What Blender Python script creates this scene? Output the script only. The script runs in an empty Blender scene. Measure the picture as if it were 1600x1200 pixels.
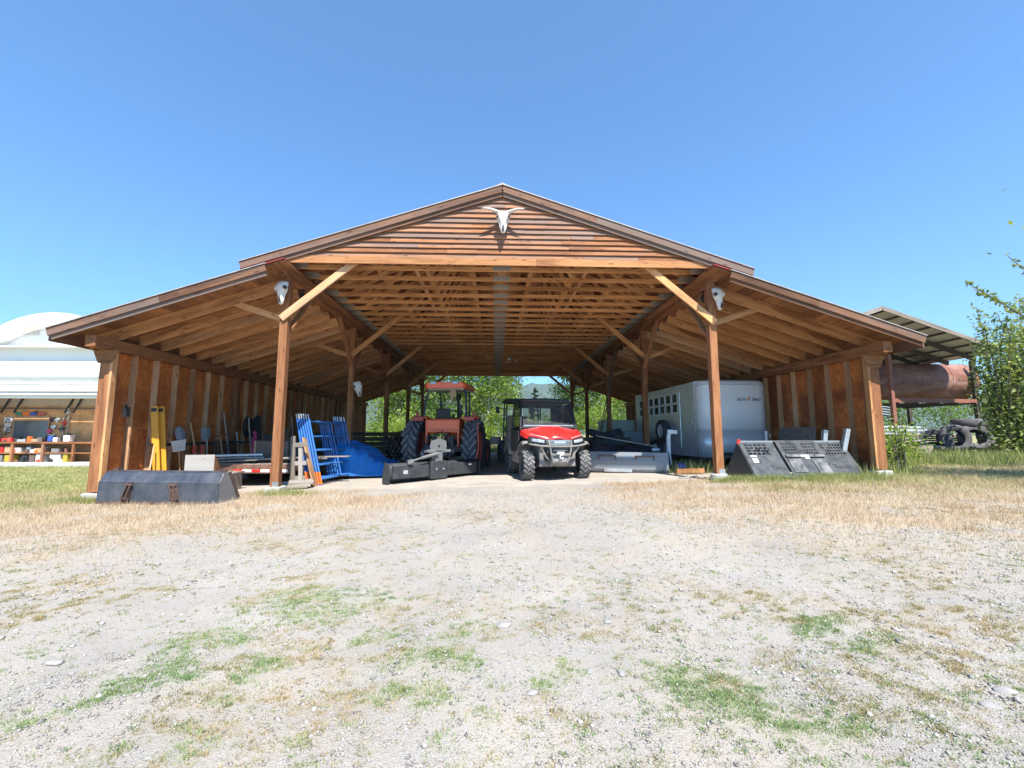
import bpy, bmesh, math, random
import numpy as np
from mathutils import Vector, Matrix, Euler

PI = math.pi
R = math.radians
random.seed(7)
RNG = np.random.default_rng(11)
scene = bpy.context.scene
COL = scene.collection

# ------------------------------------------------------------------ camera
CAM_Z = 1.14
PITCH, YAW = R(6.541), R(2.147)
cam_data = bpy.data.cameras.new("camera")
cam_data.sensor_width = 36.0
cam_data.lens = 36.0 * 689.0 / 1600.0
cam_data.clip_start = 0.05
cam_data.clip_end = 12000
cam = bpy.data.objects.new("camera", cam_data)
COL.objects.link(cam)
cam.location = (0, 0, CAM_Z)
cam.rotation_euler = (PI / 2 + PITCH, 0, -YAW)
scene.camera = cam

# ------------------------------------------------------------------ light
SUN_EL, SUN_AZ = R(56), R(15)          # azimuth: to the right of straight behind the camera
world = bpy.data.worlds.new("World")
scene.world = world
world.use_nodes = True
wn = world.node_tree.nodes
sky = wn.new("ShaderNodeTexSky")
sky.sky_type = 'NISHITA'
sky.sun_disc = False
sky.sun_elevation = SUN_EL
sky.sun_rotation = PI - SUN_AZ
sky.altitude = 500
sky.air_density = 1.0
sky.dust_density = 0.0
sky.ozone_density = 3.5
bg = wn["Background"]
bg.inputs[1].default_value = 0.096
tint = wn.new("ShaderNodeMix"); tint.data_type = 'RGBA'; tint.blend_type = 'MULTIPLY'
tint.inputs[0].default_value = 1.0; tint.inputs[7].default_value = (0.45, 0.80, 1.0, 1)
world.node_tree.links.new(sky.outputs[0], tint.inputs[6])
world.node_tree.links.new(tint.outputs[2], bg.inputs[0])

sun_data = bpy.data.lights.new("sun", 'SUN')
sun_data.energy = 3.6
sun_data.angle = R(0.5)
sun_data.color = (1.0, 0.955, 0.885)
sun = bpy.data.objects.new("sun", sun_data)
COL.objects.link(sun)
sdir = Vector((math.sin(SUN_AZ) * math.cos(SUN_EL), -math.cos(SUN_AZ) * math.cos(SUN_EL), math.sin(SUN_EL)))
sun.rotation_euler = sdir.to_track_quat('Z', 'Y').to_euler()
sun.location = sdir * 60

vs = scene.view_settings
vs.view_transform = 'Standard'
vs.look = 'None'
vs.gamma = 1.0
vs.exposure = 1.56
scene.cycles.max_bounces = 10
scene.cycles.diffuse_bounces = 6
scene.cycles.transparent_max_bounces = 16


# ------------------------------------------------------------------ helpers
def g(x, y=0.0):
    """height of the ground"""
    return 0.09 + 0.0245 * max(-14.0, min(14.0, x))


def hsh(ix, iy, seed):
    n = (ix * 374761393 + iy * 668265263 + seed * 974634777) & 0x7fffffff
    n = ((n ^ (n >> 13)) * 1274126177) & 0x7fffffff
    n = (n ^ (n >> 16)) & 0xffff
    return n / 65535.0


def vnoise(x, y, scale, seed=0, octaves=3):
    x = np.asarray(x, dtype=np.float64) * scale
    y = np.asarray(y, dtype=np.float64) * scale
    tot = np.zeros_like(x); amp = 1.0; s = 0.0
    for o in range(octaves):
        xi = np.floor(x).astype(np.int64); yi = np.floor(y).astype(np.int64)
        fx = x - xi; fy = y - yi
        fx = fx * fx * (3 - 2 * fx); fy = fy * fy * (3 - 2 * fy)
        a = hsh(xi, yi, seed + o); b = hsh(xi + 1, yi, seed + o)
        c = hsh(xi, yi + 1, seed + o); d = hsh(xi + 1, yi + 1, seed + o)
        tot += amp * ((a * (1 - fx) + b * fx) * (1 - fy) + (c * (1 - fx) + d * fx) * fy)
        s += amp; amp *= 0.5; x = x * 2.03 + 17.1; y = y * 2.03 + 5.7
    return tot / s


class MB:
    """collects shapes; build() links them as ONE mesh object.
    Every vertex carries 'wuv' (along, across, across) and 'rnd' (one value per board)."""

    def __init__(self):
        self.v = []; self.f = []; self.w = []; self.r = []; self.mi = []; self.cur = 0

    def add(self, verts, faces, wuv=None, rnd=None):
        o = len(self.v)
        self.v += [tuple(p) for p in verts]
        self.f += [tuple(i + o for i in f) for f in faces]
        self.mi += [self.cur] * len(faces)
        rr = random.random() if rnd is None else rnd
        if wuv is None:
            wuv = verts
        off = (random.random() * 40, random.random() * 40, random.random() * 40)
        self.w += [(p[0] + off[0], p[1] + off[1], p[2] + off[2]) for p in wuv]
        self.r += [rr] * len(verts)
        return self

    def bar(self, p0, p1, w, h, up=(0, 0, 1), rnd=None):
        """rectangular bar p0->p1; h along 'up', w across"""
        p0 = Vector(p0); p1 = Vector(p1)
        d = (p1 - p0); L = d.length; d.normalize()
        up = Vector(up)
        s = d.cross(up)
        if s.length < 1e-5:
            s = d.cross(Vector((1, 0, 0)))
        s.normalize(); u = s.cross(d).normalized()
        vs_, ws = [], []
        for t, P in ((0, p0), (L, p1)):
            for a, b in ((-1, -1), (1, -1), (1, 1), (-1, 1)):
                vs_.append(P + s * (a * w / 2) + u * (b * h / 2)); ws.append((t, a * w / 2, b * h / 2))
        fs = [(3, 2, 1, 0), (4, 5, 6, 7), (0, 1, 5, 4), (1, 2, 6, 5), (2, 3, 7, 6), (3, 0, 4, 7)]
        return self.add(vs_, fs, ws, rnd)

    def box(self, x0, x1, y0, y1, z0, z1, rnd=None):
        ax = max(((x1 - x0), 0), ((y1 - y0), 1), ((z1 - z0), 2))[1]
        cx, cy, cz = (x0 + x1) / 2, (y0 + y1) / 2, (z0 + z1) / 2
        if ax == 0:
            return self.bar((x0, cy, cz), (x1, cy, cz), y1 - y0, z1 - z0, (0, 0, 1), rnd)
        if ax == 1:
            return self.bar((cx, y0, cz), (cx, y1, cz), x1 - x0, z1 - z0, (0, 0, 1), rnd)
        return self.bar((cx, cy, z0), (cx, cy, z1), x1 - x0, y1 - y0, (0, 1, 0), rnd)

    def tube(self, pts, r, seg=8, caps=True, rnd=None):
        pts = [Vector(p) for p in pts]; n = len(pts)
        rs = r if isinstance(r, (list, tuple)) else [r] * n
        vs_, ws, fs = [], [], []
        prev = None; L = 0
        for i, p in enumerate(pts):
            t = (pts[min(i + 1, n - 1)] - pts[max(i - 1, 0)]).normalized()
            if prev is None:
                a = Vector((0, 0, 1)) if abs(t.z) < 0.9 else Vector((1, 0, 0))
                nrm = t.cross(a).normalized()
            else:
                nrm = (prev - t * prev.dot(t)).normalized()
            prev = nrm; bn = t.cross(nrm)
            if i: L += (p - pts[i - 1]).length
            for k in range(seg):
                an = 2 * PI * k / seg
                vs_.append(p + (nrm * math.cos(an) + bn * math.sin(an)) * rs[i])
                ws.append((L, rs[i] * math.cos(an), rs[i] * math.sin(an)))
        for i in range(n - 1):
            for k in range(seg):
                k2 = (k + 1) % seg
                fs.append((i * seg + k, i * seg + k2, (i + 1) * seg + k2, (i + 1) * seg + k))
        if caps:
            fs.append(tuple(range(seg - 1, -1, -1)))
            fs.append(tuple((n - 1) * seg + k for k in range(seg)))
        return self.add(vs_, fs, ws, rnd)

    def lathe(self, prof, M=None, seg=24, closed=False, rnd=None):
        """prof: (radius, axial) pairs turned about local x; M places it"""
        M = M or Matrix.Identity(4)
        vs_, fs = [], []
        n = len(prof)
        for k in range(seg):
            a = 2 * PI * k / seg
            for r_, x in prof:
                vs_.append(M @ Vector((x, r_ * math.cos(a), r_ * math.sin(a))))
        m = n if closed else n - 1
        for k in range(seg):
            k2 = (k + 1) % seg
            for i in range(m):
                j = (i + 1) % n
                fs.append((k * n + i, k * n + j, k2 * n + j, k2 * n + i))
        return self.add(vs_, fs, None, rnd)

    def prism(self, poly, axis, a, b, rnd=None):
        """poly: 2d outline in the two other axes (order x,y,z), extruded along axis from a to b"""
        def mk(p, t):
            if axis == 0: return (t, p[0], p[1])
            if axis == 1: return (p[0], t, p[1])
            return (p[0], p[1], t)
        n = len(poly)
        vs_ = [mk(p, a) for p in poly] + [mk(p, b) for p in poly]
        fs = [tuple(range(n)), tuple(range(2 * n - 1, n - 1, -1))]
        for i in range(n):
            j = (i + 1) % n
            fs.append((i, i + n, j + n, j))
        return self.add(vs_, fs, None, rnd)

    def loft(self, rings, caps=True, rnd=None):
        n = len(rings[0]); vs_ = [p for r_ in rings for p in r_]; fs = []
        for i in range(len(rings) - 1):
            for k in range(n):
                k2 = (k + 1) % n
                fs.append((i * n + k, i * n + k2, (i + 1) * n + k2, (i + 1) * n + k))
        if caps:
            fs.append(tuple(range(n - 1, -1, -1)))
            fs.append(tuple((len(rings) - 1) * n + k for k in range(n)))
        return self.add(vs_, fs, None, rnd)

    def sheet(self, grid, thick=0.0, rnd=None):
        """grid[i][j] of points -> one sheet (two-sided if thick)"""
        ni, nj = len(grid), len(grid[0])
        vs_ = [p for row in grid for p in row]
        fs = []
        for i in range(ni - 1):
            for j in range(nj - 1):
                fs.append((i * nj + j, i * nj + j + 1, (i + 1) * nj + j + 1, (i + 1) * nj + j))
        return self.add(vs_, fs, None, rnd)

    def mesh(self, name, mat, smooth=False):
        me = bpy.data.meshes.new(name)
        me.from_pydata(self.v, [], self.f)
        a = me.attributes.new("wuv", 'FLOAT_VECTOR', 'POINT')
        a.data.foreach_set("vector", np.array(self.w, dtype=np.float32).ravel())
        a = me.attributes.new("rnd", 'FLOAT', 'POINT')
        a.data.foreach_set("value", np.array(self.r, dtype=np.float32))
        bm = bmesh.new(); bm.from_mesh(me)
        bmesh.ops.recalc_face_normals(bm, faces=bm.faces)
        bm.to_mesh(me); bm.free()
        if smooth:
            me.polygons.foreach_set("use_smooth", [True] * len(me.polygons))
            try:
                me.set_sharp_from_angle(angle=R(40))
            except Exception:
                pass
        for x in (mat if isinstance(mat, (list, tuple)) else [mat]): me.materials.append(x)
        if any(self.mi): me.polygons.foreach_set("material_index", np.array(self.mi, dtype=np.int32))
        return me

    def build(self, name, mat, parent=None, smooth=False, bevel=0.0, solid=0.0, subsurf=0):
        o = bpy.data.objects.new(name, self.mesh(name, mat, smooth))
        COL.objects.link(o)
        if parent is not None: o.parent = parent
        if solid:
            m = o.modifiers.new("solid", 'SOLIDIFY'); m.thickness = solid; m.offset = 0
        if subsurf:
            m = o.modifiers.new("sub", 'SUBSURF'); m.levels = subsurf; m.render_levels = subsurf
        if bevel:
            m = o.modifiers.new("bevel", 'BEVEL'); m.width = bevel; m.segments = 2
            m.limit_method = 'ANGLE'; m.angle_limit = R(35)
        return o


def tag(o, label=None, cat=None, group=None, kind=None):
    if label: o['label'] = label
    if cat: o['category'] = cat
    if group: o['group'] = group
    if kind or cat: o['kind'] = kind or 'thing'
    return o


def thing(name, label, cat, loc=(0, 0, 0), rz=0.0, group=None, rot=None):
    o = bpy.data.objects.new(name, None)
    o.empty_display_size = 0.2
    COL.objects.link(o)
    o.location = loc
    o.rotation_euler = rot if rot is not None else (0, 0, rz)
    return tag(o, label, cat, group)


def single(o, label, cat, loc=None, rz=None, group=None, rot=None):
    if loc is not None: o.location = loc
    if rz is not None: o.rotation_euler = (0, 0, rz)
    if rot is not None: o.rotation_euler = rot
    return tag(o, label, cat, group)


def copy_tree(o, parent=None):
    c = o.copy(); COL.objects.link(c)
    if parent is not None: c.parent = parent
    for ch in list(o.children):
        copy_tree(ch, c)
    return c


def inst(name, me, parent, loc=(0, 0, 0), rot=(0, 0, 0), scale=(1, 1, 1)):
    o = bpy.data.objects.new(name, me); COL.objects.link(o)
    o.parent = parent; o.location = loc; o.rotation_euler = rot; o.scale = scale
    return o


def lettering(text, size, mat, parent, loc, rot, name="lettering", extrude=0.002, shear=0.0, align='CENTER', spacing=1.0, bold=0.0):
    cu = bpy.data.curves.new(name, 'FONT')
    cu.body = text; cu.size = size; cu.extrude = extrude; cu.shear = shear
    cu.align_x = align; cu.align_y = 'CENTER'; cu.space_character = spacing; cu.offset = bold
    cu.materials.append(mat)
    tmp = bpy.data.objects.new(name, cu); COL.objects.link(tmp)
    bpy.context.view_layer.update()
    me = bpy.data.meshes.new_from_object(tmp.evaluated_get(bpy.context.evaluated_depsgraph_get()))
    bpy.data.objects.remove(tmp)
    if not me.materials: me.materials.append(mat)
    return inst(name, me, parent, loc, rot)


def fast_mesh(name, verts, faces, mat, rnd=None, parent=None):
    """numpy arrays: verts (n,3), faces (m,k)"""
    me = bpy.data.meshes.new(name)
    nv, nf, k = len(verts), len(faces), faces.shape[1]
    me.vertices.add(nv); me.vertices.foreach_set("co", verts.astype(np.float32).ravel())
    me.loops.add(nf * k); me.loops.foreach_set("vertex_index", faces.astype(np.int32).ravel())
    me.polygons.add(nf)
    me.polygons.foreach_set("loop_start", np.arange(0, nf * k, k, dtype=np.int32))
    me.update(calc_edges=True)
    if rnd is not None:
        a = me.attributes.new("rnd", 'FLOAT', 'POINT'); a.data.foreach_set("value", rnd.astype(np.float32))
    me.materials.append(mat)
    o = bpy.data.objects.new(name, me); COL.objects.link(o)
    if parent is not None: o.parent = parent
    return o


# ------------------------------------------------------------------ materials
class NT:
    def __init__(self, name):
        self.m = bpy.data.materials.new(name); self.m.use_nodes = True
        self.t = self.m.node_tree; self.n = self.t.nodes; self.l = self.t.links
        self.b = self.n["Principled BSDF"]

    def node(self, typ, **kw):
        nd = self.n.new(typ)
        for k, v in kw.items():
            setattr(nd, k, v)
        return nd

    def link(self, a, b): self.l.new(a, b)

    def attr(self, name):
        return self.node("ShaderNodeAttribute", attribute_name=name)

    def mapping(self, src, scale, loc=(0, 0, 0)):
        m = self.node("ShaderNodeMapping"); m.inputs["Scale"].default_value = scale
        m.inputs["Location"].default_value = loc
        self.link(src, m.inputs["Vector"]); return m.outputs[0]

    def noise(self, vec, scale, detail=4, rough=0.55, dist=0.0):
        n = self.node("ShaderNodeTexNoise"); n.inputs["Scale"].default_value = scale
        n.inputs["Detail"].default_value = detail; n.inputs["Roughness"].default_value = rough
        n.inputs["Distortion"].default_value = dist
        if vec is not None: self.link(vec, n.inputs["Vector"])
        return n.outputs["Fac"]

    def voro(self, vec, scale, feature='F1', out="Distance"):
        n = self.node("ShaderNodeTexVoronoi", feature=feature); n.inputs["Scale"].default_value = scale
        if vec is not None: self.link(vec, n.inputs["Vector"])
        return n.outputs[out]

    def ramp(self, fac, stops, interp='LINEAR'):
        r = self.node("ShaderNodeValToRGB"); r.color_ramp.interpolation = interp
        el = r.color_ramp.elements
        while len(el) < len(stops): el.new(0.5)
        for e, (p, c) in zip(el, stops):
            e.position = p
            e.color = (c, c, c, 1) if isinstance(c, (int, float)) else (*c, 1)
        self.link(fac, r.inputs[0]); return r.outputs[0]

    def mix(self, fac, a, b, mode='MIX'):
        m = self.node("ShaderNodeMix", data_type='RGBA', blend_type=mode)
        for sock, v in ((m.inputs[0], fac), (m.inputs[6], a), (m.inputs[7], b)):
            if isinstance(v, (int, float)): sock.default_value = v
            elif isinstance(v, (tuple, list)): sock.default_value = (*v, 1)
            else: self.link(v, sock)
        return m.outputs[2]

    def math(self, op, a, b=None, clamp=False):
        m = self.node("ShaderNodeMath", operation=op, use_clamp=clamp)
        for s, v in ((m.inputs[0], a), (m.inputs[1], b)):
            if v is None: continue
            if isinstance(v, (int, float)): s.default_value = v
            else: self.link(v, s)
        return m.outputs[0]

    def bump(self, h, strength=0.3, dist=0.01):
        b = self.node("ShaderNodeBump"); b.inputs["Strength"].default_value = strength
        b.inputs["Distance"].default_value = dist
        self.link(h, b.inputs["Height"]); self.link(b.outputs[0], self.b.inputs["Normal"])

    def set(self, **kw):
        for k, v in kw.items():
            s = self.b.inputs[k.replace("_", " ")]
            if isinstance(v, (int, float)): s.default_value = v
            elif isinstance(v, (tuple, list)): s.default_value = (*v, 1)
            else: self.link(v, s)

    def objrand(self):
        return self.node("ShaderNodeObjectInfo").outputs["Random"]


def wood(name, dark, light, grey=(0.26, 0.235, 0.21), grey_lo=0.62, grey_hi=0.8, knots=True, spread=0.35, rough=0.8, grain=26):
    t = NT(name)
    w = t.attr("wuv").outputs["Vector"]
    rn = t.math('FRACT', t.math('ADD', t.attr("rnd").outputs["Fac"], t.objrand()))
    off = t.node("ShaderNodeCombineXYZ"); t.link(t.math('MULTIPLY', t.objrand(), 37.0), off.inputs[0])
    va = t.node("ShaderNodeVectorMath", operation='ADD'); t.link(w, va.inputs[0]); t.link(off.outputs[0], va.inputs[1])
    w = va.outputs[0]
    fine = t.noise(t.mapping(w, (1.6, grain, grain)), 1.6, 5, 0.65, 0.6)
    mid = t.noise(t.mapping(w, (0.7, 5, 5)), 1.5, 3)
    f = t.math('ADD', t.math('MULTIPLY', fine, 0.6), t.math('MULTIPLY', mid, 0.4))
    c = t.ramp(f, [(0.3, dark), (0.68, light)])
    # board to board tint
    v = t.math('ADD', 1.0 - spread, t.math('MULTIPLY', rn, 2 * spread))
    vc = t.node("ShaderNodeCombineColor")
    for i in range(3): t.link(v, vc.inputs[i])
    c = t.mix(1.0, c, vc.outputs[0], 'MULTIPLY')
    stn = t.noise(t.mapping(w, (0.45, 3.2, 3.2), (2, 7, 4)), 1.4, 7, 0.68, 0.8)
    c = t.mix(t.ramp(stn, [(0.34, 0.75), (0.52, 0.0)]), c, tuple(x * 0.55 for x in dark))
    # weathered grey
    gn = t.noise(t.mapping(w, (0.5, 6, 6), (9, 3, 1)), 1.3, 4, 0.6)
    gm = t.ramp(t.math('ADD', t.math('MULTIPLY', gn, 0.6), t.math('MULTIPLY', rn, 0.4)), [(grey_lo, 0.0), (grey_hi, 0.85)])
    c = t.mix(gm, c, grey)
    if knots:
        k = t.voro(t.mapping(w, (2.2, 9, 9)), 1.0)
        c = t.mix(t.ramp(k, [(0.07, 0.85), (0.15, 0.0)]), c, tuple(x * 0.3 for x in dark))
    t.set(Base_Color=c, Roughness=rough)
    t.b.inputs["Specular IOR Level"].default_value = 0.25
    t.bump(fine, 0.35, 0.004)
    return t.m


def osb(name, dark, light, black=0.5):
    t = NT(name)
    w = t.attr("wuv").outputs["Vector"]
    f = t.noise(t.mapping(w, (3, 0.9, 5)), 2.2, 6, 0.65, 1.2)
    big = t.noise(t.mapping(w, (1, 1, 1)), 1.1, 3, 0.6)
    c = t.ramp(f, [(0.32, dark), (0.66, light)])
    c = t.mix(t.ramp(big, [(0.42, black), (0.62, 0.0)]), c, tuple(x * 0.35 for x in dark))
    sp = t.voro(w, 9.0)
    c = t.mix(t.ramp(sp, [(0.06, 0.5), (0.12, 0.0)]), c, (0.35, 0.27, 0.2))
    t.set(Base_Color=c, Roughness=0.65)
    t.bump(f, 0.2, 0.003)
    return t.m


def paint(name, col, rough=0.4, dirt=(0.25, 0.2, 0.15), amount=0.35, metal=0.0, scale=6.0, rust=None, rust_amt=0.5, coat=0.0, spec=0.5, scuff=0.0):
    t = NT(name)
    co = t.node("ShaderNodeTexCoord").outputs["Object"]
    n1 = t.noise(co, scale, 6, 0.62)
    n2 = t.noise(co, scale * 7, 4, 0.6)
    c = t.mix(t.ramp(n1, [(0.35, 0.0), (0.75, amount)]), col, dirt)
    c = t.mix(t.ramp(n2, [(0.3, 0.22), (0.6, 0.0)]), c, tuple(x * 0.75 for x in col))
    if scuff:
        n4 = t.noise(t.mapping(co, (2.0, 2.0, 9.0), (3, 1, 7)), scale * 1.3, 9, 0.75, 1.5)
        c = t.mix(t.ramp(n4, [(0.57, 0.0), (0.70, scuff)]), c, tuple(min(1, x * 2.2 + 0.10) for x in col))
    if rust:
        n3 = t.noise(co, scale * 1.7, 8, 0.7)
        e = 0.78 - 0.4 * rust_amt
        c = t.mix(t.ramp(n3, [(e, 0.0), (e + 0.1, 1.0)]), c, rust)
    rg = t.ramp(n1, [(0.3, max(rough - 0.08, 0.05)), (0.75, min(rough + 0.25, 1.0))])
    t.set(Base_Color=c, Roughness=rg, Metallic=metal)
    t.b.inputs["Specular IOR Level"].default_value = spec
    if coat:
        t.b.inputs["Coat Weight"].default_value = coat; t.b.inputs["Coat Roughness"].default_value = 0.15
    t.bump(n2, 0.08, 0.004)
    return t.m


def plain(name, col, rough=0.6, metal=0.0, var=0.2, scale=8.0):
    t = NT(name)
    co = t.node("ShaderNodeTexCoord").outputs["Object"]
    n1 = t.noise(co, scale, 5, 0.6)
    c = t.mix(t.ramp(n1, [(0.3, 0.0), (0.7, 1.0)]), tuple(x * (1 - var) for x in col), tuple(min(x * (1 + var), 1) for x in col))
    t.set(Base_Color=c, Roughness=rough, Metallic=metal)
    t.bump(n1, 0.1, 0.004)
    return t.m


def glass(name, tint=(0.75, 0.8, 0.8), alpha=0.35):
    t = NT(name)
    out = t.n["Material Output"]
    gl = t.node("ShaderNodeBsdfGlossy"); gl.inputs["Roughness"].default_value = 0.05
    tr = t.node("ShaderNodeBsdfTransparent"); tr.inputs[0].default_value = (*tint, 1)
    fr = t.node("ShaderNodeFresnel"); fr.inputs[0].default_value = 1.45
    co = t.node("ShaderNodeTexCoord").outputs["Object"]
    du = t.node("ShaderNodeBsdfDiffuse"); du.inputs[0].default_value = (0.45, 0.43, 0.4, 1)
    m0 = t.node("ShaderNodeMixShader"); t.link(t.ramp(t.noise(co, 5, 5, 0.6), [(0.3, 0.02), (0.8, alpha)]), m0.inputs[0])
    t.link(tr.outputs[0], m0.inputs[1]); t.link(du.outputs[0], m0.inputs[2])
    m = t.node("ShaderNodeMixShader"); t.link(fr.outputs[0], m.inputs[0])
    t.link(m0.outputs[0], m.inputs[1]); t.link(gl.outputs[0], m.inputs[2])
    t.link(m.outputs[0], out.inputs[0])
    return t.m


def leaf(name, cols, trans=0.35):
    t = NT(name)
    out = t.n["Material Output"]
    r = t.attr("rnd").outputs["Fac"]
    st = [(i / (len(cols) - 1), c) for i, c in enumerate(cols)]
    c = t.ramp(r, st)
    t.set(Base_Color=c, Roughness=0.55)
    t.b.inputs["Specular IOR Level"].default_value = 0.3
    tl = t.node("ShaderNodeBsdfTranslucent")
    t.link(t.mix(1.0, c, (1.25, 1.3, 0.6), 'MULTIPLY'), tl.inputs[0])
    m = t.node("ShaderNodeMixShader"); m.inputs[0].default_value = trans
    t.link(t.b.outputs[0], m.inputs[1]); t.link(tl.outputs[0], m.inputs[2])
    t.link(m.outputs[0], out.inputs[0])
    return t.m


M = {}
M['fir'] = wood('fir_lumber', (0.36, 0.145, 0.055), (0.80, 0.425, 0.18), grey=(0.42, 0.30, 0.2), grey_lo=0.54, grey_hi=0.80, spread=0.30)
M['truss'] = wood('truss_lumber', (0.48, 0.20, 0.07), (0.80, 0.44, 0.18), grey=(0.46, 0.34, 0.23), grey_lo=0.62, grey_hi=0.9, spread=0.26)
M['post'] = wood('post_timber', (0.19, 0.07, 0.03), (0.43, 0.195, 0.085), grey=(0.26, 0.18, 0.13), grey_lo=0.56, grey_hi=0.82, spread=0.2)
M['postdark'] = wood('corbel_timber', (0.17, 0.07, 0.028), (0.36, 0.17, 0.07), grey_lo=0.9, grey_hi=1.0, spread=0.05)
M['stud'] = wood('stud_lumber', (0.34, 0.165, 0.08), (0.66, 0.41, 0.22), grey=(0.45, 0.34, 0.25), grey_lo=0.56, grey_hi=0.9, spread=0.3)
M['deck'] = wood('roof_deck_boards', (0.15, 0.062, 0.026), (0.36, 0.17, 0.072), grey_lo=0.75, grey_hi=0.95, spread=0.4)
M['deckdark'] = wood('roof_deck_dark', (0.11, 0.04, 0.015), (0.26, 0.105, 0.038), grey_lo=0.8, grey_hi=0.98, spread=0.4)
M['siding'] = wood('weathered_siding', (0.21, 0.075, 0.032), (0.56, 0.25, 0.11), grey=(0.175, 0.13, 0.108), grey_lo=0.41, grey_hi=0.58, spread=0.5)
M['fascia'] = wood('fascia_board', (0.10, 0.05, 0.03), (0.27, 0.13, 0.07), grey=(0.17, 0.135, 0.115), grey_lo=0.42, grey_hi=0.72, spread=0.3)
M['band'] = wood('band_board', (0.30, 0.12, 0.048), (0.54, 0.27, 0.11), grey_lo=0.75, grey_hi=0.98, spread=0.14)
M['oldwood'] = wood('old_grey_lumber', (0.2, 0.15, 0.11), (0.42, 0.35, 0.28), grey=(0.36, 0.34, 0.31), grey_lo=0.3, grey_hi=0.7, spread=0.3)
M['log'] = wood('log_bark', (0.07, 0.05, 0.035), (0.2, 0.155, 0.115), grey_lo=0.5, grey_hi=0.9, spread=0.4, knots=False)
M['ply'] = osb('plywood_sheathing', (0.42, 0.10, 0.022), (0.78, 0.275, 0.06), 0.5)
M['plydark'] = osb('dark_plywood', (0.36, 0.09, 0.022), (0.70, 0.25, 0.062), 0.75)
M['gusset'] = plain('gusset_plate', (0.36, 0.33, 0.27), 0.6, 0.0, 0.12)
M['galv'] = plain('galvanised_steel', (0.5, 0.5, 0.5), 0.4, 0.7, 0.15)
M['redroof'] = paint('red_metal_roof', (0.28, 0.03, 0.025), 0.45, (0.2, 0.12, 0.1), 0.3)
M['drip'] = plain('drip_edge', (0.40, 0.36, 0.34), 0.5, 0.2)
M['concrete'] = plain('concrete', (0.42, 0.41, 0.39), 0.9, 0, 0.2, 14)
M['bone'] = plain('bone', (0.62, 0.59, 0.53), 0.75, 0, 0.12, 14)
M['bonedark'] = plain('bone_hollow_shade', (0.05, 0.042, 0.035), 0.9)  # near-black colour that stands for the shade inside the skull's hollows
M['horn'] = plain('horn', (0.55, 0.51, 0.45), 0.6, 0, 0.25, 12)
M['black'] = plain('black_plastic', (0.022, 0.022, 0.024), 0.5)
M['blacksteel'] = paint('black_steel', (0.026, 0.030, 0.036), 0.42, (0.12, 0.118, 0.11), 0.35, spec=0.5, scuff=0.4)
M['bluesteel'] = paint('blue_black_steel', (0.036, 0.043, 0.058), 0.42, (0.2, 0.2, 0.2), 0.35, rust=(0.16, 0.085, 0.05), rust_amt=0.2, scale=3.5, scuff=0.3)
M['greysteel'] = paint('grey_blue_steel', (0.2, 0.235, 0.27), 0.5, (0.3, 0.27, 0.23), 0.5, rust=(0.2, 0.1, 0.06), rust_amt=0.22, scale=4, scuff=0.5)
M['hitch'] = paint('hitch_grey', (0.13, 0.135, 0.14), 0.5, (0.25, 0.23, 0.2), 0.4, scuff=0.3)
M['darkrust'] = plain('dark_rust', (0.085, 0.05, 0.04), 0.85, 0, 0.4, 12)
M['rust'] = plain('rusty_steel', (0.17, 0.085, 0.055), 0.85, 0, 0.4, 12)
M['rustpost'] = paint('rust_red_steel', (0.26, 0.09, 0.055), 0.75, (0.25, 0.16, 0.12), 0.4)
M['rubber'] = plain('tyre_rubber', (0.055, 0.058, 0.065), 0.75, 0, 0.3, 10)
M['lug'] = plain('dusty_tread', (0.15, 0.155, 0.165), 0.8, 0, 0.3, 10)
M['dustrubber'] = paint('dusty_rubber', (0.10, 0.095, 0.09), 0.85, (0.33, 0.3, 0.26), 0.75, scale=9)
M['orange'] = paint('tractor_orange', (0.95, 0.15, 0.045), 0.35, (0.4, 0.2, 0.12), 0.2, coat=0.3)
M['maroon'] = paint('faded_fender', (0.50, 0.08, 0.055), 0.45, (0.3, 0.18, 0.15), 0.3)
M['red'] = paint('red_plastic_body', (0.62, 0.018, 0.016), 0.28, (0.3, 0.2, 0.17), 0.12, coat=0.6)
M['mud'] = paint('dusty_grey_plastic', (0.15, 0.145, 0.14), 0.6, (0.4, 0.36, 0.31), 0.7, scale=4)
M['silver'] = plain('silver_trim', (0.55, 0.56, 0.58), 0.3, 0.6)
M['lamp'] = plain('lamp_lens', (0.42, 0.44, 0.47), 0.12, 0.3, 0.15, 30)
M['darkglass'] = glass('dusty_tinted_glass', (0.78, 0.80, 0.80), 0.14)
M['clearglass'] = glass('window_glass', (0.85, 0.9, 0.9), 0.1)
M['white'] = paint('white_paint', (0.76, 0.77, 0.78), 0.35, (0.55, 0.52, 0.48), 0.3)
M['trailer'] = paint('trailer_white', (0.88, 0.90, 0.92), 0.28, (0.5, 0.49, 0.47), 0.3, coat=0.2, scale=2.5)
M['alu'] = paint('trailer_aluminium', (0.74, 0.76, 0.78), 0.32, (0.45, 0.43, 0.4), 0.4, metal=0.35, scale=3)
M['scafblue'] = paint('scaffold_blue', (0.035, 0.16, 0.47), 0.4, (0.1, 0.2, 0.45), 0.3, scale=5)
M['tarp'] = plain('blue_tarp', (0.015, 0.20, 0.58), 0.42, 0, 0.12, 5)
M['blacktarp'] = plain('black_tarp', (0.022, 0.026, 0.034), 0.5, 0, 0.3, 5)
M['yellow'] = paint('yellow_paint', (0.78, 0.34, 0.012), 0.45, (0.4, 0.25, 0.1), 0.25)
M['signred'] = plain('reflective_red', (0.65, 0.03, 0.02), 0.4)
M['signorange'] = plain('sign_orange', (0.85, 0.16, 0.015), 0.45)
M['pink'] = plain('pink_cord', (0.75, 0.09, 0.22), 0.7)
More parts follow.
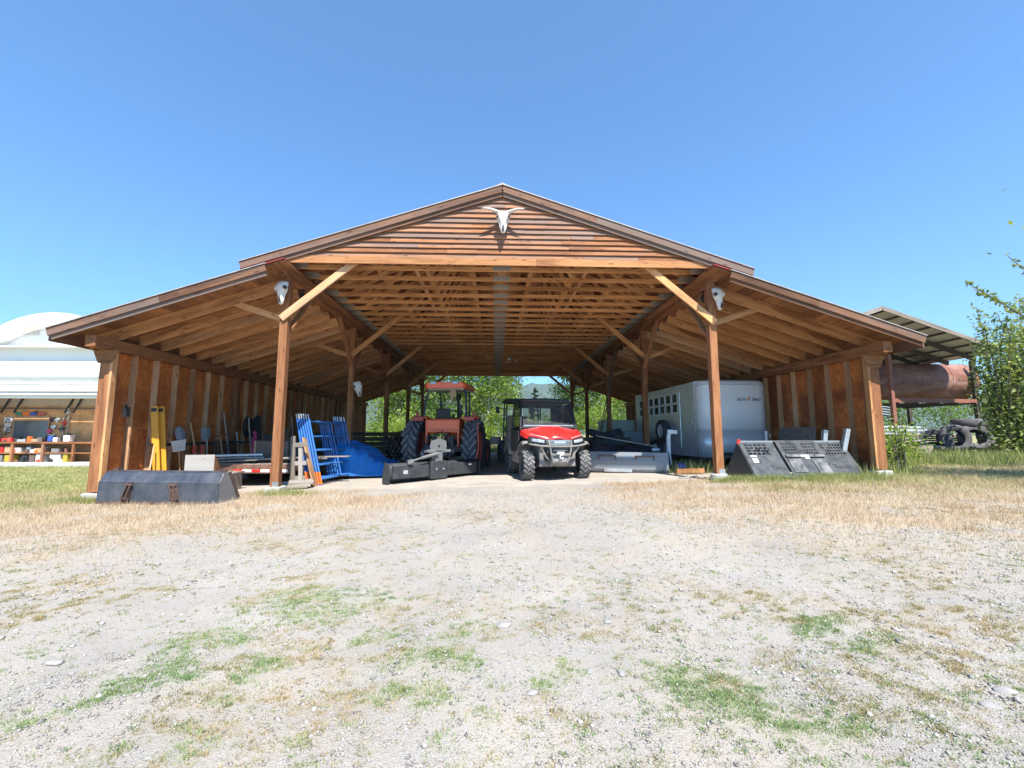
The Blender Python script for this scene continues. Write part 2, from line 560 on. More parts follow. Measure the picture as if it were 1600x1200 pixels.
M['bluebox'] = plain('blue_plastic', (0.03, 0.09, 0.42), 0.5)
M['greenbox'] = plain('green_plastic', (0.05, 0.25, 0.14), 0.5)
M['cardboard'] = plain('cardboard', (0.42, 0.28, 0.16), 0.85, 0, 0.15)
M['fabric'] = plain('white_fabric', (0.78, 0.79, 0.80), 0.6, 0, 0.03, 3)
M['fabricin'] = plain('tan_liner', (0.50, 0.40, 0.30), 0.8, 0, 0.1, 3)
M['creamfab'] = plain('cream_fabric', (0.80, 0.76, 0.68), 0.6, 0, 0.05, 3)
M['tarpgrey'] = plain('grey_plywood', (0.17, 0.15, 0.14), 0.85, 0, 0.35, 9)
M['brown'] = plain('brown_panel', (0.13, 0.085, 0.065), 0.5, 0, 0.2)
M['palegreen'] = paint('pale_green_paint', (0.55, 0.62, 0.55), 0.5, (0.4, 0.4, 0.35), 0.35)
M['greengrey'] = plain('green_grey_pipe', (0.30, 0.34, 0.34), 0.5, 0, 0.25)
M['rope'] = plain('hose_tan', (0.45, 0.37, 0.27), 0.7)
M['tread'] = plain('stone', (0.27, 0.258, 0.24), 0.9, 0, 0.25, 20)
M['bark'] = wood('tree_bark', (0.08, 0.06, 0.045), (0.26, 0.22, 0.17), grey_lo=0.5, grey_hi=0.9, knots=False)
M['birch'] = wood('pale_bark', (0.3, 0.28, 0.24), (0.55, 0.52, 0.46), grey_lo=0.7, grey_hi=0.9)
M['leaf_bright'] = leaf('birch_leaves', [(0.08, 0.14, 0.02), (0.19, 0.28, 0.045), (0.33, 0.41, 0.08)], 0.45)
M['leaf_mid'] = leaf('poplar_leaves', [(0.05, 0.10, 0.022), (0.11, 0.19, 0.04), (0.2, 0.28, 0.06)], 0.4)
M['leaf_dark'] = leaf('conifer_needles', [(0.018, 0.035, 0.016), (0.035, 0.06, 0.025), (0.06, 0.085, 0.035)], 0.15)
M['leaf_sap'] = leaf('sapling_leaves', [(0.065, 0.11, 0.04), (0.16, 0.22, 0.065), (0.33, 0.36, 0.11)], 0.35)
M['straw'] = leaf('dry_grass_blades', [(0.37, 0.255, 0.165), (0.48, 0.365, 0.25), (0.58, 0.49, 0.37)], 0.25)
M['grass'] = leaf('green_grass_blades', [(0.14, 0.19, 0.06), (0.27, 0.30, 0.10), (0.48, 0.43, 0.22)], 0.3)
M['weed'] = leaf('low_weeds', [(0.13, 0.21, 0.09), (0.22, 0.31, 0.13), (0.38, 0.39, 0.2)], 0.3)
M['olive'] = leaf('olive_weeds', [(0.22, 0.21, 0.09), (0.34, 0.28, 0.14), (0.44, 0.32, 0.19)], 0.3)

# ------------------------------------------------------------------ ground
GREEN = [(-1.16, 3.11, 0.39, 0.3), (-1.15, 2.9, 0.24, 0.16), (-1.59, 2.52, 0.21, 0.22), (-1.52, 2.12, 0.26, 0.12), (-1.63, 1.95, 0.16, 0.08), (-0.25, 2.23, 0.21, 0.15), (-0.34, 1.91, 0.21, 0.09), (-0.18, 2.5, 0.14, 0.11), (-0.71, 2.47, 0.2, 0.07), (0.8, 1.86, 0.17, 0.14), (0.8, 2.08, 0.14, 0.07), (1.71, 2.35, 0.16, 0.08), (1.8, 2.14, 0.17, 0.08), (1.0, 1.7, 0.11, 0.04), (0.29, 1.97, 0.11, 0.05), (-1.1, 2.22, 0.21, 0.07), (1.17, 1.66, 0.13, 0.03), (-1.05, 1.97, 0.11, 0.04), (0.65, 2.18, 0.07, 0.05)]
OLIVE = [(-2.86, 3.02, 0.34, 0.45), (-2.65, 3.33, 0.47, 0.3), (-1.45, 3.2, 0.22, 0.52), (1.9, 2.41, 0.36, 0.26), (0.21, 1.81, 0.17, 0.08), (-0.64, 1.91, 0.31, 0.08), (-3.37, 3.54, 0.3, 0.31), (0.54, 2.35, 0.19, 0.14), (1.1, 1.95, 0.16, 0.09), (2.57, 2.47, 0.3, 0.28), (1.85, 2.74, 0.29, 0.19)]


def sstep(a, b, t):
    t = np.clip((t - a) / (b - a), 0, 1); return t * t * (3 - 2 * t)


def blobs(x, y, L):
    m = np.zeros_like(x)
    for cx, cy, a, b in L:
        d = np.sqrt(((x - cx) / a) ** 2 + ((y - cy) / b) ** 2)
        m = np.maximum(m, 1 - sstep(0.1, 1.75, d))
    return m


def inside_barn(x, y):
    return ((x > -7.8) & (x < 8.05) & (y > 9.2) & (y < 26.6)).astype(float)


def m_straw(x, y):
    w = (vnoise(x, y, 0.9, 3) - 0.5) * 1.6
    left = sstep(4.0, 7.0, y + w * 1.3 + 0.35 * np.clip(-x - 2.5, 0, 3)) * (1 - sstep(-2.4, -0.8, x + w * 0.6))
    mid = 0.14 * sstep(4.6, 6.4, y + w) * (1 - sstep(7.4, 8.6, y + w * 0.4))
    lim = np.maximum(4.9 - 0.72 * (x - 1.2), 2.4)
    right = sstep(lim - 1.2, lim + 2.4, y + w * 1.3) * sstep(0.9, 2.6, x + w * 0.6)
    drive = sstep(-2.9, -2.3, x) * (1 - sstep(1.9, 2.6, x)) * sstep(7.9, 8.7, y + w * 0.3)
    m = np.maximum(np.maximum(left, mid), right) * (1 - drive)
    m = m * (0.25 + 0.85 * sstep(0.3, 0.62, vnoise(x, y, 1.7, 9) * 0.6 + vnoise(x, y, 6.5, 10) * 0.4))
    m = np.maximum(m, 0.12 * sstep(0.55, 0.75, vnoise(x, y, 1.3, 21)))
    return np.clip(m, 0, 1) * (1 - inside_barn(x, y))


def m_lawn(x, y):
    w = (vnoise(x, y, 0.8, 5) - 0.5) * 1.8
    a = sstep(7.0, 8.2, y + w) * (1 - sstep(-8.0, -7.0, x + w * 0.4))
    b = sstep(6.6, 8.6, y + w + 0.25 * (x - 4)) * sstep(4.0, 5.4, x + w * 0.5) * 0.75
    c = sstep(26.3, 28.0, y + w)
    m = np.maximum(np.maximum(a, b), c)
    return np.clip(m, 0, 1) * (1 - inside_barn(x, y))


def m_green(x, y):
    """thin, ragged patches"""
    wx = (vnoise(x, y, 3.2, 35) - 0.5) * 0.45; wy = (vnoise(x, y, 3.2, 36) - 0.5) * 0.45
    b = blobs(x + wx, y + wy, GREEN)
    fine = sstep(0.46, 0.64, vnoise(x, y, 11, 31) * 0.5 + vnoise(x, y, 34, 32) * 0.5 + 0.12 * b)
    stray = 0.30 * sstep(0.62, 0.74, vnoise(x, y, 1.8, 37)) * sstep(0.6, 0.72, vnoise(x, y, 14, 38)) * (1 - sstep(4.5, 6.5, y))
    return np.clip(np.maximum(b * fine, stray), 0, 1)


def m_olive(x, y):
    base = 0.5 * sstep(0.46, 0.72, vnoise(x, y, 1.1, 41)) * (1 - sstep(5.5, 8, y))
    wx = (vnoise(x, y, 2.5, 45) - 0.5) * 0.6; wy = (vnoise(x, y, 2.5, 46) - 0.5) * 0.6
    return np.clip(np.maximum(blobs(x + wx, y + wy, OLIVE) * sstep(0.46, 0.64, vnoise(x, y, 9, 33) * 0.6 + vnoise(x, y, 26, 34) * 0.4), base * sstep(0.45, 0.65, vnoise(x, y, 10, 47))), 0, 1)


def gz(x, y):
    """ground height, vectorised, with small bumps"""
    near = 1 - sstep(14, 26, y)
    rut = sum(np.exp(-((x - c - 0.10 * (y - 9) * k_ - 0.15 * np.sin(y * 0.5)) / 0.16) ** 2) for c, k_ in ((0.75, -0.4), (2.0, -0.35), (-1.9, 0.5), (-0.5, 0.45))) * (1 - sstep(8.5, 11, y))
    b = -0.022 * rut + (vnoise(x, y, 1.1, 51) - 0.5) * 0.05 + (vnoise(x, y, 4.5, 52) - 0.5) * 0.026 + (vnoise(x, y, 13, 53, 2) - 0.5) * 0.010
    return 0.09 + 0.0245 * np.clip(x, -14, 14) + b * near * (1 - 0.7 * inside_barn(x, y))


def build_ground():
    xs = np.concatenate([-np.geomspace(16, 4000, 34)[::-1], np.arange(-15.8, 15.81, 0.1), np.geomspace(16, 4000, 34)])
    ys = np.concatenate([-np.geomspace(1.5, 600, 14)[::-1], np.arange(-1.0, 4.5, 0.06), np.arange(4.5, 14, 0.12), np.arange(14, 30, 0.5), np.geomspace(30, 5000, 40)])
    X, Y = np.meshgrid(xs, ys)
    x, y = X.ravel(), Y.ravel()
    z = gz(x, y)
    v = np.stack([x, y, z], 1)
    nx, ny = len(xs), len(ys)
    i = np.arange(ny - 1)[:, None] * nx + np.arange(nx - 1)[None, :]
    f = np.stack([i, i + 1, i + nx + 1, i + nx], 2).reshape(-1, 4)
    t = NT('gravel_ground')
    co = t.node("ShaderNodeTexCoord").outputs["Object"]
    ms, ml, mg, mo = (t.attr(n).outputs["Fac"] for n in ("straw", "lawn", "green", "olive"))
    # grey gravel: pebbles of three sizes over dust
    p1 = t.node("ShaderNodeTexVoronoi"); p1.inputs["Scale"].default_value = 46; t.link(co, p1.inputs["Vector"])
    p2 = t.node("ShaderNodeTexVoronoi"); p2.inputs["Scale"].default_value = 120; t.link(co, p2.inputs["Vector"])
    big = t.noise(co, 0.9, 5, 0.6)
    fin = t.noise(co, 260, 3, 0.6)
    sep1 = t.node("ShaderNodeSeparateColor"); t.link(p1.outputs["Color"], sep1.inputs[0])
    sep2 = t.node("ShaderNodeSeparateColor"); t.link(p2.outputs["Color"], sep2.inputs[0])
    dust = t.ramp(big, [(0.25, (0.25, 0.233, 0.208)), (0.5, (0.31, 0.29, 0.26)), (0.75, (0.37, 0.35, 0.318))])
    pc1 = t.ramp(sep1.outputs[0], [(0.0, (0.14, 0.132, 0.125)), (0.4, (0.28, 0.265, 0.245)), (0.8, (0.38, 0.365, 0.34)), (1.0, (0.48, 0.465, 0.44))])
    pc2 = t.ramp(sep2.outputs[0], [(0.0, (0.17, 0.16, 0.145)), (0.5, (0.31, 0.29, 0.26)), (1.0, (0.46, 0.44, 0.405))])
    m2 = t.math('MULTIPLY', t.ramp(p2.outputs["Distance"], [(0.25, 1.0), (0.5, 0.0)]), 0.65)
    c = t.mix(m2, dust, pc2)
    gap = t.ramp(t.noise(co, 2.3, 4, 0.6), [(0.42, 0.0), (0.62, 0.9)])
    m1 = t.math('MULTIPLY', t.ramp(p1.outputs["Distance"], [(0.28, 1.0), (0.45, 0.0)]), gap)
    m1 = t.math('MULTIPLY', m1, t.ramp(sep1.outputs[1], [(0.45, 0.0), (0.55, 1.0)]))
    c = t.mix(m1, c, pc1)
    c = t.mix(t.ramp(fin, [(0.36, 0.55), (0.56, 0.0)]), c, (0.24, 0.22, 0.2))
    tan = t.ramp(t.noise(co, 1.7, 7, 0.7), [(0.42, 0.0), (0.66, 0.42)])
    c = t.mix(tan, c, (0.36, 0.305, 0.235))
    sp = t.node("ShaderNodeTexVoronoi"); sp.inputs["Scale"].default_value = 17; sp.inputs["Randomness"].default_value = 1.0; t.link(co, sp.inputs["Vector"])
    c = t.mix(t.ramp(sp.outputs["Distance"], [(0.05, 0.55), (0.13, 0.0)]), c, (0.17, 0.17, 0.11))
    # straw litter, lawn, weeds: thatch between the blades
    sn = t.noise(t.mapping(co, (9, 40, 20)), 3.0, 5, 0.7, 1.0)
    sc = t.ramp(sn, [(0.3, (0.29, 0.215, 0.145)), (0.5, (0.40, 0.315, 0.225)), (0.72, (0.49, 0.41, 0.31))])
    c = t.mix(t.math('MULTIPLY', ms, t.ramp(t.noise(co, 14, 5, 0.7), [(0.3, 0.45), (0.6, 1.0)])), c, sc)
    ln = t.noise(co, 20, 6, 0.7)
    lc = t.ramp(ln, [(0.3, (0.19, 0.18, 0.07)), (0.55, (0.30, 0.275, 0.12)), (0.75, (0.44, 0.39, 0.22))])
    c = t.mix(t.math('MULTIPLY', ml, t.ramp(t.noise(co, 3, 5, 0.7), [(0.28, 0.5), (0.5, 1.0)])), c, lc)
    c = t.mix(t.math('MULTIPLY', mo, t.ramp(t.noise(co, 40, 4, 0.7), [(0.4, 0.0), (0.62, 0.75)])), c, (0.33, 0.24, 0.12))
    c = t.mix(t.math('MULTIPLY', mg, t.ramp(t.noise(co, 50, 4, 0.7), [(0.4, 0.0), (0.62, 0.6)])), c, (0.17, 0.21, 0.08))
    # bare dirt under the roof
    ib = t.attr("barn").outputs["Fac"]
    dc = t.ramp(t.noise(co, 2.0, 6, 0.65), [(0.3, (0.30, 0.265, 0.22)), (0.7, (0.46, 0.41, 0.35))])
    c = t.mix(t.math('MULTIPLY', ib, 0.8), c, dc)
    t.set(Base_Color=c, Roughness=0.95)
    t.b.inputs["Specular IOR Level"].default_value = 0.15
    h = t.math('ADD', t.math('MULTIPLY', m1, t.ramp(p1.outputs["Distance"], [(0.0, 1.0), (0.45, 0.0)])), t.math('MULTIPLY', t.ramp(p2.outputs["Distance"], [(0.0, 0.5), (0.5, 0.0)]), 1.0))
    h = t.math('ADD', h, t.math('MULTIPLY', t.noise(co, 25, 6, 0.7), 1.2))
    t.bump(h, 0.55, 0.012)
    o = fast_mesh("ground", v, f, t.m)
    for n, fn in (("straw", m_straw), ("lawn", m_lawn), ("green", m_green), ("olive", m_olive), ("barn", inside_barn)):
        a = o.data.attributes.new(n, 'FLOAT', 'POINT')
        a.data.foreach_set("value", fn(x, y).astype(np.float32))
    o.data.polygons.foreach_set("use_smooth", [True] * len(f))
    tag(o, kind="structure", label="gravel yard with dry straw and patches of green weeds", cat="ground")


build_ground()


def hills():
    """wooded ridge beyond the trees"""
    t = NT('wooded_hillside')
    co = t.node("ShaderNodeTexCoord").outputs["Object"]
    n = t.noise(co, 0.02, 8, 0.7)
    c = t.ramp(n, [(0.35, (0.03, 0.05, 0.025)), (0.5, (0.05, 0.08, 0.035)), (0.7, (0.10, 0.12, 0.06))])
    t.set(Base_Color=c, Roughness=0.95)
    xs = np.linspace(-1500, 1700, 120); ys = np.linspace(1150, 2600, 40)
    X, Y = np.meshgrid(xs, ys); x, y = X.ravel(), Y.ravel()
    u = sstep(1150, 1750, y)
    ridge = 165 + 60 * sstep(-100, -700, x) - 0 * x + 30 * np.sin(x / 260.0 + 1) + 25 * (vnoise(x, y, 0.006, 71) - 0.5) * 2
    z = ridge * u * (0.85 + 0.3 * vnoise(x, y, 0.01, 72)) - 2
    z += (vnoise(x, y, 0.12, 73, 2) - 0.5) * 14 * u
    i = np.arange(39)[:, None] * 120 + np.arange(119)[None, :]
    f = np.stack([i, i + 1, i + 121, i + 120], 2).reshape(-1, 4)
    o = fast_mesh("hills", np.stack([x, y, z], 1), f, t.m)
    tag(o, kind="structure", label="hazy blue wooded ridge beyond the trees", cat="hills")


hills()

# ------------------------------------------------------------------ the barn
XC, HW = 0.13, 4.44
PL, PR = XC - HW, XC + HW           # inner post lines
OL, OR = -7.70, 7.96                # outer post lines
ROWS = [9.0, 13.3, 17.6, 21.9, 26.2]
BZ0, BZ1 = 4.36, 4.62
YB = 26.7


def zup(d): return 6.34 - 0.332 * d          # top of upper roof at distance d from the ridge
def zlow(d): return 4.50 - 0.335 * (d - 4.30)


barn = thing("pole_barn", "big open fronted timber pole barn with a red metal roof and lapped gable boards", "barn", (0, 0, 0))


def barn_part(name, mb, mat, parent=None, **kw):
    return mb.build(name, mat, parent or barn, **kw)


def build_barn():
    # footings and posts
    for yi, y in enumerate(ROWS):
        for sx, x in ((-1, PL), (1, PR)):
            zb = g(x, y)
            if yi <= 1 or True:
                m = MB()
                if sx < 0: m.box(-0.15, 0.15, -0.15, 0.15, -0.1, 0.14)
                else: m.lathe([(0, -0.1), (0.17, -0.1), (0.165, 0.13), (0.15, 0.145), (0, 0.145)], Matrix.Rotation(-PI / 2, 4, 'Y'), 20)
                o = barn_part("footing", m, M['concrete'], bevel=0.015); o.location = (x, y, zb)
            m = MB(); m.bar((x, y, zb + 0.14), (x, y, BZ0), 0.158, 0.158, (0, 1, 0))
            p = barn_part("post", m, M['post'], bevel=0.006)
            m = MB(); m.box(x + 0.081 * sx, x + 0.086 * sx, y - 0.06, y + 0.06, zb + 0.1, zb + 0.3)
            m.box(x - 0.03, x + 0.09, y - 0.085, y - 0.081, zb + 0.1, zb + 0.24)
            barn_part("post_bracket", m, M['galv'], p)
        for sx, x in ((-1, OL), (1, OR)):
            zb = g(x, y); front = yi == 0
            m = MB(); m.box(-0.17, 0.17, -0.15, 0.15, -0.1, 0.12)
            o = barn_part("footing", m, M['concrete'], bevel=0.02); o.location = (x, y, zb)
            m = MB(); w = 0.21
            m.bar((x, y, zb + 0.14), (x, y, 2.80), w, 0.2, (0, 1, 0))
            p = barn_part("post", m, M['post'], bevel=0.006)
            if front:
                m = MB(); m.box(x - sx * 0.105 - 0.022, x - sx * 0.105 + 0.022, y - 0.13, y - 0.02, zb + 0.16, 2.80, rnd=0.3) if False else m.bar((x - sx * 0.13, y - 0.06, zb + 0.16), (x - sx * 0.13, y - 0.06, 2.80), 0.045, 0.12, (0, 1, 0), 0.25)
                barn_part("post_trim", m, M['fir'], p)
                m = MB(); zz = 2.80
                m.prism([(x - 0.13, zz - 0.26), (x + 0.13, zz - 0.26), (x + 0.24, zz + 0.0), (x - 0.24, zz + 0.0)], 1, y - 0.128, y - 0.104, rnd=0.05)
                barn_part("post_gusset", m, M['postdark'], p)
    # long beams on the inner posts, top plates on the outer walls
    for x in (PL, PR):
        m = MB()
        m.bar((x - 0.042, 8.86, (BZ0 + BZ1) / 2), (x - 0.042, YB - 0.1, (BZ0 + BZ1) / 2), 0.08, BZ1 - BZ0)
        m.bar((x + 0.042, 8.80, (BZ0 + BZ1) / 2), (x + 0.042, YB - 0.1, (BZ0 + BZ1) / 2), 0.08, BZ1 - BZ0 - 0.006)
        barn_part("beam", m, M['post'])
    for sx, x in ((-1, OL), (1, OR)):
        m = MB(); zt = zlow(abs(x - XC)) - 0.04 - 0.245
        m.bar((x, 8.52, zt - 0.115), (x, YB - 0.1, zt - 0.115), 0.19, 0.225)
        barn_part("top_plate", m, M['post'], bevel=0.006)
    # roof trusses (one mesh, 29 copies)
    m = MB(); d_end = 4.56
    zc = BZ1 + 0.047
    m.bar((-d_end, 0, zc), (d_end, 0, zc), 0.04, 0.09)
    for s in (-1, 1):
        zt0, zt1 = zup(d_end) - 0.12, zup(0.0) - 0.12
        m.bar((s * d_end, 0, zt0), (s * 0.01, 0, zt1), 0.04, 0.10)
        for xa, xb in ((3.75, 3.45), (3.75, 3.0), (2.7, 3.0), (2.7, 2.05), (1.62, 2.05), (1.62, 1.1), (0.62, 1.1), (0.0, 0.6)):
            m.bar((s * xa, 0.001, BZ1 + 0.09), (s * xb, 0.001, zup(xb) - 0.17), 0.036, 0.085)
    m.bar((0, 0.002, BZ1 + 0.13), (0, 0.002, zup(0) - 0.25), 0.034, 0.09)
    m.cur = 1
    for s in (-1, 1):
        m.box(-0.19, 0.19, s * 0.021, s * 0.026, zc - 0.043, zc + 0.075)
        for e in (-1, 1):
            x0 = e * (d_end - 0.24)
            m.box(x0 - 0.22, x0 + 0.22, s * 0.021, s * 0.026, zc - 0.042, zc + 0.10)
    tm = m.mesh("truss", [M['truss'], M['gusset']])
    y = 9.15
    while y < YB - 0.1:
        inst("truss", tm, barn, (XC, y, 0))
        y += 0.61
    for x in (-1.75, 2.0):
        m = MB(); m.bar((x, 9.1, BZ1 + 0.105), (x, YB - 0.2, BZ1 + 0.105), 0.085, 0.02); barn_part("bracing_strip", m, M['stud'])
    # lower roof rafters
    y = 9.1; ra = []
    for s in (-1, 1):
        m = MB(); a, b = 4.53, 8.36
        za, zb_ = zlow(a) - 0.04 - 0.125, zlow(b) - 0.04 - 0.125
        m.bar((s * a, 0, za), (s * b, 0, zb_), 0.042, 0.235)
        ra.append(m.mesh("rafter", M['fir']))
    while y < YB:
        for me in ra: inst("rafter", me, barn, (XC, y, 0))
        y += 0.61
    for s in (-1, 1):       # blocking above the outer plate, ledger on the beam
        m = MB(); x = XC + s * 7.86; yy = 9.1
        while yy < YB - 0.61:
            m.bar((x, yy + 0.03, zlow(7.86) - 0.17), (x, yy + 0.58, zlow(7.86) - 0.17), 0.03, 0.2); yy += 0.61
        barn_part("rafter_blocking", m, M['deck'])
    # roof decks (boards seen from below) and red metal above
    for s in (-1, 1):
        for nm, fz, a, b, y0 in (("upper", zup, 0.0, 5.26, 8.75), ("lower", zlow, 4.22, 8.45, 8.38)):
            md = MB(); n = 30; dy = (YB + 0.15 - y0) / n
            nb = int((b - a) / 0.28)
            for i in range(nb):
                d0 = a + (b - a) * i / nb; d1 = a + (b - a) * (i + 1) / nb - 0.004
                mb_ = [(XC + s * d0, y0, fz(d0) - 0.036), (XC + s * d1, y0, fz(d1) - 0.036), (XC + s * d1, YB + 0.15, fz(d1) - 0.036), (XC + s * d0, YB + 0.15, fz(d0) - 0.036)]
                mt_ = [(p[0], p[1], p[2] + 0.024) for p in mb_]
                w_ = [(p[1], p[0], 0) for p in mb_] * 2
                md.add(mb_ + mt_, [(0, 1, 2, 3), (4, 5, 6, 7), (0, 1, 5, 4), (1, 2, 6, 5), (2, 3, 7, 6), (3, 0, 4, 7)], w_)
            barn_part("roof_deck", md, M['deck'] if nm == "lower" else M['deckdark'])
            mr = MB(); rows = []
            ys = [y0 - 0.03 + (YB + 0.2 - y0) * k / 2 for k in range(3)]
            top = [[(XC + s * d, yy, fz(d) + 0.004) for d in (a, (a + b) / 2, b + 0.02)] for yy in ys]
            mr.sheet(top)
            yy = y0
            while yy < YB:        # standing ribs
                mr.bar((XC + s * (a + 0.02), yy, fz(a + 0.02) + 0.016), (XC + s * b, yy, fz(b) + 0.016), 0.03, 0.022); yy += 0.3
            barn_part("roof_sheet", mr, M['redroof'], solid=0.004)
    # rake boards: two stacked boards and a pale drip edge, upper and lower
    for s in (-1, 1):
        for fz, a, b, y0, low in ((zup, 0.0, 5.26, 8.715, 0), (zlow, 4.56, 8.45, 8.34, 1)):
            m = MB(); m2 = MB(); m3 = MB()
            cuts = [a] + sorted(a + (b - a) * random.uniform(0.25, 0.75) for _ in range(1)) + [b]
            for c0, c1 in zip(cuts[:-1], cuts[1:]):
                m.bar((XC + s * c0, y0, fz(c0) - 0.085), (XC + s * c1, y0, fz(c1) - 0.085), 0.034, 0.135)
            cuts = [a] + [a + (b - a) * random.uniform(0.3, 0.6)] + [b - 0.05]
            for c0, c1 in zip(cuts[:-1], cuts[1:]):
                m2.bar((XC + s * c0, y0 + 0.036, fz(c0) - 0.175), (XC + s * c1, y0 + 0.036, fz(c1) - 0.175), 0.034, 0.115, rnd=0.25 + 0.2 * low)
            m3.bar((XC + s * a, y0 - 0.012, fz(a) + 0.001), (XC + s * (b + 0.02), y0 - 0.012, fz(b + 0.02) + 0.001), 0.05, 0.014)
            barn_part("rake_board", m, M['fascia']); barn_part("rake_board", m2, M['fascia']); barn_part("drip_edge", m3, M['drip'])
        # eave boards along the sides
        for fz, d in ((zup, 5.27), (zlow, 8.46)):
            m = MB(); m.bar((XC + s * d, 8.4 if d > 6 else 8.76, fz(d) - 0.13), (XC + s * d, YB + 0.1, fz(d) - 0.13), 0.03, 0.2)
            barn_part("eave_board", m, M['fascia'])
        # red strip closing the step between the two roofs
        m = MB()
        m.prism([(XC + s * 4.62, zlow(4.62) + 0.02), (XC + s * 5.2, zlow(5.2) + 0.02), (XC + s * 5.2, zup(5.2) - 0.24), (XC + s * 4.62, zup(4.62) - 0.24)], 1, 8.765, 8.78)
        m.box(min(XC + s * 4.7, XC + s * 4.73), max(XC + s * 4.7, XC + s * 4.73), 8.73, YB, zlow(4.7) + 0.02, zup(4.7) - 0.04)
        barn_part("clerestory_panel", m, M['redroof'])
    m = MB(); m.prism([(XC - 0.15, zup(0) - 0.025), (XC, zup(0) + 0.03), (XC + 0.15, zup(0) - 0.025), (XC, zup(0) + 0.045)], 1, 8.70, YB + 0.1); barn_part("ridge_cap", m, M['drip'])
    # gable: lapped boards and the band under them
    m = MB(); z = 4.76; ex = 0.112
    while z < 6.16:
        dm = max(0.06, (6.34 - 0.10 - z - 0.04) / 0.332); dm = min(dm, 4.5)
        n = 1 if dm < 0.8 else (2 if dm < 2 else 4)
        cuts = [-dm] + sorted(random.uniform(-dm * 0.7, dm * 0.7) for _ in range(n - 1)) + [dm]
        for c0, c1 in zip(cuts[:-1], cuts[1:]):
            jit = random.uniform(-0.003, 0.003)
            p0, p1 = (XC + c0 + 0.002, 8.80, z + ex / 2 + jit), (XC + c1 - 0.002, 8.80, z + ex / 2 + jit * 0.2)
            m.bar((p0[0], 8.802 + random.uniform(0, 0.008), p0[2]), (p1[0], 8.802 + random.uniform(0, 0.008), p1[2]), 0.024, ex + 0.03, (0, 0.34, 1), rnd=random.random())
        z += ex
    m.prism([(XC - 4.45, 4.77), (XC + 4.45, 4.77), (XC, 6.22)], 1, 8.845, 8.855, rnd=0.2)
    barn_part("gable_siding", m, M['siding'])
    m = MB(); m.bar((XC - 4.46, 8.79, 4.69), (XC + 0.7, 8.79, 4.69), 0.04, 0.15); m.bar((XC + 0.704, 8.79, 4.69), (XC + 4.46, 8.79, 4.688), 0.04, 0.15)
    barn_part("band_board", m, M['band'])
    # knee braces
    for yi, y in enumerate(ROWS):
        for s, x in ((-1, PL), (1, PR)):
            fy = y - 0.105
            b1 = MB(); b1.bar((x - s * -0.04, fy, 3.48), (x - s * 1.5, fy, 4.78), 0.045, 0.14)
            barn_part("knee_brace", b1, M['fir'])
            b2 = MB(); b2.bar((x - s * 0.05, y + 0.105, 3.46), (x + s * 1.5, y + 0.105, 3.98), 0.045, 0.12)
            barn_part("knee_brace", b2, M['fir'])
            for dy in (-1, 1):
                if yi == 0 and dy < 0: continue
                if yi == len(ROWS) - 1 and dy > 0: continue
                b3 = MB(); b3.bar((x, y + dy * 0.06, 3.18), (x, y + dy * 1.25, BZ0 + 0.02), 0.05, 0.11, (1, 0, 0))
                barn_part("knee_brace", b3, M['post'])
        if yi == 0: continue
    # side walls: sheathing with bare studs inside
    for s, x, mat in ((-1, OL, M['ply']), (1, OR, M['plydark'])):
        zt = zlow(abs(x - XC)) - 0.04 - 0.245 - 0.22
        xs_ = x + s * 0.09
        m = MB(); y = 9.05; k = 0
        while y < YB - 0.3:
            y1 = min(y + 1.22, YB - 0.3)
            for z0, z1 in ((g(x) - 0.1, 1.3 + 0.02 * s), (1.301 + 0.02 * s, zt)):
                m.box(xs_ - 0.008, xs_ + 0.008, y, y1 - 0.001, z0, z1)
            y = y1
        wall = barn_part("side_wall", m, mat)
        sm = MB(); sm.bar((0, 0, 0), (0, 0, zt - g(x) - 0.12), 0.12, 0.04, (0, 1, 0))
        me = sm.mesh("stud", M['stud'])
        y = 9.62
        while y < YB - 0.3:
            o = inst("stud", me, wall, (xs_ - s * 0.07, y, g(x) + 0.12), (0, 0, random.uniform(-0.03, 0.03)))
            y += 0.61
        m = MB(); m.bar((xs_ - s * 0.07, 9.1, g(x) + 0.10), (xs_ - s * 0.07, YB - 0.3, g(x) + 0.10), 0.13, 0.04); barn_part("sill_plate", m, M['oldwood'], wall)


build_barn()


def flood_light(loc, label, rz=0.0, tilt=0.5):
    t = thing("flood_light", label, "flood light", loc, rz, "flood lights under the beams")
    m = MB(); m.lathe([(0.0, -0.09), (0.05, -0.085), (0.07, -0.02), (0.085, 0.06), (0.08, 0.065), (0.075, 0.05), (0, 0.045)], Matrix.Rotation(PI / 2 - 0.6, 4, 'Y') @ Matrix.Rotation(tilt, 4, 'X'), 18)
    m.build("lamp_head", M['black'], t, smooth=True)
    m = MB(); m.bar((0, 0, 0.02), (0, 0, 0.16), 0.02, 0.05); m.box(-0.05, 0.05, -0.05, 0.05, 0.15, 0.17); m.build("bracket", M['black'], t)


flood_light((PL - 0.02, 9.75, BZ0 - 0.17), "black flood light under the left beam near the front post", 0.4)
flood_light((PR + 0.16, 9.55, BZ0 - 0.16), "black flood light beside the right front post under the beam", -0.4)
flood_light((PR + 0.10, 12.3, BZ0 - 0.17), "black flood light on the right beam before the second post", 0.2)


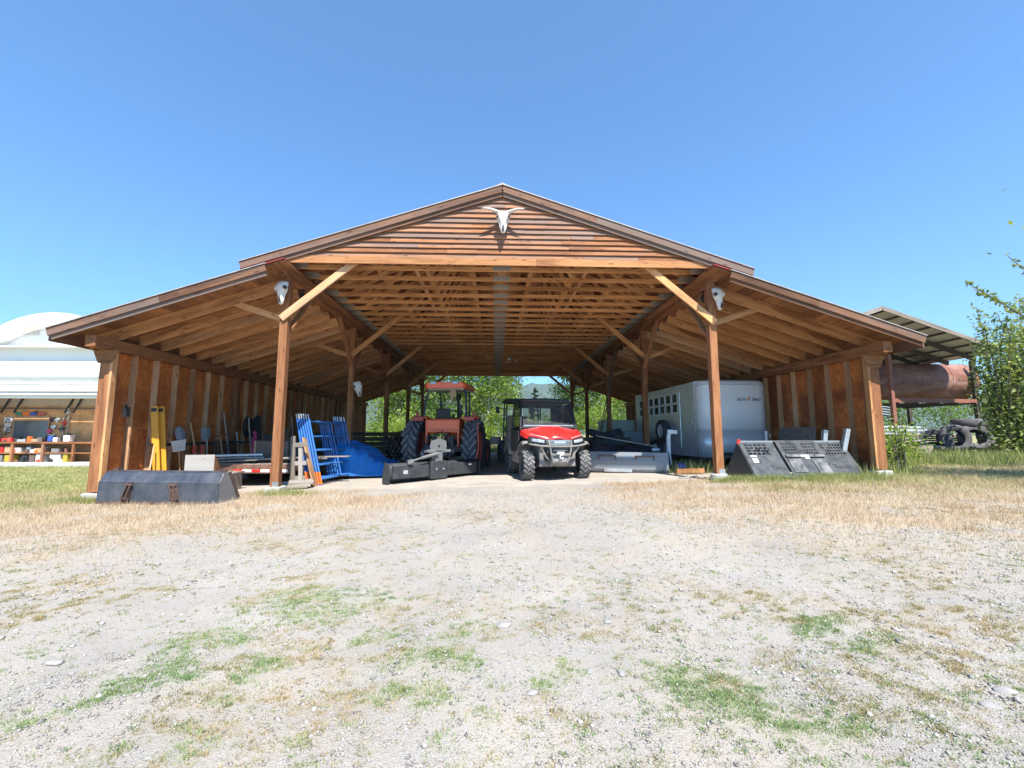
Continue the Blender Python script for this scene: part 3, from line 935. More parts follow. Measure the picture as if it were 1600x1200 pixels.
# ------------------------------------------------------------------ cattle skulls
def skull_mesh_rings(w, L):
    """rings down the face; local: x across, z down is negative, y toward viewer negative"""
    prof = [(0.0, 0.62, 0.34, 0.10), (0.04, 0.86, 0.55, 0.10), (0.14, 1.0, 0.80, 0.06), (0.25, 0.86, 0.92, 0.0), (0.35, 1.0, 0.9, 0.0), (0.45, 0.72, 0.82, 0.0), (0.60, 0.50, 0.70, 0.0), (0.75, 0.48, 0.58, 0.0), (0.88, 0.46, 0.44, 0.0), (0.96, 0.40, 0.30, 0.0), (1.0, 0.24, 0.18, 0.0)]
    rings = []
    for t, a, d, off in prof:
        r = []
        for k in range(18):
            an = 2 * PI * k / 18
            ca, sa = math.cos(an), math.sin(an)
            sx = math.copysign(abs(ca) ** 0.8, ca); sy = math.copysign(abs(sa) ** 0.8, sa)
            r.append((sx * a * w / 2, -0.05 * d + sy * d * w * 0.36 - 0.02, -t * L))
        rings.append(r)
    return rings


def skull(loc, label, rz=0.0, w=0.22, L=0.46, horns=False, tilt=0.0, flip=0.0):
    t = thing("cattle_skull", label, "skull", loc, 0, "bleached cattle skulls", rot=(tilt, flip, rz))
    m = MB(); m.loft(skull_mesh_rings(w, L))
    for s in (-1, 1):    # eye rims and cheek ridges
        m.lathe([(w * 0.17, -0.012), (w * 0.21, 0.0), (w * 0.17, 0.018)], Matrix.Translation((s * w * 0.43, -w * 0.44, -0.34 * L)) @ Matrix.Rotation(-PI / 2 + s * 0.8, 4, 'Z'), 14)
        m.tube([(s * w * 0.42, -w * 0.2, -0.42 * L), (s * w * 0.30, -w * 0.2, -0.6 * L), (s * w * 0.21, -w * 0.16, -0.85 * L)], [0.02, 0.014, 0.01], 8)
        m.tube([(s * w * 0.05, -w * 0.26, -0.62 * L), (s * w * 0.07, -w * 0.22, -0.8 * L), (s * w * 0.1, -w * 0.12, -0.98 * L)], [0.012, 0.011, 0.012], 8)
    sk = m.build("skull_bone", M['bone'], t, smooth=True)
    m = MB()
    for s in (-1, 1):
        m.lathe([(0, -0.02), (w * 0.14, -0.012), (w * 0.18, 0.004), (w * 0.14, 0.014), (0, 0.016)], Matrix.Translation((s * w * 0.425, -w * 0.435, -0.34 * L)) @ Matrix.Rotation(-PI / 2 + s * 0.8, 4, 'Z'), 14)
    m.build("eye_socket_shade", M['bonedark'], t, smooth=True)  # solid dark lenses painted as the shade of the sockets
    m = MB(); m.prism([(-w * 0.075, -0.95 * L), (w * 0.075, -0.95 * L), (w * 0.085, -0.82 * L), (w * 0.03, -0.68 * L), (-w * 0.03, -0.68 * L), (-w * 0.085, -0.82 * L)], 1, -w * 0.44, -w * 0.12)
    m.build("nose_opening_shade", M['bonedark'], t)  # solid dark prism, the shade of the nasal cavity put into its colour
    if horns:
        for s in (-1, 1):
            m = MB(); pts = []; rs = []
            for k in range(12):
                u = k / 11
                pts.append((s * (0.07 + 0.37 * u), -0.05 - 0.16 * math.sin(u * 1.5), -0.035 + 0.018 * math.sin(u * PI * 0.9) - 0.012 * u))
                rs.append(0.040 * (1 - u) ** 0.75 + 0.004)
            m.tube(pts, rs, 12); m.build("horn", M['horn'], t, smooth=True)
    return t


skull((0.14, 8.70, 5.71), "large white longhorn skull with wide horns on the gable boards", 0, 0.24, 0.48, True, -0.12)
skull((PL + 0.01, 8.87, 4.22), "bleached hornless skull hung on the left front post, facing out", -0.25, 0.25, 0.48, False, -0.1)
skull((PR + 0.04, 8.87, 4.20), "bleached hornless skull hung on the right front post, snout tilted right", 0.3, 0.24, 0.48, False, -0.1, -0.12)
skull((PL + 0.16, 13.2, 2.70), "bleached skull low on the second left post above the scaffold frames", 0.5, 0.25, 0.46, False, -0.1, -0.25)


# ================================================================== vehicles
def tyre(prof_r, rim_r, width, lugs=0, style='utv', seg=36):
    """tyre mesh about local x axis, centred; returns MB"""
    m = MB(); w = width / 2; r = prof_r
    m.lathe([(rim_r, -w * 0.72), (rim_r + (r - rim_r) * 0.35, -w * 0.98), (r * 0.9, -w * 0.96), (r * 0.965, -w * 0.72), (r * 0.975, 0), (r * 0.965, w * 0.72), (r * 0.9, w * 0.96), (rim_r + (r - rim_r) * 0.35, w * 0.98), (rim_r, w * 0.72)], seg=seg)

    m.cur = 1

    def P(x, rad, a): return Vector((x, rad * math.cos(a), rad * math.sin(a)))
    if style == 'ag':
        for k in range(lugs):
            for s in (-1, 1):
                a0 = 2 * PI * (k + (0.5 if s > 0 else 0)) / lugs
                prev = None
                pts = [(0.02 * s, a0), (s * w * 0.45, a0 + 0.16), (s * w * 0.97, a0 + 0.34)]
                for (xa, aa), (xb, ab) in zip(pts[:-1], pts[1:]):
                    ra = r * (0.99 if abs(xa) < w * 0.8 else 0.95); rb = r * (0.99 if abs(xb) < w * 0.8 else 0.955)
                    up = P(0, 1, (aa + ab) / 2)
                    m.bar(P(xa, ra, aa), P(xb, rb, ab), r * 0.066, r * 0.075, up, rnd=0.9)
    else:
        for k in range(lugs):
            for j, (xa, xb, da) in enumerate(((-0.95, -0.35, 0.10), (-0.3, 0.3, -0.08), (0.35, 0.95, 0.10))):
                a0 = 2 * PI * (k + 0.5 * (j % 2)) / lugs
                up = P(0, 1, a0)
                rr = r * 0.985 if j == 1 else r * 0.965
                m.bar(P(xa * w, rr, a0 - da), P(xb * w, rr, a0 + da), r * 0.13, r * 0.07, up, rnd=0.9)
    return m


def rim_mb(rim_r, width, dish=0.3, bolts=5):
    m = MB(); w = width / 2
    m.lathe([(rim_r * 1.02, -w * 0.72), (rim_r * 0.98, -w * 0.7), (rim_r * 0.9, -w * (0.6 - dish)), (rim_r * 0.45, -w * (0.45 - dish)), (rim_r * 0.3, -w * 0.5), (0, -w * 0.52)], seg=28)
    m.lathe([(rim_r * 1.02, w * 0.72), (rim_r * 0.95, w * 0.6), (rim_r * 0.9, w * 0.1), (0, w * 0.1)], seg=28)
    for k in range(bolts):
        a = 2 * PI * k / bolts
        c = Vector((-w * 0.45, rim_r * 0.62 * math.cos(a), rim_r * 0.62 * math.sin(a)))
        m.bar(c, c + Vector((-w * 0.12, 0, 0)), rim_r * 0.12, rim_r * 0.12)
    return m


def wheel(name, parent, loc, tyre_me, rim_me, rot=(0, 0, 0), spin=0.0):
    w = bpy.data.objects.new(name, None); COL.objects.link(w)
    w.parent = parent; w.location = loc; w.rotation_euler = rot
    inst("tyre", tyre_me, w, rot=(spin, 0, 0)); inst("rim", rim_me, w, rot=(spin, 0, 0))
    return w


# ------------------------------------------------------------------ red utility vehicle
def build_utv():
    t = thing("utility_vehicle", "red side by side utility vehicle with a black soft top parked facing out", "utility vehicle", (1.365, 10.3, g(1.4)), R(8.0))
    ty = tyre(0.335, 0.17, 0.25, 18).mesh("utv_tyre", [M['rubber'], M['dustrubber']])
    rm = rim_mb(0.172, 0.25).mesh("utv_rim", M['black'], True)
    for s in (-1, 1):
        wheel("wheel", t, (s * 0.655, 0, 0.335), ty, rm, (0, 0, PI if s > 0 else 0), random.random())
        wheel("wheel", t, (s * 0.655, 1.98, 0.335), ty, rm, (0, 0, PI if s > 0 else 0), random.random())
    # tub and skirts
    m = MB()
    m.prism([(-0.28, 0.30), (0.42, 0.30), (0.5, 0.34), (1.45, 0.34), (1.6, 0.42), (1.6, 0.78), (0.55, 0.78), (0.45, 0.95), (-0.30, 0.72)], 0, -0.42, 0.42)
    m.prism([(0.45, 0.33), (1.5, 0.33), (1.5, 0.62), (0.52, 0.62)], 0, -0.74, 0.74)
    m.build("chassis", M['mud'], t, bevel=0.02)
    # hood: crowned sheet with a raised centre
    us = [(-0.42, 0.90), (-0.36, 0.965), (-0.22, 1.03), (0.0, 1.10), (0.2, 1.155), (0.38, 1.19), (0.47, 1.20)]
    grid = []
    for i, (y, z) in enumerate(us):
        hw = 0.25 + 0.40 * min(1, (y + 0.42) / 0.5) ** 0.6
        row = []
        for k in range(-8, 9):
            u = k / 8
            crown = -0.075 * abs(u) ** 2.6 + (0.018 if abs(u) < 0.42 else 0.0)
            row.append((u * hw, y + 0.05 * u * u, z + crown))
        grid.append(row)
    m = MB(); m.sheet(grid)
    m.build("hood", M['red'], t, smooth=True, solid=0.02)
    for s in (-1, 1):    # red shoulder panel and dusty fender flare
        m = MB()
        m.loft([[(s * x, y, z) for x, y, z in ring] for ring in (
            [(0.36, -0.36, 0.955), (0.50, -0.33, 0.94), (0.52, -0.30, 0.86), (0.40, -0.33, 0.84)],
            [(0.50, -0.05, 1.06), (0.66, -0.02, 1.02), (0.70, 0.0, 0.93), (0.56, 0.0, 0.90)],
            [(0.60, 0.35, 1.15), (0.72, 0.36, 1.12), (0.75, 0.36, 1.0), (0.62, 0.36, 0.98)])])
        m.build("hood_shoulder", M['red'], t, bevel=0.012)
        m = MB(); arc = []
        for k in range(10):
            a = PI * (0.36 + 0.56 * k / 9)
            arc.append([(s * x, -0.02 - math.cos(a) * rr + 0.02, 0.40 + math.sin(a) * rr) for x, rr in ((0.44, 0.44), (0.62, 0.47), (0.76, 0.455), (0.79, 0.41))])
        m.sheet(arc); m.build("front_fender", M['mud'], t, smooth=True, solid=0.02)
        m = MB(); arc = []
        for k in range(10):
            a = PI * (0.08 + 0.84 * k / 9)
            arc.append([(s * x, 1.98 - math.cos(a) * rr, 0.40 + math.sin(a) * rr) for x, rr in ((0.44, 0.44), (0.62, 0.46), (0.77, 0.45), (0.79, 0.41))])
        m.sheet(arc); m.build("rear_fender", M['mud'], t, smooth=True, solid=0.02)
        # headlight: dark housing with a bright lens
        m = MB()
        m.loft([[(s * x, y, z) for x, y, z in ring] for ring in (
            [(0.27, -0.43, 0.90), (0.27, -0.44, 0.82), (0.34, -0.42, 0.78), (0.36, -0.40, 0.91)],
            [(0.46, -0.36, 0.955), (0.47, -0.40, 0.84), (0.53, -0.38, 0.78), (0.52, -0.33, 0.93)],
            [(0.62, -0.20, 0.985), (0.645, -0.26, 0.88), (0.68, -0.22, 0.82), (0.66, -0.16, 0.95)])])
        hl = m.build("headlight", M['black'], t, bevel=0.01)
        m = MB(); m.loft([[(s * x, y, z) for x, y, z in ring] for ring in (
            [(0.345, -0.45, 0.885), (0.345, -0.455, 0.825), (0.35, -0.40, 0.825), (0.35, -0.40, 0.885)],
            [(0.47, -0.405, 0.915), (0.48, -0.42, 0.845), (0.48, -0.37, 0.845), (0.47, -0.36, 0.915)],
            [(0.59, -0.285, 0.93), (0.60, -0.30, 0.87), (0.6, -0.25, 0.87), (0.59, -0.24, 0.93)])])
        m.build("lens", M['lamp'], hl, bevel=0.008)
        m = MB(); m.tube([(s * 0.27, -0.45, 0.935), (s * 0.46, -0.385, 0.985), (s * 0.63, -0.2, 1.02)], 0.012, 6); m.build("trim_strip", M['silver'], hl, smooth=True)
        # suspension
        for dz, dy in ((0.30, -0.10), (0.30, 0.14), (0.46, -0.06), (0.46, 0.1)):
            m = MB(); m.tube([(s * 0.18, dy, dz + 0.02), (s * 0.56, dy * 0.3, dz - 0.02)], 0.018, 8); m.build("suspension_arm", M['blacksteel'], t, smooth=True)
        m = MB(); m.tube([(s * 0.30, 0.02, 0.78), (s * 0.50, 0.02, 0.38)], 0.02, 8)
        m.tube([(s * 0.32 + s * 0.02 * math.cos(a_ * 1.2) * 1.4, 0.02 + 0.03 * math.sin(a_ * 1.2), 0.74) if False else (s * (0.31 + 0.16 * a_ / 40) + 0.034 * math.cos(a_ * 1.1), 0.02 + 0.034 * math.sin(a_ * 1.1), 0.76 - 0.32 * a_ / 40) for a_ in range(41)], 0.007, 5)
        m.build("shock_absorber", M['mud'], t, smooth=True)
    # nose: grille, bumper, brush guard, winch
    m = MB(); m.prism([(-0.44, 0.56), (-0.50, 0.62), (-0.49, 0.76), (-0.44, 0.90), (-0.3, 0.92), (-0.28, 0.42), (-0.38, 0.42)], 0, -0.31, 0.31); m.build("nose_panel", M['black'], t, bevel=0.02)
    m = MB()
    for k in range(4): m.bar((-0.24, -0.485 + 0.01 * k, 0.80 + 0.028 * k), (0.24, -0.485 + 0.01 * k, 0.80 + 0.028 * k), 0.02, 0.012)
    m.bar((-0.13, -0.487, 0.845), (0.13, -0.487, 0.845), 0.016, 0.05, rnd=0.5)
    m.build("grille", M['silver'], t)
    m = MB()
    for k in range(3): m.bar((-0.16, -0.505, 0.665 + 0.03 * k), (0.16, -0.505, 0.665 + 0.03 * k), 0.02, 0.014)
    m.build("grille", M['mud'], t)
    m = MB()
    m.tube([(-0.66, -0.32, 0.80), (-0.45, -0.49, 0.77), (-0.25, -0.545, 0.755), (0.25, -0.545, 0.755), (0.45, -0.49, 0.77), (0.66, -0.32, 0.80)], 0.02, 10)
    for s in (-1, 1):
        m.tube([(s * 0.24, -0.545, 0.755), (s * 0.22, -0.54, 0.60), (s * 0.16, -0.50, 0.40)], 0.019, 10)
        m.tube([(s * 0.24, -0.545, 0.755), (s * 0.26, -0.47, 0.87)], 0.017, 8)
        m.tube([(s * 0.45, -0.49, 0.77), (s * 0.30, -0.42, 0.52), (s * 0.18, -0.46, 0.42)], 0.017, 8)
    m.tube([(-0.22, -0.535, 0.585), (0.22, -0.535, 0.585)], 0.017, 8)
    m.build("brush_guard", M['mud'], t, smooth=True)
    m = MB(); m.prism([(-0.46, 0.36), (-0.50, 0.42), (-0.49, 0.58), (-0.40, 0.58), (-0.3, 0.32)], 0, -0.2, 0.2); m.build("skid_plate", M['mud'], t, bevel=0.01)
    m = MB(); m.box(-0.09, 0.09, -0.56, -0.53, 0.575, 0.64); wn_ = m.build("winch_fairlead", M['silver'], t, bevel=0.006)
    m = MB(); m.tube([(0.01 + 0.035 * math.cos(a), -0.575, 0.535 + 0.045 * math.sin(a)) for a in np.linspace(0.6, 6.0, 14)], 0.013, 6); m.tube([(0.02, -0.575, 0.56), (0.02, -0.56, 0.61)], 0.014, 6); m.build("winch_hook", M['white'], wn_, smooth=True)
    # cab: pillars, roof, glass
    for s in (-1, 1):
        m = MB()
        m.tube([(s * 0.70, 0.44, 1.12), (s * 0.665, 0.62, 1.55), (s * 0.62, 0.80, 1.84)], 0.028, 8)
        m.tube([(s * 0.62, 0.80, 1.84), (s * 0.64, 1.58, 1.85), (s * 0.69, 1.64, 1.2), (s * 0.70, 1.6, 0.7)], 0.028, 8)
        m.build("roll_bar", M['black'], t, smooth=True)
        m = MB(); m.prism([(0.50, 0.60), (1.55, 0.60), (1.58, 1.16), (0.52, 1.10)], 0, s * 0.735 - 0.012, s * 0.735 + 0.012); m.build("door", M['blacksteel'], t, bevel=0.01)
        m = MB(); m.prism([(0.56, 1.12), (1.58, 1.17), (1.56, 1.80), (0.82, 1.80)], 0, s * 0.68 - 0.004, s * 0.68 + 0.004); m.build("side_window", M['darkglass'], t)
    m = MB(); m.loft([[(x, y, z) for x, z in ((-0.66 * k_, 1.84), (-0.60 * k_, 1.905 + dz), (0, 1.93 + dz), (0.60 * k_, 1.905 + dz), (0.66 * k_, 1.84))] for y, k_, dz in ((0.70, 0.98, -0.03), (0.78, 1.0, 0.0), (1.05, 1.0, -0.012), (1.3, 1.0, 0.0), (1.6, 1.0, -0.012), (1.68, 0.98, -0.04))])
    m.build("soft_top", M['blacktarp'], t, bevel=0.02)
    m = MB()
    a_, b_ = (0.455, 1.19), (0.79, 1.82)
    m.add([(-0.64, a_[0], a_[1]), (0.64, a_[0], a_[1]), (0.585, b_[0], b_[1]), (-0.585, b_[0], b_[1])], [(0, 1, 2, 3)]); m.build("windshield", M['darkglass'], t, solid=0.006)
    m = MB(); m.bar((-0.68, 0.45, 1.185), (0.68, 0.45, 1.185), 0.05, 0.05); m.bar((-0.62, 0.79, 1.835), (0.62, 0.79, 1.835), 0.05, 0.04); m.build("windshield_frame", M['black'], t, bevel=0.01)
    m = MB(); m.bar((-0.62, 0.47, 1.235), (0.62, 0.47, 1.235), 0.014, 0.02); m.build("wiper_rail", M['silver'], t)
    # rear cab wall with a three-pane window
    m = MB(); y = 1.62
    m.box(-0.64, 0.64, y - 0.012, y + 0.012, 0.7, 1.32); m.box(-0.62, 0.62, y - 0.012, y + 0.012, 1.72, 1.83)
    for x0, x1 in ((-0.64, -0.5), (0.36, 0.64), (-0.20, -0.17), (0.06, 0.09)): m.box(x0, x1, y - 0.013, y + 0.013, 1.30, 1.74)
    m.build("rear_panel", M['black'], t)
    m = MB()
    for x in (-0.36, 0.36):
        m.prism([(1.05, 0.78), (1.5, 0.74), (1.5, 0.86), (1.05, 0.9)], 0, x - 0.25, x + 0.25)
        m.prism([(1.42, 0.84), (1.52, 0.84), (1.6, 1.35), (1.5, 1.35)], 0, x - 0.24, x + 0.24)
    m.build("seat", M['black'], t, bevel=0.03)
    m = MB(); m.tube([(-0.34 + 0.17 * math.cos(a), 0.92 - 0.06 * math.sin(a), 1.16 + 0.155 * math.sin(a)) for a in np.linspace(0, 2 * PI, 21)], 0.014, 6); m.tube([(-0.34, 0.92, 1.16), (-0.34, 0.62, 1.06)], 0.018, 6); m.build("steering_wheel", M['black'], t, smooth=True)
    m = MB(); m.prism([(0.46, 1.0), (0.7, 1.0), (0.66, 1.14), (0.46, 1.19)], 0, -0.66, 0.66); m.build("dashboard", M['black'], t, bevel=0.02)
    # cargo bed
    m = MB(); m.box(-0.70, 0.70, 1.68, 2.62, 0.74, 0.78)
    for s in (-1, 1): m.box(s * 0.71 - 0.02, s * 0.71 + 0.02, 1.68, 2.62, 0.74, 1.06)
    m.box(-0.72, 0.72, 2.60, 2.64, 0.74, 1.06); m.box(-0.72, 0.72, 1.66, 1.70, 0.74, 1.08)
    m.build("cargo_bed", M['mud'], t, bevel=0.01)


build_utv()


# ------------------------------------------------------------------ orange tractor seen from behind
def build_tractor():
    # local frame: forward +y, rear axle at the origin
    t = thing("tractor", "orange farm tractor with tall lugged rear tyres seen from behind", "tractor", (-1.46, 13.15, g(-1.5)), R(-10))
    ty = tyre(0.755, 0.42, 0.42, 20, 'ag', 48).mesh("rear_tyre", [M['rubber'], M['lug']])
    rm = rim_mb(0.43, 0.40, 0.2, 8).mesh("rear_rim", M['maroon'], True)
    for s in (-1, 1): wheel("rear_wheel", t, (s * 0.87, 0, 0.755), ty, rm, (0, 0, PI if s > 0 else 0), 0.2)
    ty = tyre(0.47, 0.25, 0.28, 16, 'ag', 32).mesh("front_tyre", [M['rubber'], M['lug']])
    rm = rim_mb(0.255, 0.27, 0.1, 6).mesh("front_rim", M['maroon'], True)
    for s in (-1, 1): wheel("front_wheel", t, (s * 0.74, 2.1, 0.47), ty, rm, (0, 0, PI if s > 0 else 0), 0.4)
    m = MB(); m.box(-0.24, 0.24, -0.28, 1.0, 0.42, 0.86); m.box(-0.66, 0.66, -0.13, 0.13, 0.58, 0.82); m.prism([(-0.35, 0.5), (-0.28, 0.9), (0.2, 0.95), (0.2, 0.45)], 0, -0.17, 0.17)
    m.box(-0.14, 0.14, -0.36, -0.28, 0.46, 0.78); m.build("transmission", M['blacksteel'], t, bevel=0.02)
    m = MB(); m.tube([(0, -0.36, 0.62), (0, -0.50, 0.62)], 0.035, 10); m.build("power_shaft", M['silver'], t, smooth=True)
    m = MB(); m.box(-0.2, 0.2, 1.0, 2.3, 0.5, 0.95); m.bar((-0.6, 2.1, 0.5), (0.6, 2.1, 0.5), 0.12, 0.12); m.build("front_axle", M['blacksteel'], t, bevel=0.02)
    m = MB(); m.prism([(0.95, 0.92), (2.5, 0.9), (2.55, 1.22), (2.4, 1.34), (0.95, 1.5)], 0, -0.3, 0.3); m.build("engine_hood", M['orange'], t, bevel=0.05)
    # rear panel between the fenders
    m = MB(); m.prism([(-0.30, 1.12), (-0.36, 1.16), (-0.36, 1.50), (-0.28, 1.545), (0.35, 1.545), (0.35, 1.12)], 0, -0.49, 0.49)
    m.box(-0.50, -0.44, -0.385, -0.2, 0.75, 1.52); m.box(0.44, 0.50, -0.385, -0.2, 0.75, 1.52)
    m.build("rear_body", M['orange'], t, bevel=0.018)
    m = MB(); m.bar((-0.44, -0.368, 1.225), (0.44, -0.368, 1.225), 0.016, 0.02); m.lathe([(0.0, 0), (0.035, 0), (0.03, 0.02), (0, 0.02)], Matrix.Translation((0, -0.38, 1.2)) @ Matrix.Rotation(-PI / 2, 4, 'Z'), 14); m.build("body_trim", M['maroon'], t)
    for s in (-1, 1):
        m = MB(); arc = []
        for k in range(12):
            a = PI * (0.40 + 0.38 * k / 11)
            rr = 0.85
            arc.append([(s * 0.50, -math.cos(a) * rr, 0.74 + math.sin(a) * rr), (s * 0.56, -math.cos(a) * (rr + 0.03), 0.74 + math.sin(a) * (rr + 0.03)), (s * 0.96, -math.cos(a) * (rr + 0.03), 0.74 + math.sin(a) * (rr + 0.03)), (s * 1.0, -math.cos(a) * (rr - 0.03), 0.74 + math.sin(a) * (rr - 0.03))])
        m.sheet(arc); fe = m.build("fender", M['orange'], t, smooth=True, solid=0.02)
        m = MB(); m.box(min(s * 0.60, s * 0.92), max(s * 0.60, s * 0.92), -0.30, -0.24, 1.48, 1.60); m.build("tail_lamp", M['maroon'], fe, bevel=0.02)
        m = MB(); m.bar((s * 0.86, -0.05, 1.54), (s * 0.86, -0.05, 1.76), 0.05, 0.09); m.build("hand_rail", M['maroon'], fe, bevel=0.01)
        # cab posts: rear pair and front pair
        m = MB(); m.tube([(s * 0.64, -0.16, 1.5), (s * 0.62, -0.02, 2.1), (s * 0.54, 0.02, 2.44)], 0.035, 8); m.build("cab_post", M['blacksteel'], t, smooth=True)
        m = MB(); m.tube([(s * 0.46, 1.05, 1.3), (s * 0.47, 0.98, 2.1), (s * 0.48, 0.9, 2.44)], 0.032, 8); m.build("cab_post", M['blacksteel'], t, smooth=True)
        # lift arms
        m = MB()
        m.bar((s * 0.30, -0.2, 0.52), (s * 0.42, -1.05, 0.46), 0.035, 0.075)
        m.build("lower_link", M['blacksteel'], t, bevel=0.008)
        m = MB(); m.bar((s * 0.28, -0.12, 0.98), (s * 0.36, -0.62, 1.02), 0.05, 0.08); m.tube([(s * 0.36, -0.62, 1.02), (s * 0.38, -0.66, 0.50)], 0.022, 8)
        m.tube([(s * 0.375, -0.645, 0.86), (s * 0.378, -0.655, 0.66)], 0.04, 10)
        m.build("lift_arm", M['blacksteel'], t, smooth=False)
    m = MB(); m.tube([(0, -0.34, 0.98), (0, -0.62, 0.92), (0, -1.0, 0.86)], 0.028, 8); m.tube([(0, -0.5, 0.94), (0, -0.82, 0.89)], 0.042, 10); m.build("top_link", M['blacksteel'], t, smooth=True)
    m = MB(); m.tube([(-0.34, -0.35, 0.74), (-0.48, -0.6, 0.62), (-0.42, -0.85, 0.55)], 0.05, 10); m.tube([(0.3, -0.4, 0.85), (0.44, -0.75, 0.6)], 0.03, 8); m.build("hydraulic_cylinder", M['greysteel'], t, smooth=True)
    for k in range(6):
        m = MB(); x = -0.2 + 0.085 * k
        m.tube([(x, -0.37, 1.14), (x + random.uniform(-.05, .05), -0.52, 1.10 + random.uniform(-.05, .05)), (x * 0.6 + random.uniform(-.1, .1), -0.56, 0.9), (x * 0.8 + random.uniform(-.15, .15), -0.45, 0.7)], 0.013, 6); m.build("hydraulic_hose", M['black'], t, smooth=True)
    m = MB(); m.box(0.18, 0.36, -0.46, -0.36, 0.86, 1.02); m.box(-0.30, -0.2, -0.42, -0.34, 0.9, 1.05); m.box(0.05, 0.15, -0.44, -0.36, 1.02, 1.10); m.build("valve_block", M['blacksteel'], t, bevel=0.008)
    # roof
    m = MB()
    ring = lambda z, k: [(x * k, y, z) for x, y in ((-0.60, -0.12), (-0.52, -0.24), (0.52, -0.24), (0.60, -0.12), (0.60, 1.0), (0.5, 1.1), (-0.5, 1.1), (-0.60, 1.0))]
    m.loft([ring(2.44, 0.98), ring(2.48, 1.06), ring(2.57, 1.06), ring(2.625, 0.94)])
    rf = m.build("cab_roof", M['orange'], t, bevel=0.015)
    m = MB(); m.box(-0.55, 0.55, -0.1, 1.0, 2.415, 2.438); m.build("roof_lining", M['palegreen'], rf)
    for s in (-1, 1):
        m = MB(); m.box(s * 0.33 - 0.085, s * 0.33 + 0.085, -0.275, -0.235, 2.56, 2.63); m.build("work_lamp", M['lamp'], rf, bevel=0.01)
    # seat, wheel, controls, intake
    m = MB(); m.box(-0.25, 0.25, 0.02, 0.45, 1.5, 1.6); m.prism([(-0.02, 1.54), (0.1, 1.54), (0.06, 1.84), (-0.04, 1.84)], 0, -0.3, 0.12); m.build("seat", M['black'], t, bevel=0.03)
    m = MB(); m.tube([(0.0 + 0.19 * math.cos(a), 0.72 - 0.1 * math.sin(a), 1.72 + 0.13 * math.sin(a)) for a in np.linspace(0, 2 * PI, 21)], 0.015, 6); m.tube([(0, 0.74, 1.72), (0, 0.95, 1.4)], 0.03, 6); m.build("steering_wheel", M['black'], t, smooth=True)
    m = MB(); m.tube([(0.03, 1.3, 1.4), (0.03, 1.3, 2.32)], 0.045, 10); m.tube([(0.03, 1.3, 2.2), (0.03, 1.3, 2.42)], 0.08, 12); m.build("exhaust_stack", M['black'], t, smooth=True)
    m = MB(); m.tube([(0.12, 1.2, 1.42), (0.12, 1.2, 1.98)], 0.05, 10); m.tube([(0.12, 1.2, 1.93), (0.12, 1.2, 2.05)], 0.075, 12); m.build("air_intake", M['brown'], t, smooth=True)
    m = MB(); m.prism([(0.1, 2.41), (0.30, 2.41), (0.16, 2.02), (0.13, 2.02)], 1, 0.02, 0.05); m.build("hanging_cloth", M['cardboard'], t)
    for s, a in ((0.36, 0.06), (0.30, -0.05), (-0.36, 0.05)):
        m = MB(); m.tube([(s, 0.3, 1.5), (s + a, 0.32, 1.78)], 0.012, 6); m.tube([(s + a, 0.32, 1.76), (s + a, 0.32, 1.81)], 0.022, 8); m.build("control_lever", M['black'], t, smooth=True)
    m = MB(); m.box(0.95, 1.25, 2.0, 2.5, 0.75, 1.02); m.bar((0.4, 2.2, 0.85), (1.0, 2.2, 0.85), 0.1, 0.1); m.build("loader_mount", M['oldwood'], t, bevel=0.02)


build_tractor()


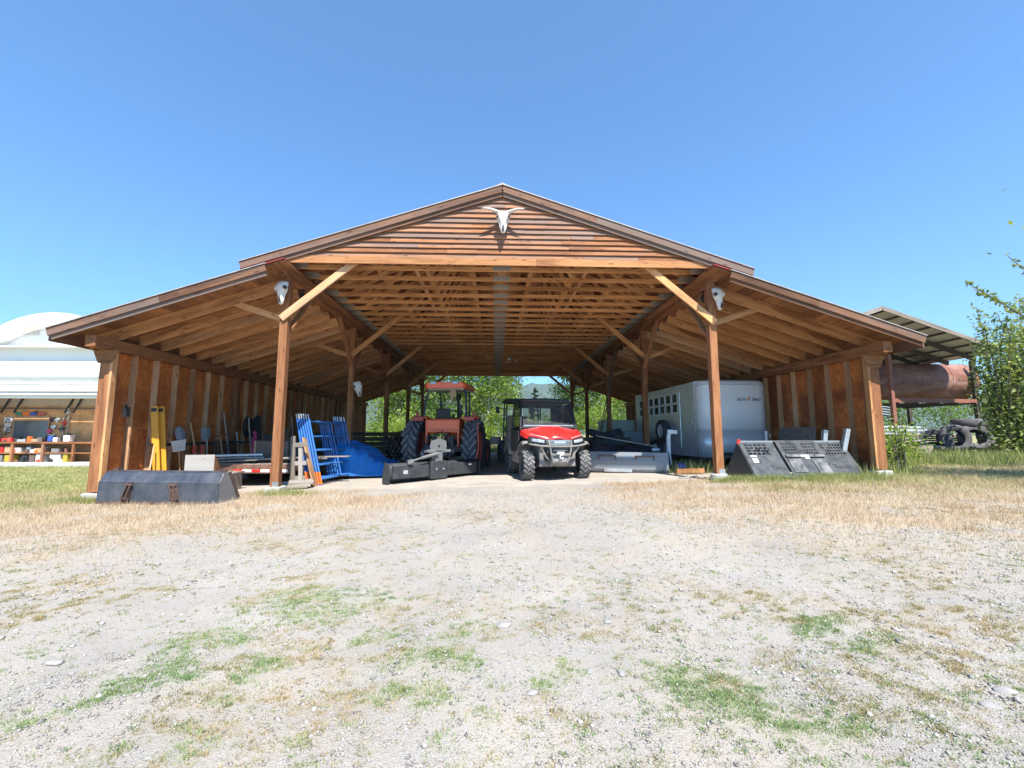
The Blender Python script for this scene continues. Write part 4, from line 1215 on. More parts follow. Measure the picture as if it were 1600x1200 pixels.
def build_rear_blade():
    # moldboard runs along local x; the back (frame side) faces -y
    t = thing("rear_blade", "long black rear grader blade standing behind the orange tractor", "grader blade", (-1.40, 10.98, g(-1.4)), R(44.5))
    L = 1.36
    prof = [(0.16, 0.0), (0.05, 0.11), (0.0, 0.22), (0.02, 0.34), (0.09, 0.43)]
    m = MB(); m.sheet([[(x, y, z) for y, z in prof] for x in (-L, -0.5, 0.5, L)]); m.build("moldboard", M['blacksteel'], t, smooth=True, solid=0.022)
    m = MB(); m.bar((-L, 0.165, 0.06), (L, 0.165, 0.06), 0.02, 0.12); m.build("cutting_edge", M['rust'], t)
    for x0, x1 in ((-L + 0.10, -0.30), (0.22, L - 0.12)):
        m = MB(); m.box(x0, x1, -0.045, 0.03, 0.09, 0.38); m.build("stiffener_panel", M['blacksteel'], t, bevel=0.012)
    for s in (-1, 1):
        m = MB(); m.prism([(-0.04, 0.0), (0.22, 0.0), (0.22, 0.2), (0.14, 0.46), (-0.03, 0.40)], 0, s * L - 0.014, s * L + 0.014); m.build("end_plate", M['blacksteel'], t)
    m = MB(); m.box(-0.27, 0.22, -0.11, 0.02, 0.03, 0.45); cb = m.build("centre_plate", M['blacksteel'], t, bevel=0.015)
    for x in (-0.12, 0.09):
        m = MB(); m.lathe([(0, -0.01), (0.022, -0.01), (0.022, 0.012), (0, 0.012)], Matrix.Translation((x, -0.115, 0.26)) @ Matrix.Rotation(-PI / 2, 4, 'Z'), 8); m.build("bolt", M['silver'], cb)
    m = MB(); m.box(-0.12, 0.10, -0.06, 0.10, 0.43, 0.72); m.build("pivot_post", M['hitch'], t, bevel=0.01)
    m = MB(); m.prism([(-0.24, 0.70), (0.22, 0.70), (0.24, 0.80), (0.22, 0.93), (0.05, 0.99), (-0.22, 0.93), (-0.25, 0.80)], 1, -0.03, 0.0); m.build("hitch_plate", M['hitch'], t, bevel=0.004)
    m = MB(); m.lathe([(0, 0), (0.028, 0), (0.028, 0.01), (0, 0.01)], Matrix.Translation((0.0, -0.042, 0.81)) @ Matrix.Rotation(PI / 2, 4, 'Z'), 10); m.build("pin_hole_shade", M['black'], t)  # raised black disc, painted as the shade inside a hole
    m = MB(); m.bar((-0.34, 0.02, 0.68), (0.34, 0.02, 0.68), 0.16, 0.05); m.tube([(-0.36, -0.02, 0.69), (0.36, -0.02, 0.69)], 0.03, 8); m.build("hitch_bar", M['hitch'], t)
    m = MB(); m.bar((0.02, 0.05, 0.9), (0.5, 1.0, 0.6), 0.1, 0.1) if False else m.bar((0.0, 0.0, 0.75), (0.55, 0.75, 0.55), 0.09, 0.09); m.build("draw_arm", M['blacksteel'], t)
    m = MB(); m.tube([(-0.06, -0.08, 0.63), (-0.55, -0.10, 0.54)], 0.04, 10); m.tube([(-0.55, -0.10, 0.54), (-0.86, -0.07, 0.46)], 0.022, 8); m.bar((-0.9, -0.05, 0.45), (-0.78, -0.08, 0.48), 0.08, 0.08); m.build("angle_cylinder", M['hitch'], t, smooth=False)
    m = MB(); m.tube([(L - 0.02, 0.1, 0.42), (L + 0.03, 0.06, 0.75), (L + 0.0, 0.08, 1.4)], 0.014, 6); m.build("hose", M['maroon'], t, smooth=True)
    lettering("80", 0.115, M['white'], t, (-L + 0.42, -0.049, 0.23), (PI / 2, 0, 0))
    m = MB(); m.box(0.95, 1.05, -0.047, -0.0455, 0.30, 0.34); m.build("sticker", M['white'], t)


build_rear_blade()


def build_skid_steer():
    t = thing("cab_loader", "small black cab loader mostly hidden behind the utility vehicle", "loader", (0.98, 17.2, g(1)), R(3))
    m = MB(); w, x0, x1 = 0.05, -0.62, 0.62
    for x in (x0, x1):
        for y in (-0.6, 0.7): m.bar((x, y, 0.85), (x * 0.93, y, 2.3), w, w)
        m.bar((x, -0.6, 1.25), (x, 0.7, 1.25), w, w)
        m.bar((x * 0.93, -0.6, 2.28), (x * 0.93, 0.7, 2.28), w, w)
    for y in (-0.6, 0.7): m.bar((x0, y, 2.28), (x1, y, 2.28), w, w); m.bar((x0, y, 1.2), (x1, y, 1.2), w, w)
    m.build("cab_frame", M['black'], t)
    m = MB(); m.box(-0.66, 0.66, -0.7, 0.8, 2.3, 2.37); m.build("roof", M['black'], t, bevel=0.02)
    m = MB(); m.box(-0.6, 0.6, -0.7, 1.2, 0.35, 0.95); m.build("body", M['blacksteel'], t, bevel=0.03)
    m = MB(); m.box(-0.3, 0.3, -0.05, 0.4, 0.95, 1.15); m.box(-0.3, 0.3, 0.3, 0.42, 1.1, 1.75); m.build("seat", M['black'], t, bevel=0.04)
    m = MB(); m.prism([(-0.75, 0.9), (-0.55, 0.9), (-0.5, 1.75), (-0.6, 1.75)], 0, -0.6, -0.35); m.build("side_panel", M['cardboard'], t)
    ty = tyre(0.40, 0.22, 0.26, 14).mesh("loader_tyre", [M['rubber'], M['lug']]); rm = rim_mb(0.22, 0.26).mesh("loader_rim", M['black'], True)
    for s in (-1, 1):
        for y in (-0.3, 0.75): wheel("wheel", t, (s * 0.72, y, 0.4), ty, rm, (0, 0, PI if s > 0 else 0))
    m = MB(); m.bar((-0.6, -0.6, 2.0), (-0.9, -0.65, 2.02), 0.025, 0.025); mm = m.build("mirror_arm", M['black'], t)
    m = MB(); m.box(-1.0, -0.86, -0.68, -0.63, 1.82, 2.08); m.build("mirror", M['black'], mm, bevel=0.015)


build_skid_steer()


# ------------------------------------------------------------------ horse trailer
def build_horse_trailer():
    t = thing("horse_trailer", "white stock trailer with a rounded nose parked under the right roof", "trailer", (6.80, 12.15, g(6.4)), R(2.2))
    # local: front (nose) at -y. half width .98, length 5.2
    W, Ln, z0, z1 = 1.02, 5.2, 0.26, 2.42

    def outline(inset=0.0):
        pts = []
        r = 0.42
        for k in range(9):
            a = PI + PI / 2 * k / 8
            pts.append((-W + r + (r - inset) * math.cos(a), r + (r - inset) * math.sin(a)))
        for k in range(9):
            a = 1.5 * PI + PI / 2 * k / 8
            pts.append((W - r + (r - inset) * math.cos(a), r + (r - inset) * math.sin(a)))
        return pts
    m = MB(); o = outline()
    zs = [z0, 1.02]
    m.sheet([[(x, y, z) for x, y in o] for z in zs]); lo = m.build("lower_nose", M['alu'], t, smooth=True, solid=0.02)
    m = MB(); o2 = outline(0.012)
    m.sheet([[(x, y, z) for x, y in o2] for z in (1.02, 1.6, z1 - 0.12)] + [[(x * 0.985, y * 0.9 + 0.05, z1 - 0.03) for x, y in o2]] + [[(x * 0.93, y * 0.8 + 0.12, z1 + 0.02) for x, y in o2]]); m.build("nose_panel", M['trailer'], t, smooth=True, solid=0.02)
    m = MB(); m.tube([(x, y, 1.02) for x, y in outline(-0.006)], 0.013, 6); m.tube([(x, y, z1 - 0.12) for x, y in outline(-0.004)], 0.012, 6); m.build("nose_trim", M['alu'], t, smooth=True)
    # sides: slatted lower wall, window band, upper rail
    for s in (-1, 1):
        m = MB(); x = s * W
        z = z0
        while z < 1.44:
            m.bar((x, 0.42, z + 0.055), (x, Ln, z + 0.055), 0.03, 0.104); m.bar((x - s * 0.02, 0.42, z + 0.112), (x - s * 0.02, Ln, z + 0.112), 0.02, 0.02); z += 0.118
        m.bar((x, 0.42, z1 - 0.1), (x, Ln, z1 - 0.1), 0.04, 0.2)
        m.box(x - 0.016, x + 0.016, 0.42, 1.5, 1.45, z1 - 0.2)
        m.box(x - 0.016, x + 0.016, 4.9, Ln, 1.45, z1 - 0.2)
        sw = m.build("side_wall", M['alu'], t)
        m = MB()
        for z in (1.56, 1.87, 2.20): m.bar((x, 1.5, z), (x, 4.9, z), 0.035, 0.075)
        k = 1.5
        while k < 4.95: m.bar((x, k, 1.5), (x, k, 2.24), 0.034, 0.10, (0, 1, 0)); k += 0.485
        m.build("window_grid", M['trailer'], sw)
        m = MB(); m.box(x - 0.03 * s - 0.003, x - 0.03 * s + 0.003, 1.5, 4.9, 1.5, 2.24); m.build("window_pane", M['darkglass'], sw)
        m = MB(); m.tube([(x + s * 0.03, 1.32, 0.5), (x + s * 0.03, 1.32, 2.2)], 0.014, 6); m.tube([(x + s * 0.03, 0.62, 1.24), (x + s * 0.05, 0.78, 1.24)], 0.02, 6); m.build("door_latch", M['silver'], sw)
    m = MB(); m.sheet([[(x, y, z1 + 0.02 + dz) for x, dz in ((-W, -0.03), (-W * 0.8, 0.0), (0, 0.015), (W * 0.8, 0.0), (W, -0.03))] for y in (0.35, 2.0, Ln)]); m.build("roof", M['alu'], t, smooth=True, solid=0.03)
    m = MB(); m.box(-W + .02, W - .02, 0.2, Ln, z0 - 0.06, z0); m.box(-W, W, Ln - 0.03, Ln, z0, z1); m.build("floor", M['blacksteel'], t)
    ty = tyre(0.37, 0.22, 0.22, 0).mesh("trailer_tyre", M['rubber'], True); rm = rim_mb(0.225, 0.22).mesh("trailer_rim", M['white'], True)
    for s in (-1, 1):
        for y in (3.0, 3.85): wheel("wheel", t, (s * (W + 0.10), y, 0.37), ty, rm, (0, 0, PI if s > 0 else 0))
        m = MB(); m.bar((s * (W + 0.12), 2.5, 0.82), (s * (W + 0.12), 4.35, 0.82), 0.28, 0.03); m.build("wheel_guard", M['alu'], t, bevel=0.01)
    # spare wheel on the left side
    sp = wheel("spare_wheel", t, (-W - 0.17, 2.35, 1.02), ty, rm, (0, 0, 0))
    # tongue and jack
    m = MB()
    for s in (-1, 1): m.bar((s * 0.6, 0.2, 0.34), (s * 0.03, -1.0, 0.40), 0.05, 0.1)
    m.build("tongue", M['blacksteel'], t)
    m = MB(); m.tube([(0.22, -0.85, 0.0), (0.22, -0.85, 0.98)], 0.035, 10); m.box(0.12, 0.32, -0.95, -0.75, 0.0, 0.02); jk = m.build("jack", M['white'], t, smooth=False)
    m = MB(); m.tube([(0.22, -0.85, 0.9), (0.22, -1.0, 0.9), (0.22, -1.0, 0.8)], 0.012, 6); m.build("crank", M['silver'], jk)
    yf = -0.0145
    lettering("HOT", 0.125, M['black'], t, (0.12, yf, 1.87), (PI / 2, 0, 0), shear=0.25)
    lettering("SHO", 0.125, M['black'], t, (0.55, yf, 1.87), (PI / 2, 0, R(0)), shear=0.25)
    m = MB(); m.prism([(0.32, 1.83), (0.36, 1.88), (0.345, 1.885), (0.41, 1.98), (0.33, 1.945), (0.345, 1.93), (0.30, 1.88)], 1, yf - 0.003, yf); m.build("flame_mark", M['signorange'], t)


build_horse_trailer()


# ------------------------------------------------------------------ flat trailer on the left
def build_flat_trailer():
    t = thing("flat_trailer", "low flat deck trailer with red and white tape loaded with lumber", "trailer", (-5.75, 10.6, g(-5.7)), R(-3))
    m = MB()
    for k in range(11):
        x = -1.1 + 0.2 * k
        m.bar((x + 0.1, 0, 0.50 + random.uniform(-.004, .004)), (x + 0.1, 4.2, 0.50), 0.19, 0.05)
    m.build("deck", M['oldwood'], t)
    m = MB(); m.box(-1.12, 1.12, -0.05, 0.0, 0.30, 0.50); m.box(-1.12, -1.06, 0, 4.2, 0.34, 0.47); m.box(1.06, 1.12, 0, 4.2, 0.34, 0.47); m.build("frame", M['rust'], t, bevel=0.006)
    m = MB()
    for k in range(6):
        m.cur = k % 2
        m.box(-0.28 + 0.21 * k, -0.07 + 0.21 * k, -0.056, -0.05, 0.33, 0.39)
    m.build("reflector_tape", [M['signred'], M['white']], t)
    ty = tyre(0.33, 0.2, 0.2, 0).mesh("flat_tyre", M['rubber'], True); rm = rim_mb(0.2, 0.2).mesh("flat_rim", M['white'], True)
    for s in (-1, 1):
        for y in (1.9, 2.65): wheel("wheel", t, (s * 0.93, y, 0.33), ty, rm, (0, 0, PI if s > 0 else 0))


build_flat_trailer()


# ================================================================== things standing about
def build_loader_bucket():
    """long dark bucket lying on its cutting edge, back towards the yard"""
    t = thing("loader_bucket", "long blue black steel loader bucket lying in the straw by the left corner post", "bucket", (-5.78, 7.93, g(-5.7)), R(-9))
    L = 1.15
    prof = [(0.0, 0.0), (0.0, 0.36), (0.10, 0.53), (0.22, 0.55), (0.36, 0.40), (0.50, 0.02)]
    m = MB()
    th = 0.022
    for (a, b), (c, d) in zip(prof[:3], prof[1:4]):
        m.add([(-L, a, b), (L, a, b), (L - (0.05 if d > .5 else 0), c, d), (-L + (0.05 if d > .5 else 0), c, d)], [(0, 1, 2, 3)])
    m.build("shell", M['bluesteel'], t, solid=th)
    m = MB(); m.bar((-L, 0.0, 0.02), (L, 0.0, 0.02), 0.04, 0.05); m.build("cutting_edge", M['darkrust'], t)
    for s in (-1, 1):
        m = MB(); m.prism([(0.0, 0.0), (0.0, 0.36), (0.10, 0.53), (0.22, 0.55), (0.34, 0.36), (0.50, 0.0)], 0, s * (L - 0.012) - 0.012, s * (L - 0.012) + 0.012); e = m.build("side_plate", M['hitch'] if s > 0 else M['bluesteel'], t)
        m = MB(); m.bar((s * (L + 0.004), 0.22, 0.54), (s * (L + 0.004), 0.50, 0.02), 0.02, 0.05); m.build("edge_bar", M['darkrust'], e)
    for x, lean in ((-0.56, 0.06), (0.42, -0.12)):
        m = MB()
        for dx in (-0.035, 0.035):
            m.add([(x + dx + lean * k, y, z) for k, y, z in ((0.0, -0.07, 0.02), (0.3, -0.10, 0.12), (1.0, -0.06, 0.36), (0.9, -0.01, 0.38), (0.0, -0.01, 0.02))], [(0, 1, 2, 3, 4)])
        lu = m.build("lug", M['darkrust'], t, solid=0.018)
        m = MB(); m.tube([(x - 0.07 + lean * 0.25, -0.07, 0.1), (x + 0.07 + lean * 0.25, -0.07, 0.1)], 0.018, 8); m.tube([(x - 0.07 + lean * 0.9, -0.05, 0.33), (x + 0.07 + lean * 0.9, -0.05, 0.33)], 0.02, 8); m.build("pin", M['darkrust'], lu)
    for x in (-1.0, 1.08):
        m = MB(); m.box(x - 0.05, x + 0.05, 0.14, 0.2, 0.54, 0.60); m.build("hook", M['darkrust'], t)


build_loader_bucket()


M['slate'] = paint('slate_black_steel', (0.034, 0.041, 0.050), 0.40, (0.13, 0.13, 0.125), 0.4, spec=0.5, scuff=0.4)


def build_grapple_bucket():
    """black skid steer bucket with grids in its back plate, tipped on its edge"""
    t = thing("skid_bucket", "black skid steer bucket with grid openings tipped forward beside the right post", "bucket", (6.42, 8.86, g(6.4)), R(4.5))
    L, H, D = 1.21, 0.71, 0.55                # sloping plate: bottom edge at y=0, top edge at y=D
    n = Vector((0, -H, D)).normalized()

    def S(x, u, off=0.0):                      # point on the slope, u up the plate
        return Vector((x + 0.0, D * u, 0.03 + H * u)) + n * off
    def plate(m, x0, x1, u0, u1, off=0.0, th=0.012):
        a = [S(x0, u0, off), S(x1, u0, off), S(x1, u1, off), S(x0, u1, off)]
        b = [p + n * th for p in a]
        m.add(a + b, [(3, 2, 1, 0), (4, 5, 6, 7), (0, 1, 5, 4), (1, 2, 6, 5), (2, 3, 7, 6), (3, 0, 4, 7)])
    def grid(m, x0, x1, u0, u1, nx, nu, off=0.0):
        for i in range(nx + 1):
            x = x0 + (x1 - x0) * i / nx; plate(m, x - 0.013, x + 0.013, u0, u1, off)
        for j in range(nu + 1):
            u = u0 + (u1 - u0) * j / nu; plate(m, x0 - 0.012, x1 + 0.012, u - 0.016, u + 0.016, off - 0.001)
    for nm, x0, x1, grids, off in (("left", -L, -0.43, [(-1.13, -0.62, 5)], 0.0), ("mid", -0.40, 0.52, [(-0.31, 0.02, 6), (0.17, 0.45, 5)], 0.035), ("right", 0.55, L, [(0.63, 1.12, 7)], 0.0)):
        m = MB()
        plate(m, x0, x1, 0.0, 0.58, off); plate(m, x0, x1, 0.95, 1.0, off)
        xs_ = [x0] + [v for gr in grids for v in (gr[0], gr[1])] + [x1]
        for i in range(0, len(xs_), 2): plate(m, xs_[i], xs_[i + 1], 0.58, 0.95, off)
        for a, b, k in grids: grid(m, a, b, 0.60, 0.93, k, 4, off)
        pl = m.build("grid_plate", M['slate'], t)
    m = MB(); m.bar((-L, D, 0.03 + H), (L, D, 0.03 + H), 0.05, 0.04); m.build("top_bar", M['greysteel'], t, bevel=0.008)
    m = MB(); plate(m, -L, L, -0.02, 0.03, 0.014, 0.02); m.build("bottom_edge", M['greysteel'], t)
    for s in (-1, 1):
        m = MB(); m.prism([(0.0, 0.0), (D, 0.03 + H), (1.05, 0.0)], 0, s * L - 0.01, s * L + 0.01); m.build("side_plate", M['slate'], t)
    for x0, x1 in ((-0.34, -0.06), (0.2, 0.48)):       # coupler plates
        m = MB(); plate(m, x0, x1, 0.10 if x0 < 0 else 0.04, 0.46, 0.05, 0.012); plate(m, x0 - 0.02, x1 + 0.03, 0.50, 0.56, 0.05, 0.035); m.build("coupler_plate", M['scuffed'], t)
    m = MB(); plate(m, x0 - 0.55, x1 - 0.52, 0.47, 0.495, 0.05, 0.004); m.build("coupler_slot_shade", M['black'], t)  # thin black strip standing in for the shade of an uncut slot
    for x0, x1, u0, u1, off in ((-1.10, -0.97, 0.56, 0.60, 0.0), (-1.09, -0.98, 0.40, 0.52, 0.0), (-0.03, 0.30, 0.52, 0.565, 0.05), (0.06, 0.16, 0.45, 0.52, 0.05)):
        m = MB(); plate(m, x0, x1, u0, u1, off + 0.013, 0.002); m.build("sticker", M['white'], t)
    ang = math.atan2(H, D)
    for x, u, sz, off in ((-0.62, 0.25, 0.16, 0.013), (0.095, 0.70, 0.15, 0.05), (0.80, 0.27, 0.16, 0.013)):
        lettering("Texx", sz, M['black'], t, S(x, u, off + 0.003), (ang, 0, 0))
    m = MB(); m.prism([(-0.04, -0.05), (0.04, -0.05), (0.03, 0.05), (-0.03, 0.05)], 1, -0.01, 0.01); o = m.build("reflector", M['signred'], t); o.location = (-L + 0.01, D - 0.02, 0.03 + H)
    m = MB()
    for k in range(6):
        pts = [(-1.08 + 0.08 * k + random.uniform(-.05, .05), 0.33 + random.uniform(-.02, .08), 0.44 + random.uniform(0, .2)) for _ in range(4)]
        m.tube(pts, 0.008, 5)
    m.build("cable_tangle", M['black'], t, smooth=True)
    return t


M['scuffed'] = paint('scuffed_steel', (0.045, 0.05, 0.055), 0.4, (0.35, 0.35, 0.34), 0.8, scale=5)
build_grapple_bucket()


def build_grey_bucket():
    t = thing("low_bucket", "blue grey steel bucket with two rusty slots under the black tarp", "bucket", (3.36, 11.22, g(3.4)), R(-26))
    L = 0.98
    m = MB(); m.sheet([[(x, 0.10, 0.0), (x, 0.0, 0.10), (x, -0.02, 0.30), (x, 0.02, 0.52)] for x in (-L, -0.3, 0.3, L)]); m.build("shell", M['greysteel'], t, solid=0.02)
    for s in (-1, 1):
        m = MB(); m.prism([(0.0, 0.0), (-0.02, 0.3), (0.02, 0.54), (0.2, 0.5), (0.62, 0.05), (0.62, 0.0)], 0, s * L - 0.012, s * L + 0.012); m.build("side_plate", M['blacksteel'], t)
    for x in (-0.52, 0.42):
        m = MB(); m.box(x - 0.22, x + 0.22, -0.045, -0.015, 0.41, 0.44); m.box(x - 0.23, x - 0.2, -0.045, -0.015, 0.33, 0.44); m.box(x + 0.2, x + 0.23, -0.045, -0.015, 0.33, 0.44); m.build("slot_frame", M['rust'], t)
    m = MB(); m.box(-0.6, 0.1, -0.03, 0.02, 0.02, 0.1); m.build("wear_plate", M['silver'], t, bevel=0.006)


build_grey_bucket()


# ------------------------------------------------------------------ scaffold frames leaning in a row
def build_scaffold():
    t = thing("scaffold_frame", "blue scaffold end frame nearest the tarp in the leaning row", "scaffold frame", (-3.92, 10.32, g(-4) + 0.01), 0, "blue scaffold frames leaning in a row", rot=(0, R(-14.5), R(-8)))
    Ln, H = 1.72, 1.54
    for y in (0.0, Ln):
        m = MB(); m.tube([(0, y, 0), (0, y, H)], 0.022, 10); lg = m.build("leg", M['scafblue'], t, smooth=True)
        m = MB(); m.tube([(0, y, H), (0, y, H + 0.12)], 0.017, 8); m.build("coupling_pin", M['galv'], lg, smooth=True)
        m = MB(); m.tube([(0, y, 0.02), (0, y, 0.20 + (0.1 if y == 0 else 0))], 0.0235, 10); m.build("leg_band", M['signorange'], lg, smooth=True)
    for z in (0.14, 0.46, 0.80, 1.13, 1.49):
        m = MB(); m.tube([(0, 0, z), (0, Ln, z)], 0.017 if z in (0.46, 0.8, 1.13) else 0.021, 8); m.build("rung", M['scafblue'], t, smooth=True)
    m = MB(); m.tube([(0, Ln * 0.56, 0.14), (0, Ln * 0.56, 1.49)], 0.017, 8); m.build("upright", M['scafblue'], t, smooth=True)
    names = ["nearest the tarp", "second from the tarp", "third from the tarp", "third from the grey boards", "second from the grey boards", "nearest the grey boards"]
    for k in range(1, 6):
        c = copy_tree(t); c.location = (-3.92 - 0.068 * k, 10.32 + 0.012 * k, g(-4) + 0.01)
        c.rotation_euler = (0, R(-14.5 + 0.35 * k), R(-8 + random.uniform(-.6, .6)))
        c['label'] = "blue scaffold end frame %s in the leaning row" % names[k]


build_scaffold()


# ------------------------------------------------------------------ tarps
def build_tarp():
    n1, n2 = 80, 64
    def ridg(a, b, sc, sd): return 1 - abs(float(vnoise(np.array([a]), np.array([b]), sc, sd, 1)[0]) - 0.5) * 4
    grid = []
    for i in range(n1):
        row = []
        for j in range(n2):
            u, v = i / (n1 - 1), j / (n2 - 1)
            x = -4.35 + 1.85 * u; y = 11.75 + 2.1 * v
            z = 0.90 * max(0, 1 - max(0, (u - 0.16) / 0.84)) ** 0.9
            z *= min(1, 0.72 + 1.6 * v) * (1 - 0.3 * max(0, v - 0.75) / 0.25)
            fold = 0.05 * math.sin(9 * u + 7 * v + 2 * math.sin(5 * v)) + 0.03 * math.sin(23 * u - 11 * v)
            z += fold * (0.3 + u) * 0.8 + 0.085 * (ridg(u + 0.4 * v, v, 4.5, 5) - 0.3) + 0.05 * (ridg(u * 1.6 - 0.5 * v, v, 8, 6) - 0.3)
            if v < 0.12: z *= 0.15 + v * 7.1
            z = max(z, 0.025 + 0.02 * math.sin(20 * u + 9 * v))
            row.append((x + 0.09 * math.sin(8 * v + 3 * u), y - 0.10 * math.sin(7 * u), g(x) + z))
        grid.append(row)
    m = MB(); m.sheet(grid)
    single(m.build("blue_tarp", M['tarp'], smooth=True, solid=0.006), "bright blue plastic tarp draped over a pile beside the scaffold frames", "tarp")
    grid = []
    for i in range(40):
        row = []
        for j in range(16):
            u, v = i / 39, j / 15
            x = 2.45 + 2.1 * u; y = 11.95 + 1.5 * v - 0.5 * u
            hgt = 0.86 - 0.30 * u + 0.06 * math.sin(11 * u) + 0.05 * math.sin(5 * u + 6 * v)
            z = hgt * math.sin(PI * min(1, max(0.0, v * 0.9 + 0.08))) ** 0.5 * (min(1, u / 0.1) ** 0.5) * (min(1, (1 - u) / 0.12) ** 0.5)
            row.append((x, y, g(x) + max(z + 0.035 * math.sin(31 * u + 9 * v), 0.02)))
        grid.append(row)
    m = MB(); m.sheet(grid)
    single(m.build("black_tarp", M['blacktarp'], smooth=True, solid=0.006), "black plastic tarp covering a low heap behind the grey bucket", "tarp")
    t = MB(); t.bar((2.85, 12.5, 1.10), (4.45, 12.1, 0.80), 0.18, 0.03, (0.3, 0, 1))
    single(t.build("loose_plank", M['oldwood']), "weathered plank lying slanted on top of the black tarp", "plank")


build_tarp()


# ------------------------------------------------------------------ wood stacks
def build_logs():
    n = 0
    proto = None
    rows = 9
    for r in range(rows):
        cnt = 8 - r // 2
        for k in range(cnt):
            rad = random.uniform(0.045, 0.068)
            x = -3.9 + (k + 0.5 * (r % 2)) * 0.145 + random.uniform(-.02, .02); y = 15.9 + random.uniform(-.08, .08); z = g(x) + 0.07 + r * 0.118 + random.uniform(-.01, .01)
            m = MB(); m.tube([(0, 0, 0), (0, 1.3, random.uniform(-.02, .02))], rad, 9)
            o = m.build("firewood_log", M['log'], smooth=False)
            single(o, "dark round firewood log in the pile left of the tractor", "log", (x, y, z), group="firewood logs piled by the tractor")
    t = thing("stacked_slabs", "wall of dark stacked slab wood closing the left bay at the back", "wood stack", (-5.55, 17.8, g(-5.5)), 0)
    for s in range(7):
        m = MB()
        for k in range(4):
            z = 0.06 + s * 0.19
            m.bar((-1.75 + 0.02 * s, 0.3 * k - 0.4, z), (1.7 + random.uniform(-.15, .1), 0.3 * k - 0.4 + random.uniform(-.03, .03), z), 0.26, 0.15)
        m.build("slab_layer", M['log'], t)
    m = MB()
    for r in range(3): m.tube([(-3.25, 15.4 - 0.0, g(-3) + 1.10 + 0.07 * r), (-2.35, 15.75, g(-3) + 1.13 + 0.05 * r)], 0.04, 6)
    single(m.build("plank_bundle", M['oldwood']), "thin boards lying across the top of the firewood pile", "boards")
    m = MB(); m.lathe([(0, 0), (0.62, 0.02), (0.66, 0.25), (0.6, 0.8), (0.4, 1.25), (0, 1.3)], Matrix.Rotation(-PI / 2, 4, 'Y'), 24)
    single(m.build("tarped_bale", M['greenbale'], smooth=True), "dark green covered mound between the slab wall and the log pile", "covered pile", (-3.75, 18.6, g(-4)))


M['greenbale'] = plain('dark_green_cover', (0.05, 0.085, 0.08), 0.6, 0, 0.25, 4)
build_logs()


# ------------------------------------------------------------------ left wall: tools and clutter
def leaner(name, label, cat, builder, loc, rx=0.0, ry=0.0, rz=0.0, group=None):
    t = thing(name, label, cat, loc, 0, group, rot=(rx, ry, rz))
    builder(t); return t


def shovel(blade='round', wood_='stud', L=1.05):
    def f(t):
        m = MB(); m.tube([(0, 0, 0), (0, 0, L)], 0.017, 8); m.build("handle", M[wood_], t, smooth=True)
        m = MB()
        if blade == 'round':
            m.sheet([[(x * w, 0.03 * abs(x) + 0.02 * k, L + z) for x in (-1, -0.5, 0, 0.5, 1)] for k, (w, z) in enumerate(((0.03, -0.02), (0.10, 0.03), (0.115, 0.16), (0.09, 0.25), (0.02, 0.31)))])
        elif blade == 'square':
            m.sheet([[(x * w, 0.03 * abs(x), L + z) for x in (-1, -0.5, 0, 0.5, 1)] for (w, z) in ((0.03, -0.02), (0.13, 0.03), (0.14, 0.30))])
        elif blade == 'rake':
            m.bar((-0.2, 0, L), (0.2, 0, L), 0.02, 0.03)
            for k in range(9): m.bar((-0.19 + 0.0475 * k, 0, L), (-0.19 + 0.0475 * k, -0.09, L + 0.01), 0.01, 0.01)
        elif blade == 'broom':
            m.bar((-0.13, 0, L - 0.02), (0.13, 0, L - 0.02), 0.06, 0.05)
            m.prism([(-0.12, L), (0.12, L), (0.16, L + 0.20), (-0.16, L + 0.20)], 1, -0.03, 0.03)
        m.build("head", M['bone'] if blade == 'broom' else (M['greysteel'] if blade != 'rake' else M['rust']), t, solid=0.006 if blade in ('round', 'square') else 0)
    return f


def yellow_rail(t):
    m = MB(); m.box(-0.065, 0.065, -0.03, 0.03, 0, 1.86); m.build("rail", M['yellow'], t, bevel=0.008)
    m = MB(); m.box(-0.05, 0.05, -0.034, 0.034, 1.74, 1.82); m.build("end_slot_shade", M['black'], t)  # solid black block, painted as the shade of a slot


WX = OL + 0.10
zl = g(-7.6)
leaner("yellow_rail", "tall yellow steel rail leaning on the left wall, front of the pair", "rail", yellow_rail, (-7.22, 9.92, zl), ry=R(-6), rz=R(20), group="yellow rails on the left wall")
leaner("yellow_rail", "tall yellow steel rail leaning on the left wall, rear of the pair", "rail", yellow_rail, (-7.20, 10.08, zl), ry=R(-6), rz=R(20), group="yellow rails on the left wall")
leaner("push_broom", "upturned broom with white bristles by the yellow rails", "broom", shovel('broom', 'stud', 0.92), (-7.1, 10.45, zl), ry=R(-8), rz=R(75))
leaner("shovel", "round point shovel standing blade up behind the white broom", "shovel", shovel('round', 'stud', 1.12), (-7.25, 10.75, zl), ry=R(-6), rz=R(70))
leaner("shovel", "grey square shovel standing blade up in the middle of the tool row", "shovel", shovel('square', 'galv', 1.12), (-7.2, 11.55, zl), ry=R(-7), rz=R(80))
leaner("garden_rake", "rake leaning with its tines up beside the square shovel", "rake", shovel('rake', 'stud', 1.25), (-7.0, 11.9, zl), rx=R(6), ry=R(-12), rz=R(60))
leaner("long_pole", "thin pale pole leaning right of the tool row", "pole", lambda t: (lambda m: (m.tube([(0, 0, 0), (0, 0, 1.75)], 0.014, 8), m.build("shaft", M['bone'], t, smooth=True)))(MB()), (-7.0, 13.2, zl), ry=R(-9), rx=R(-4))
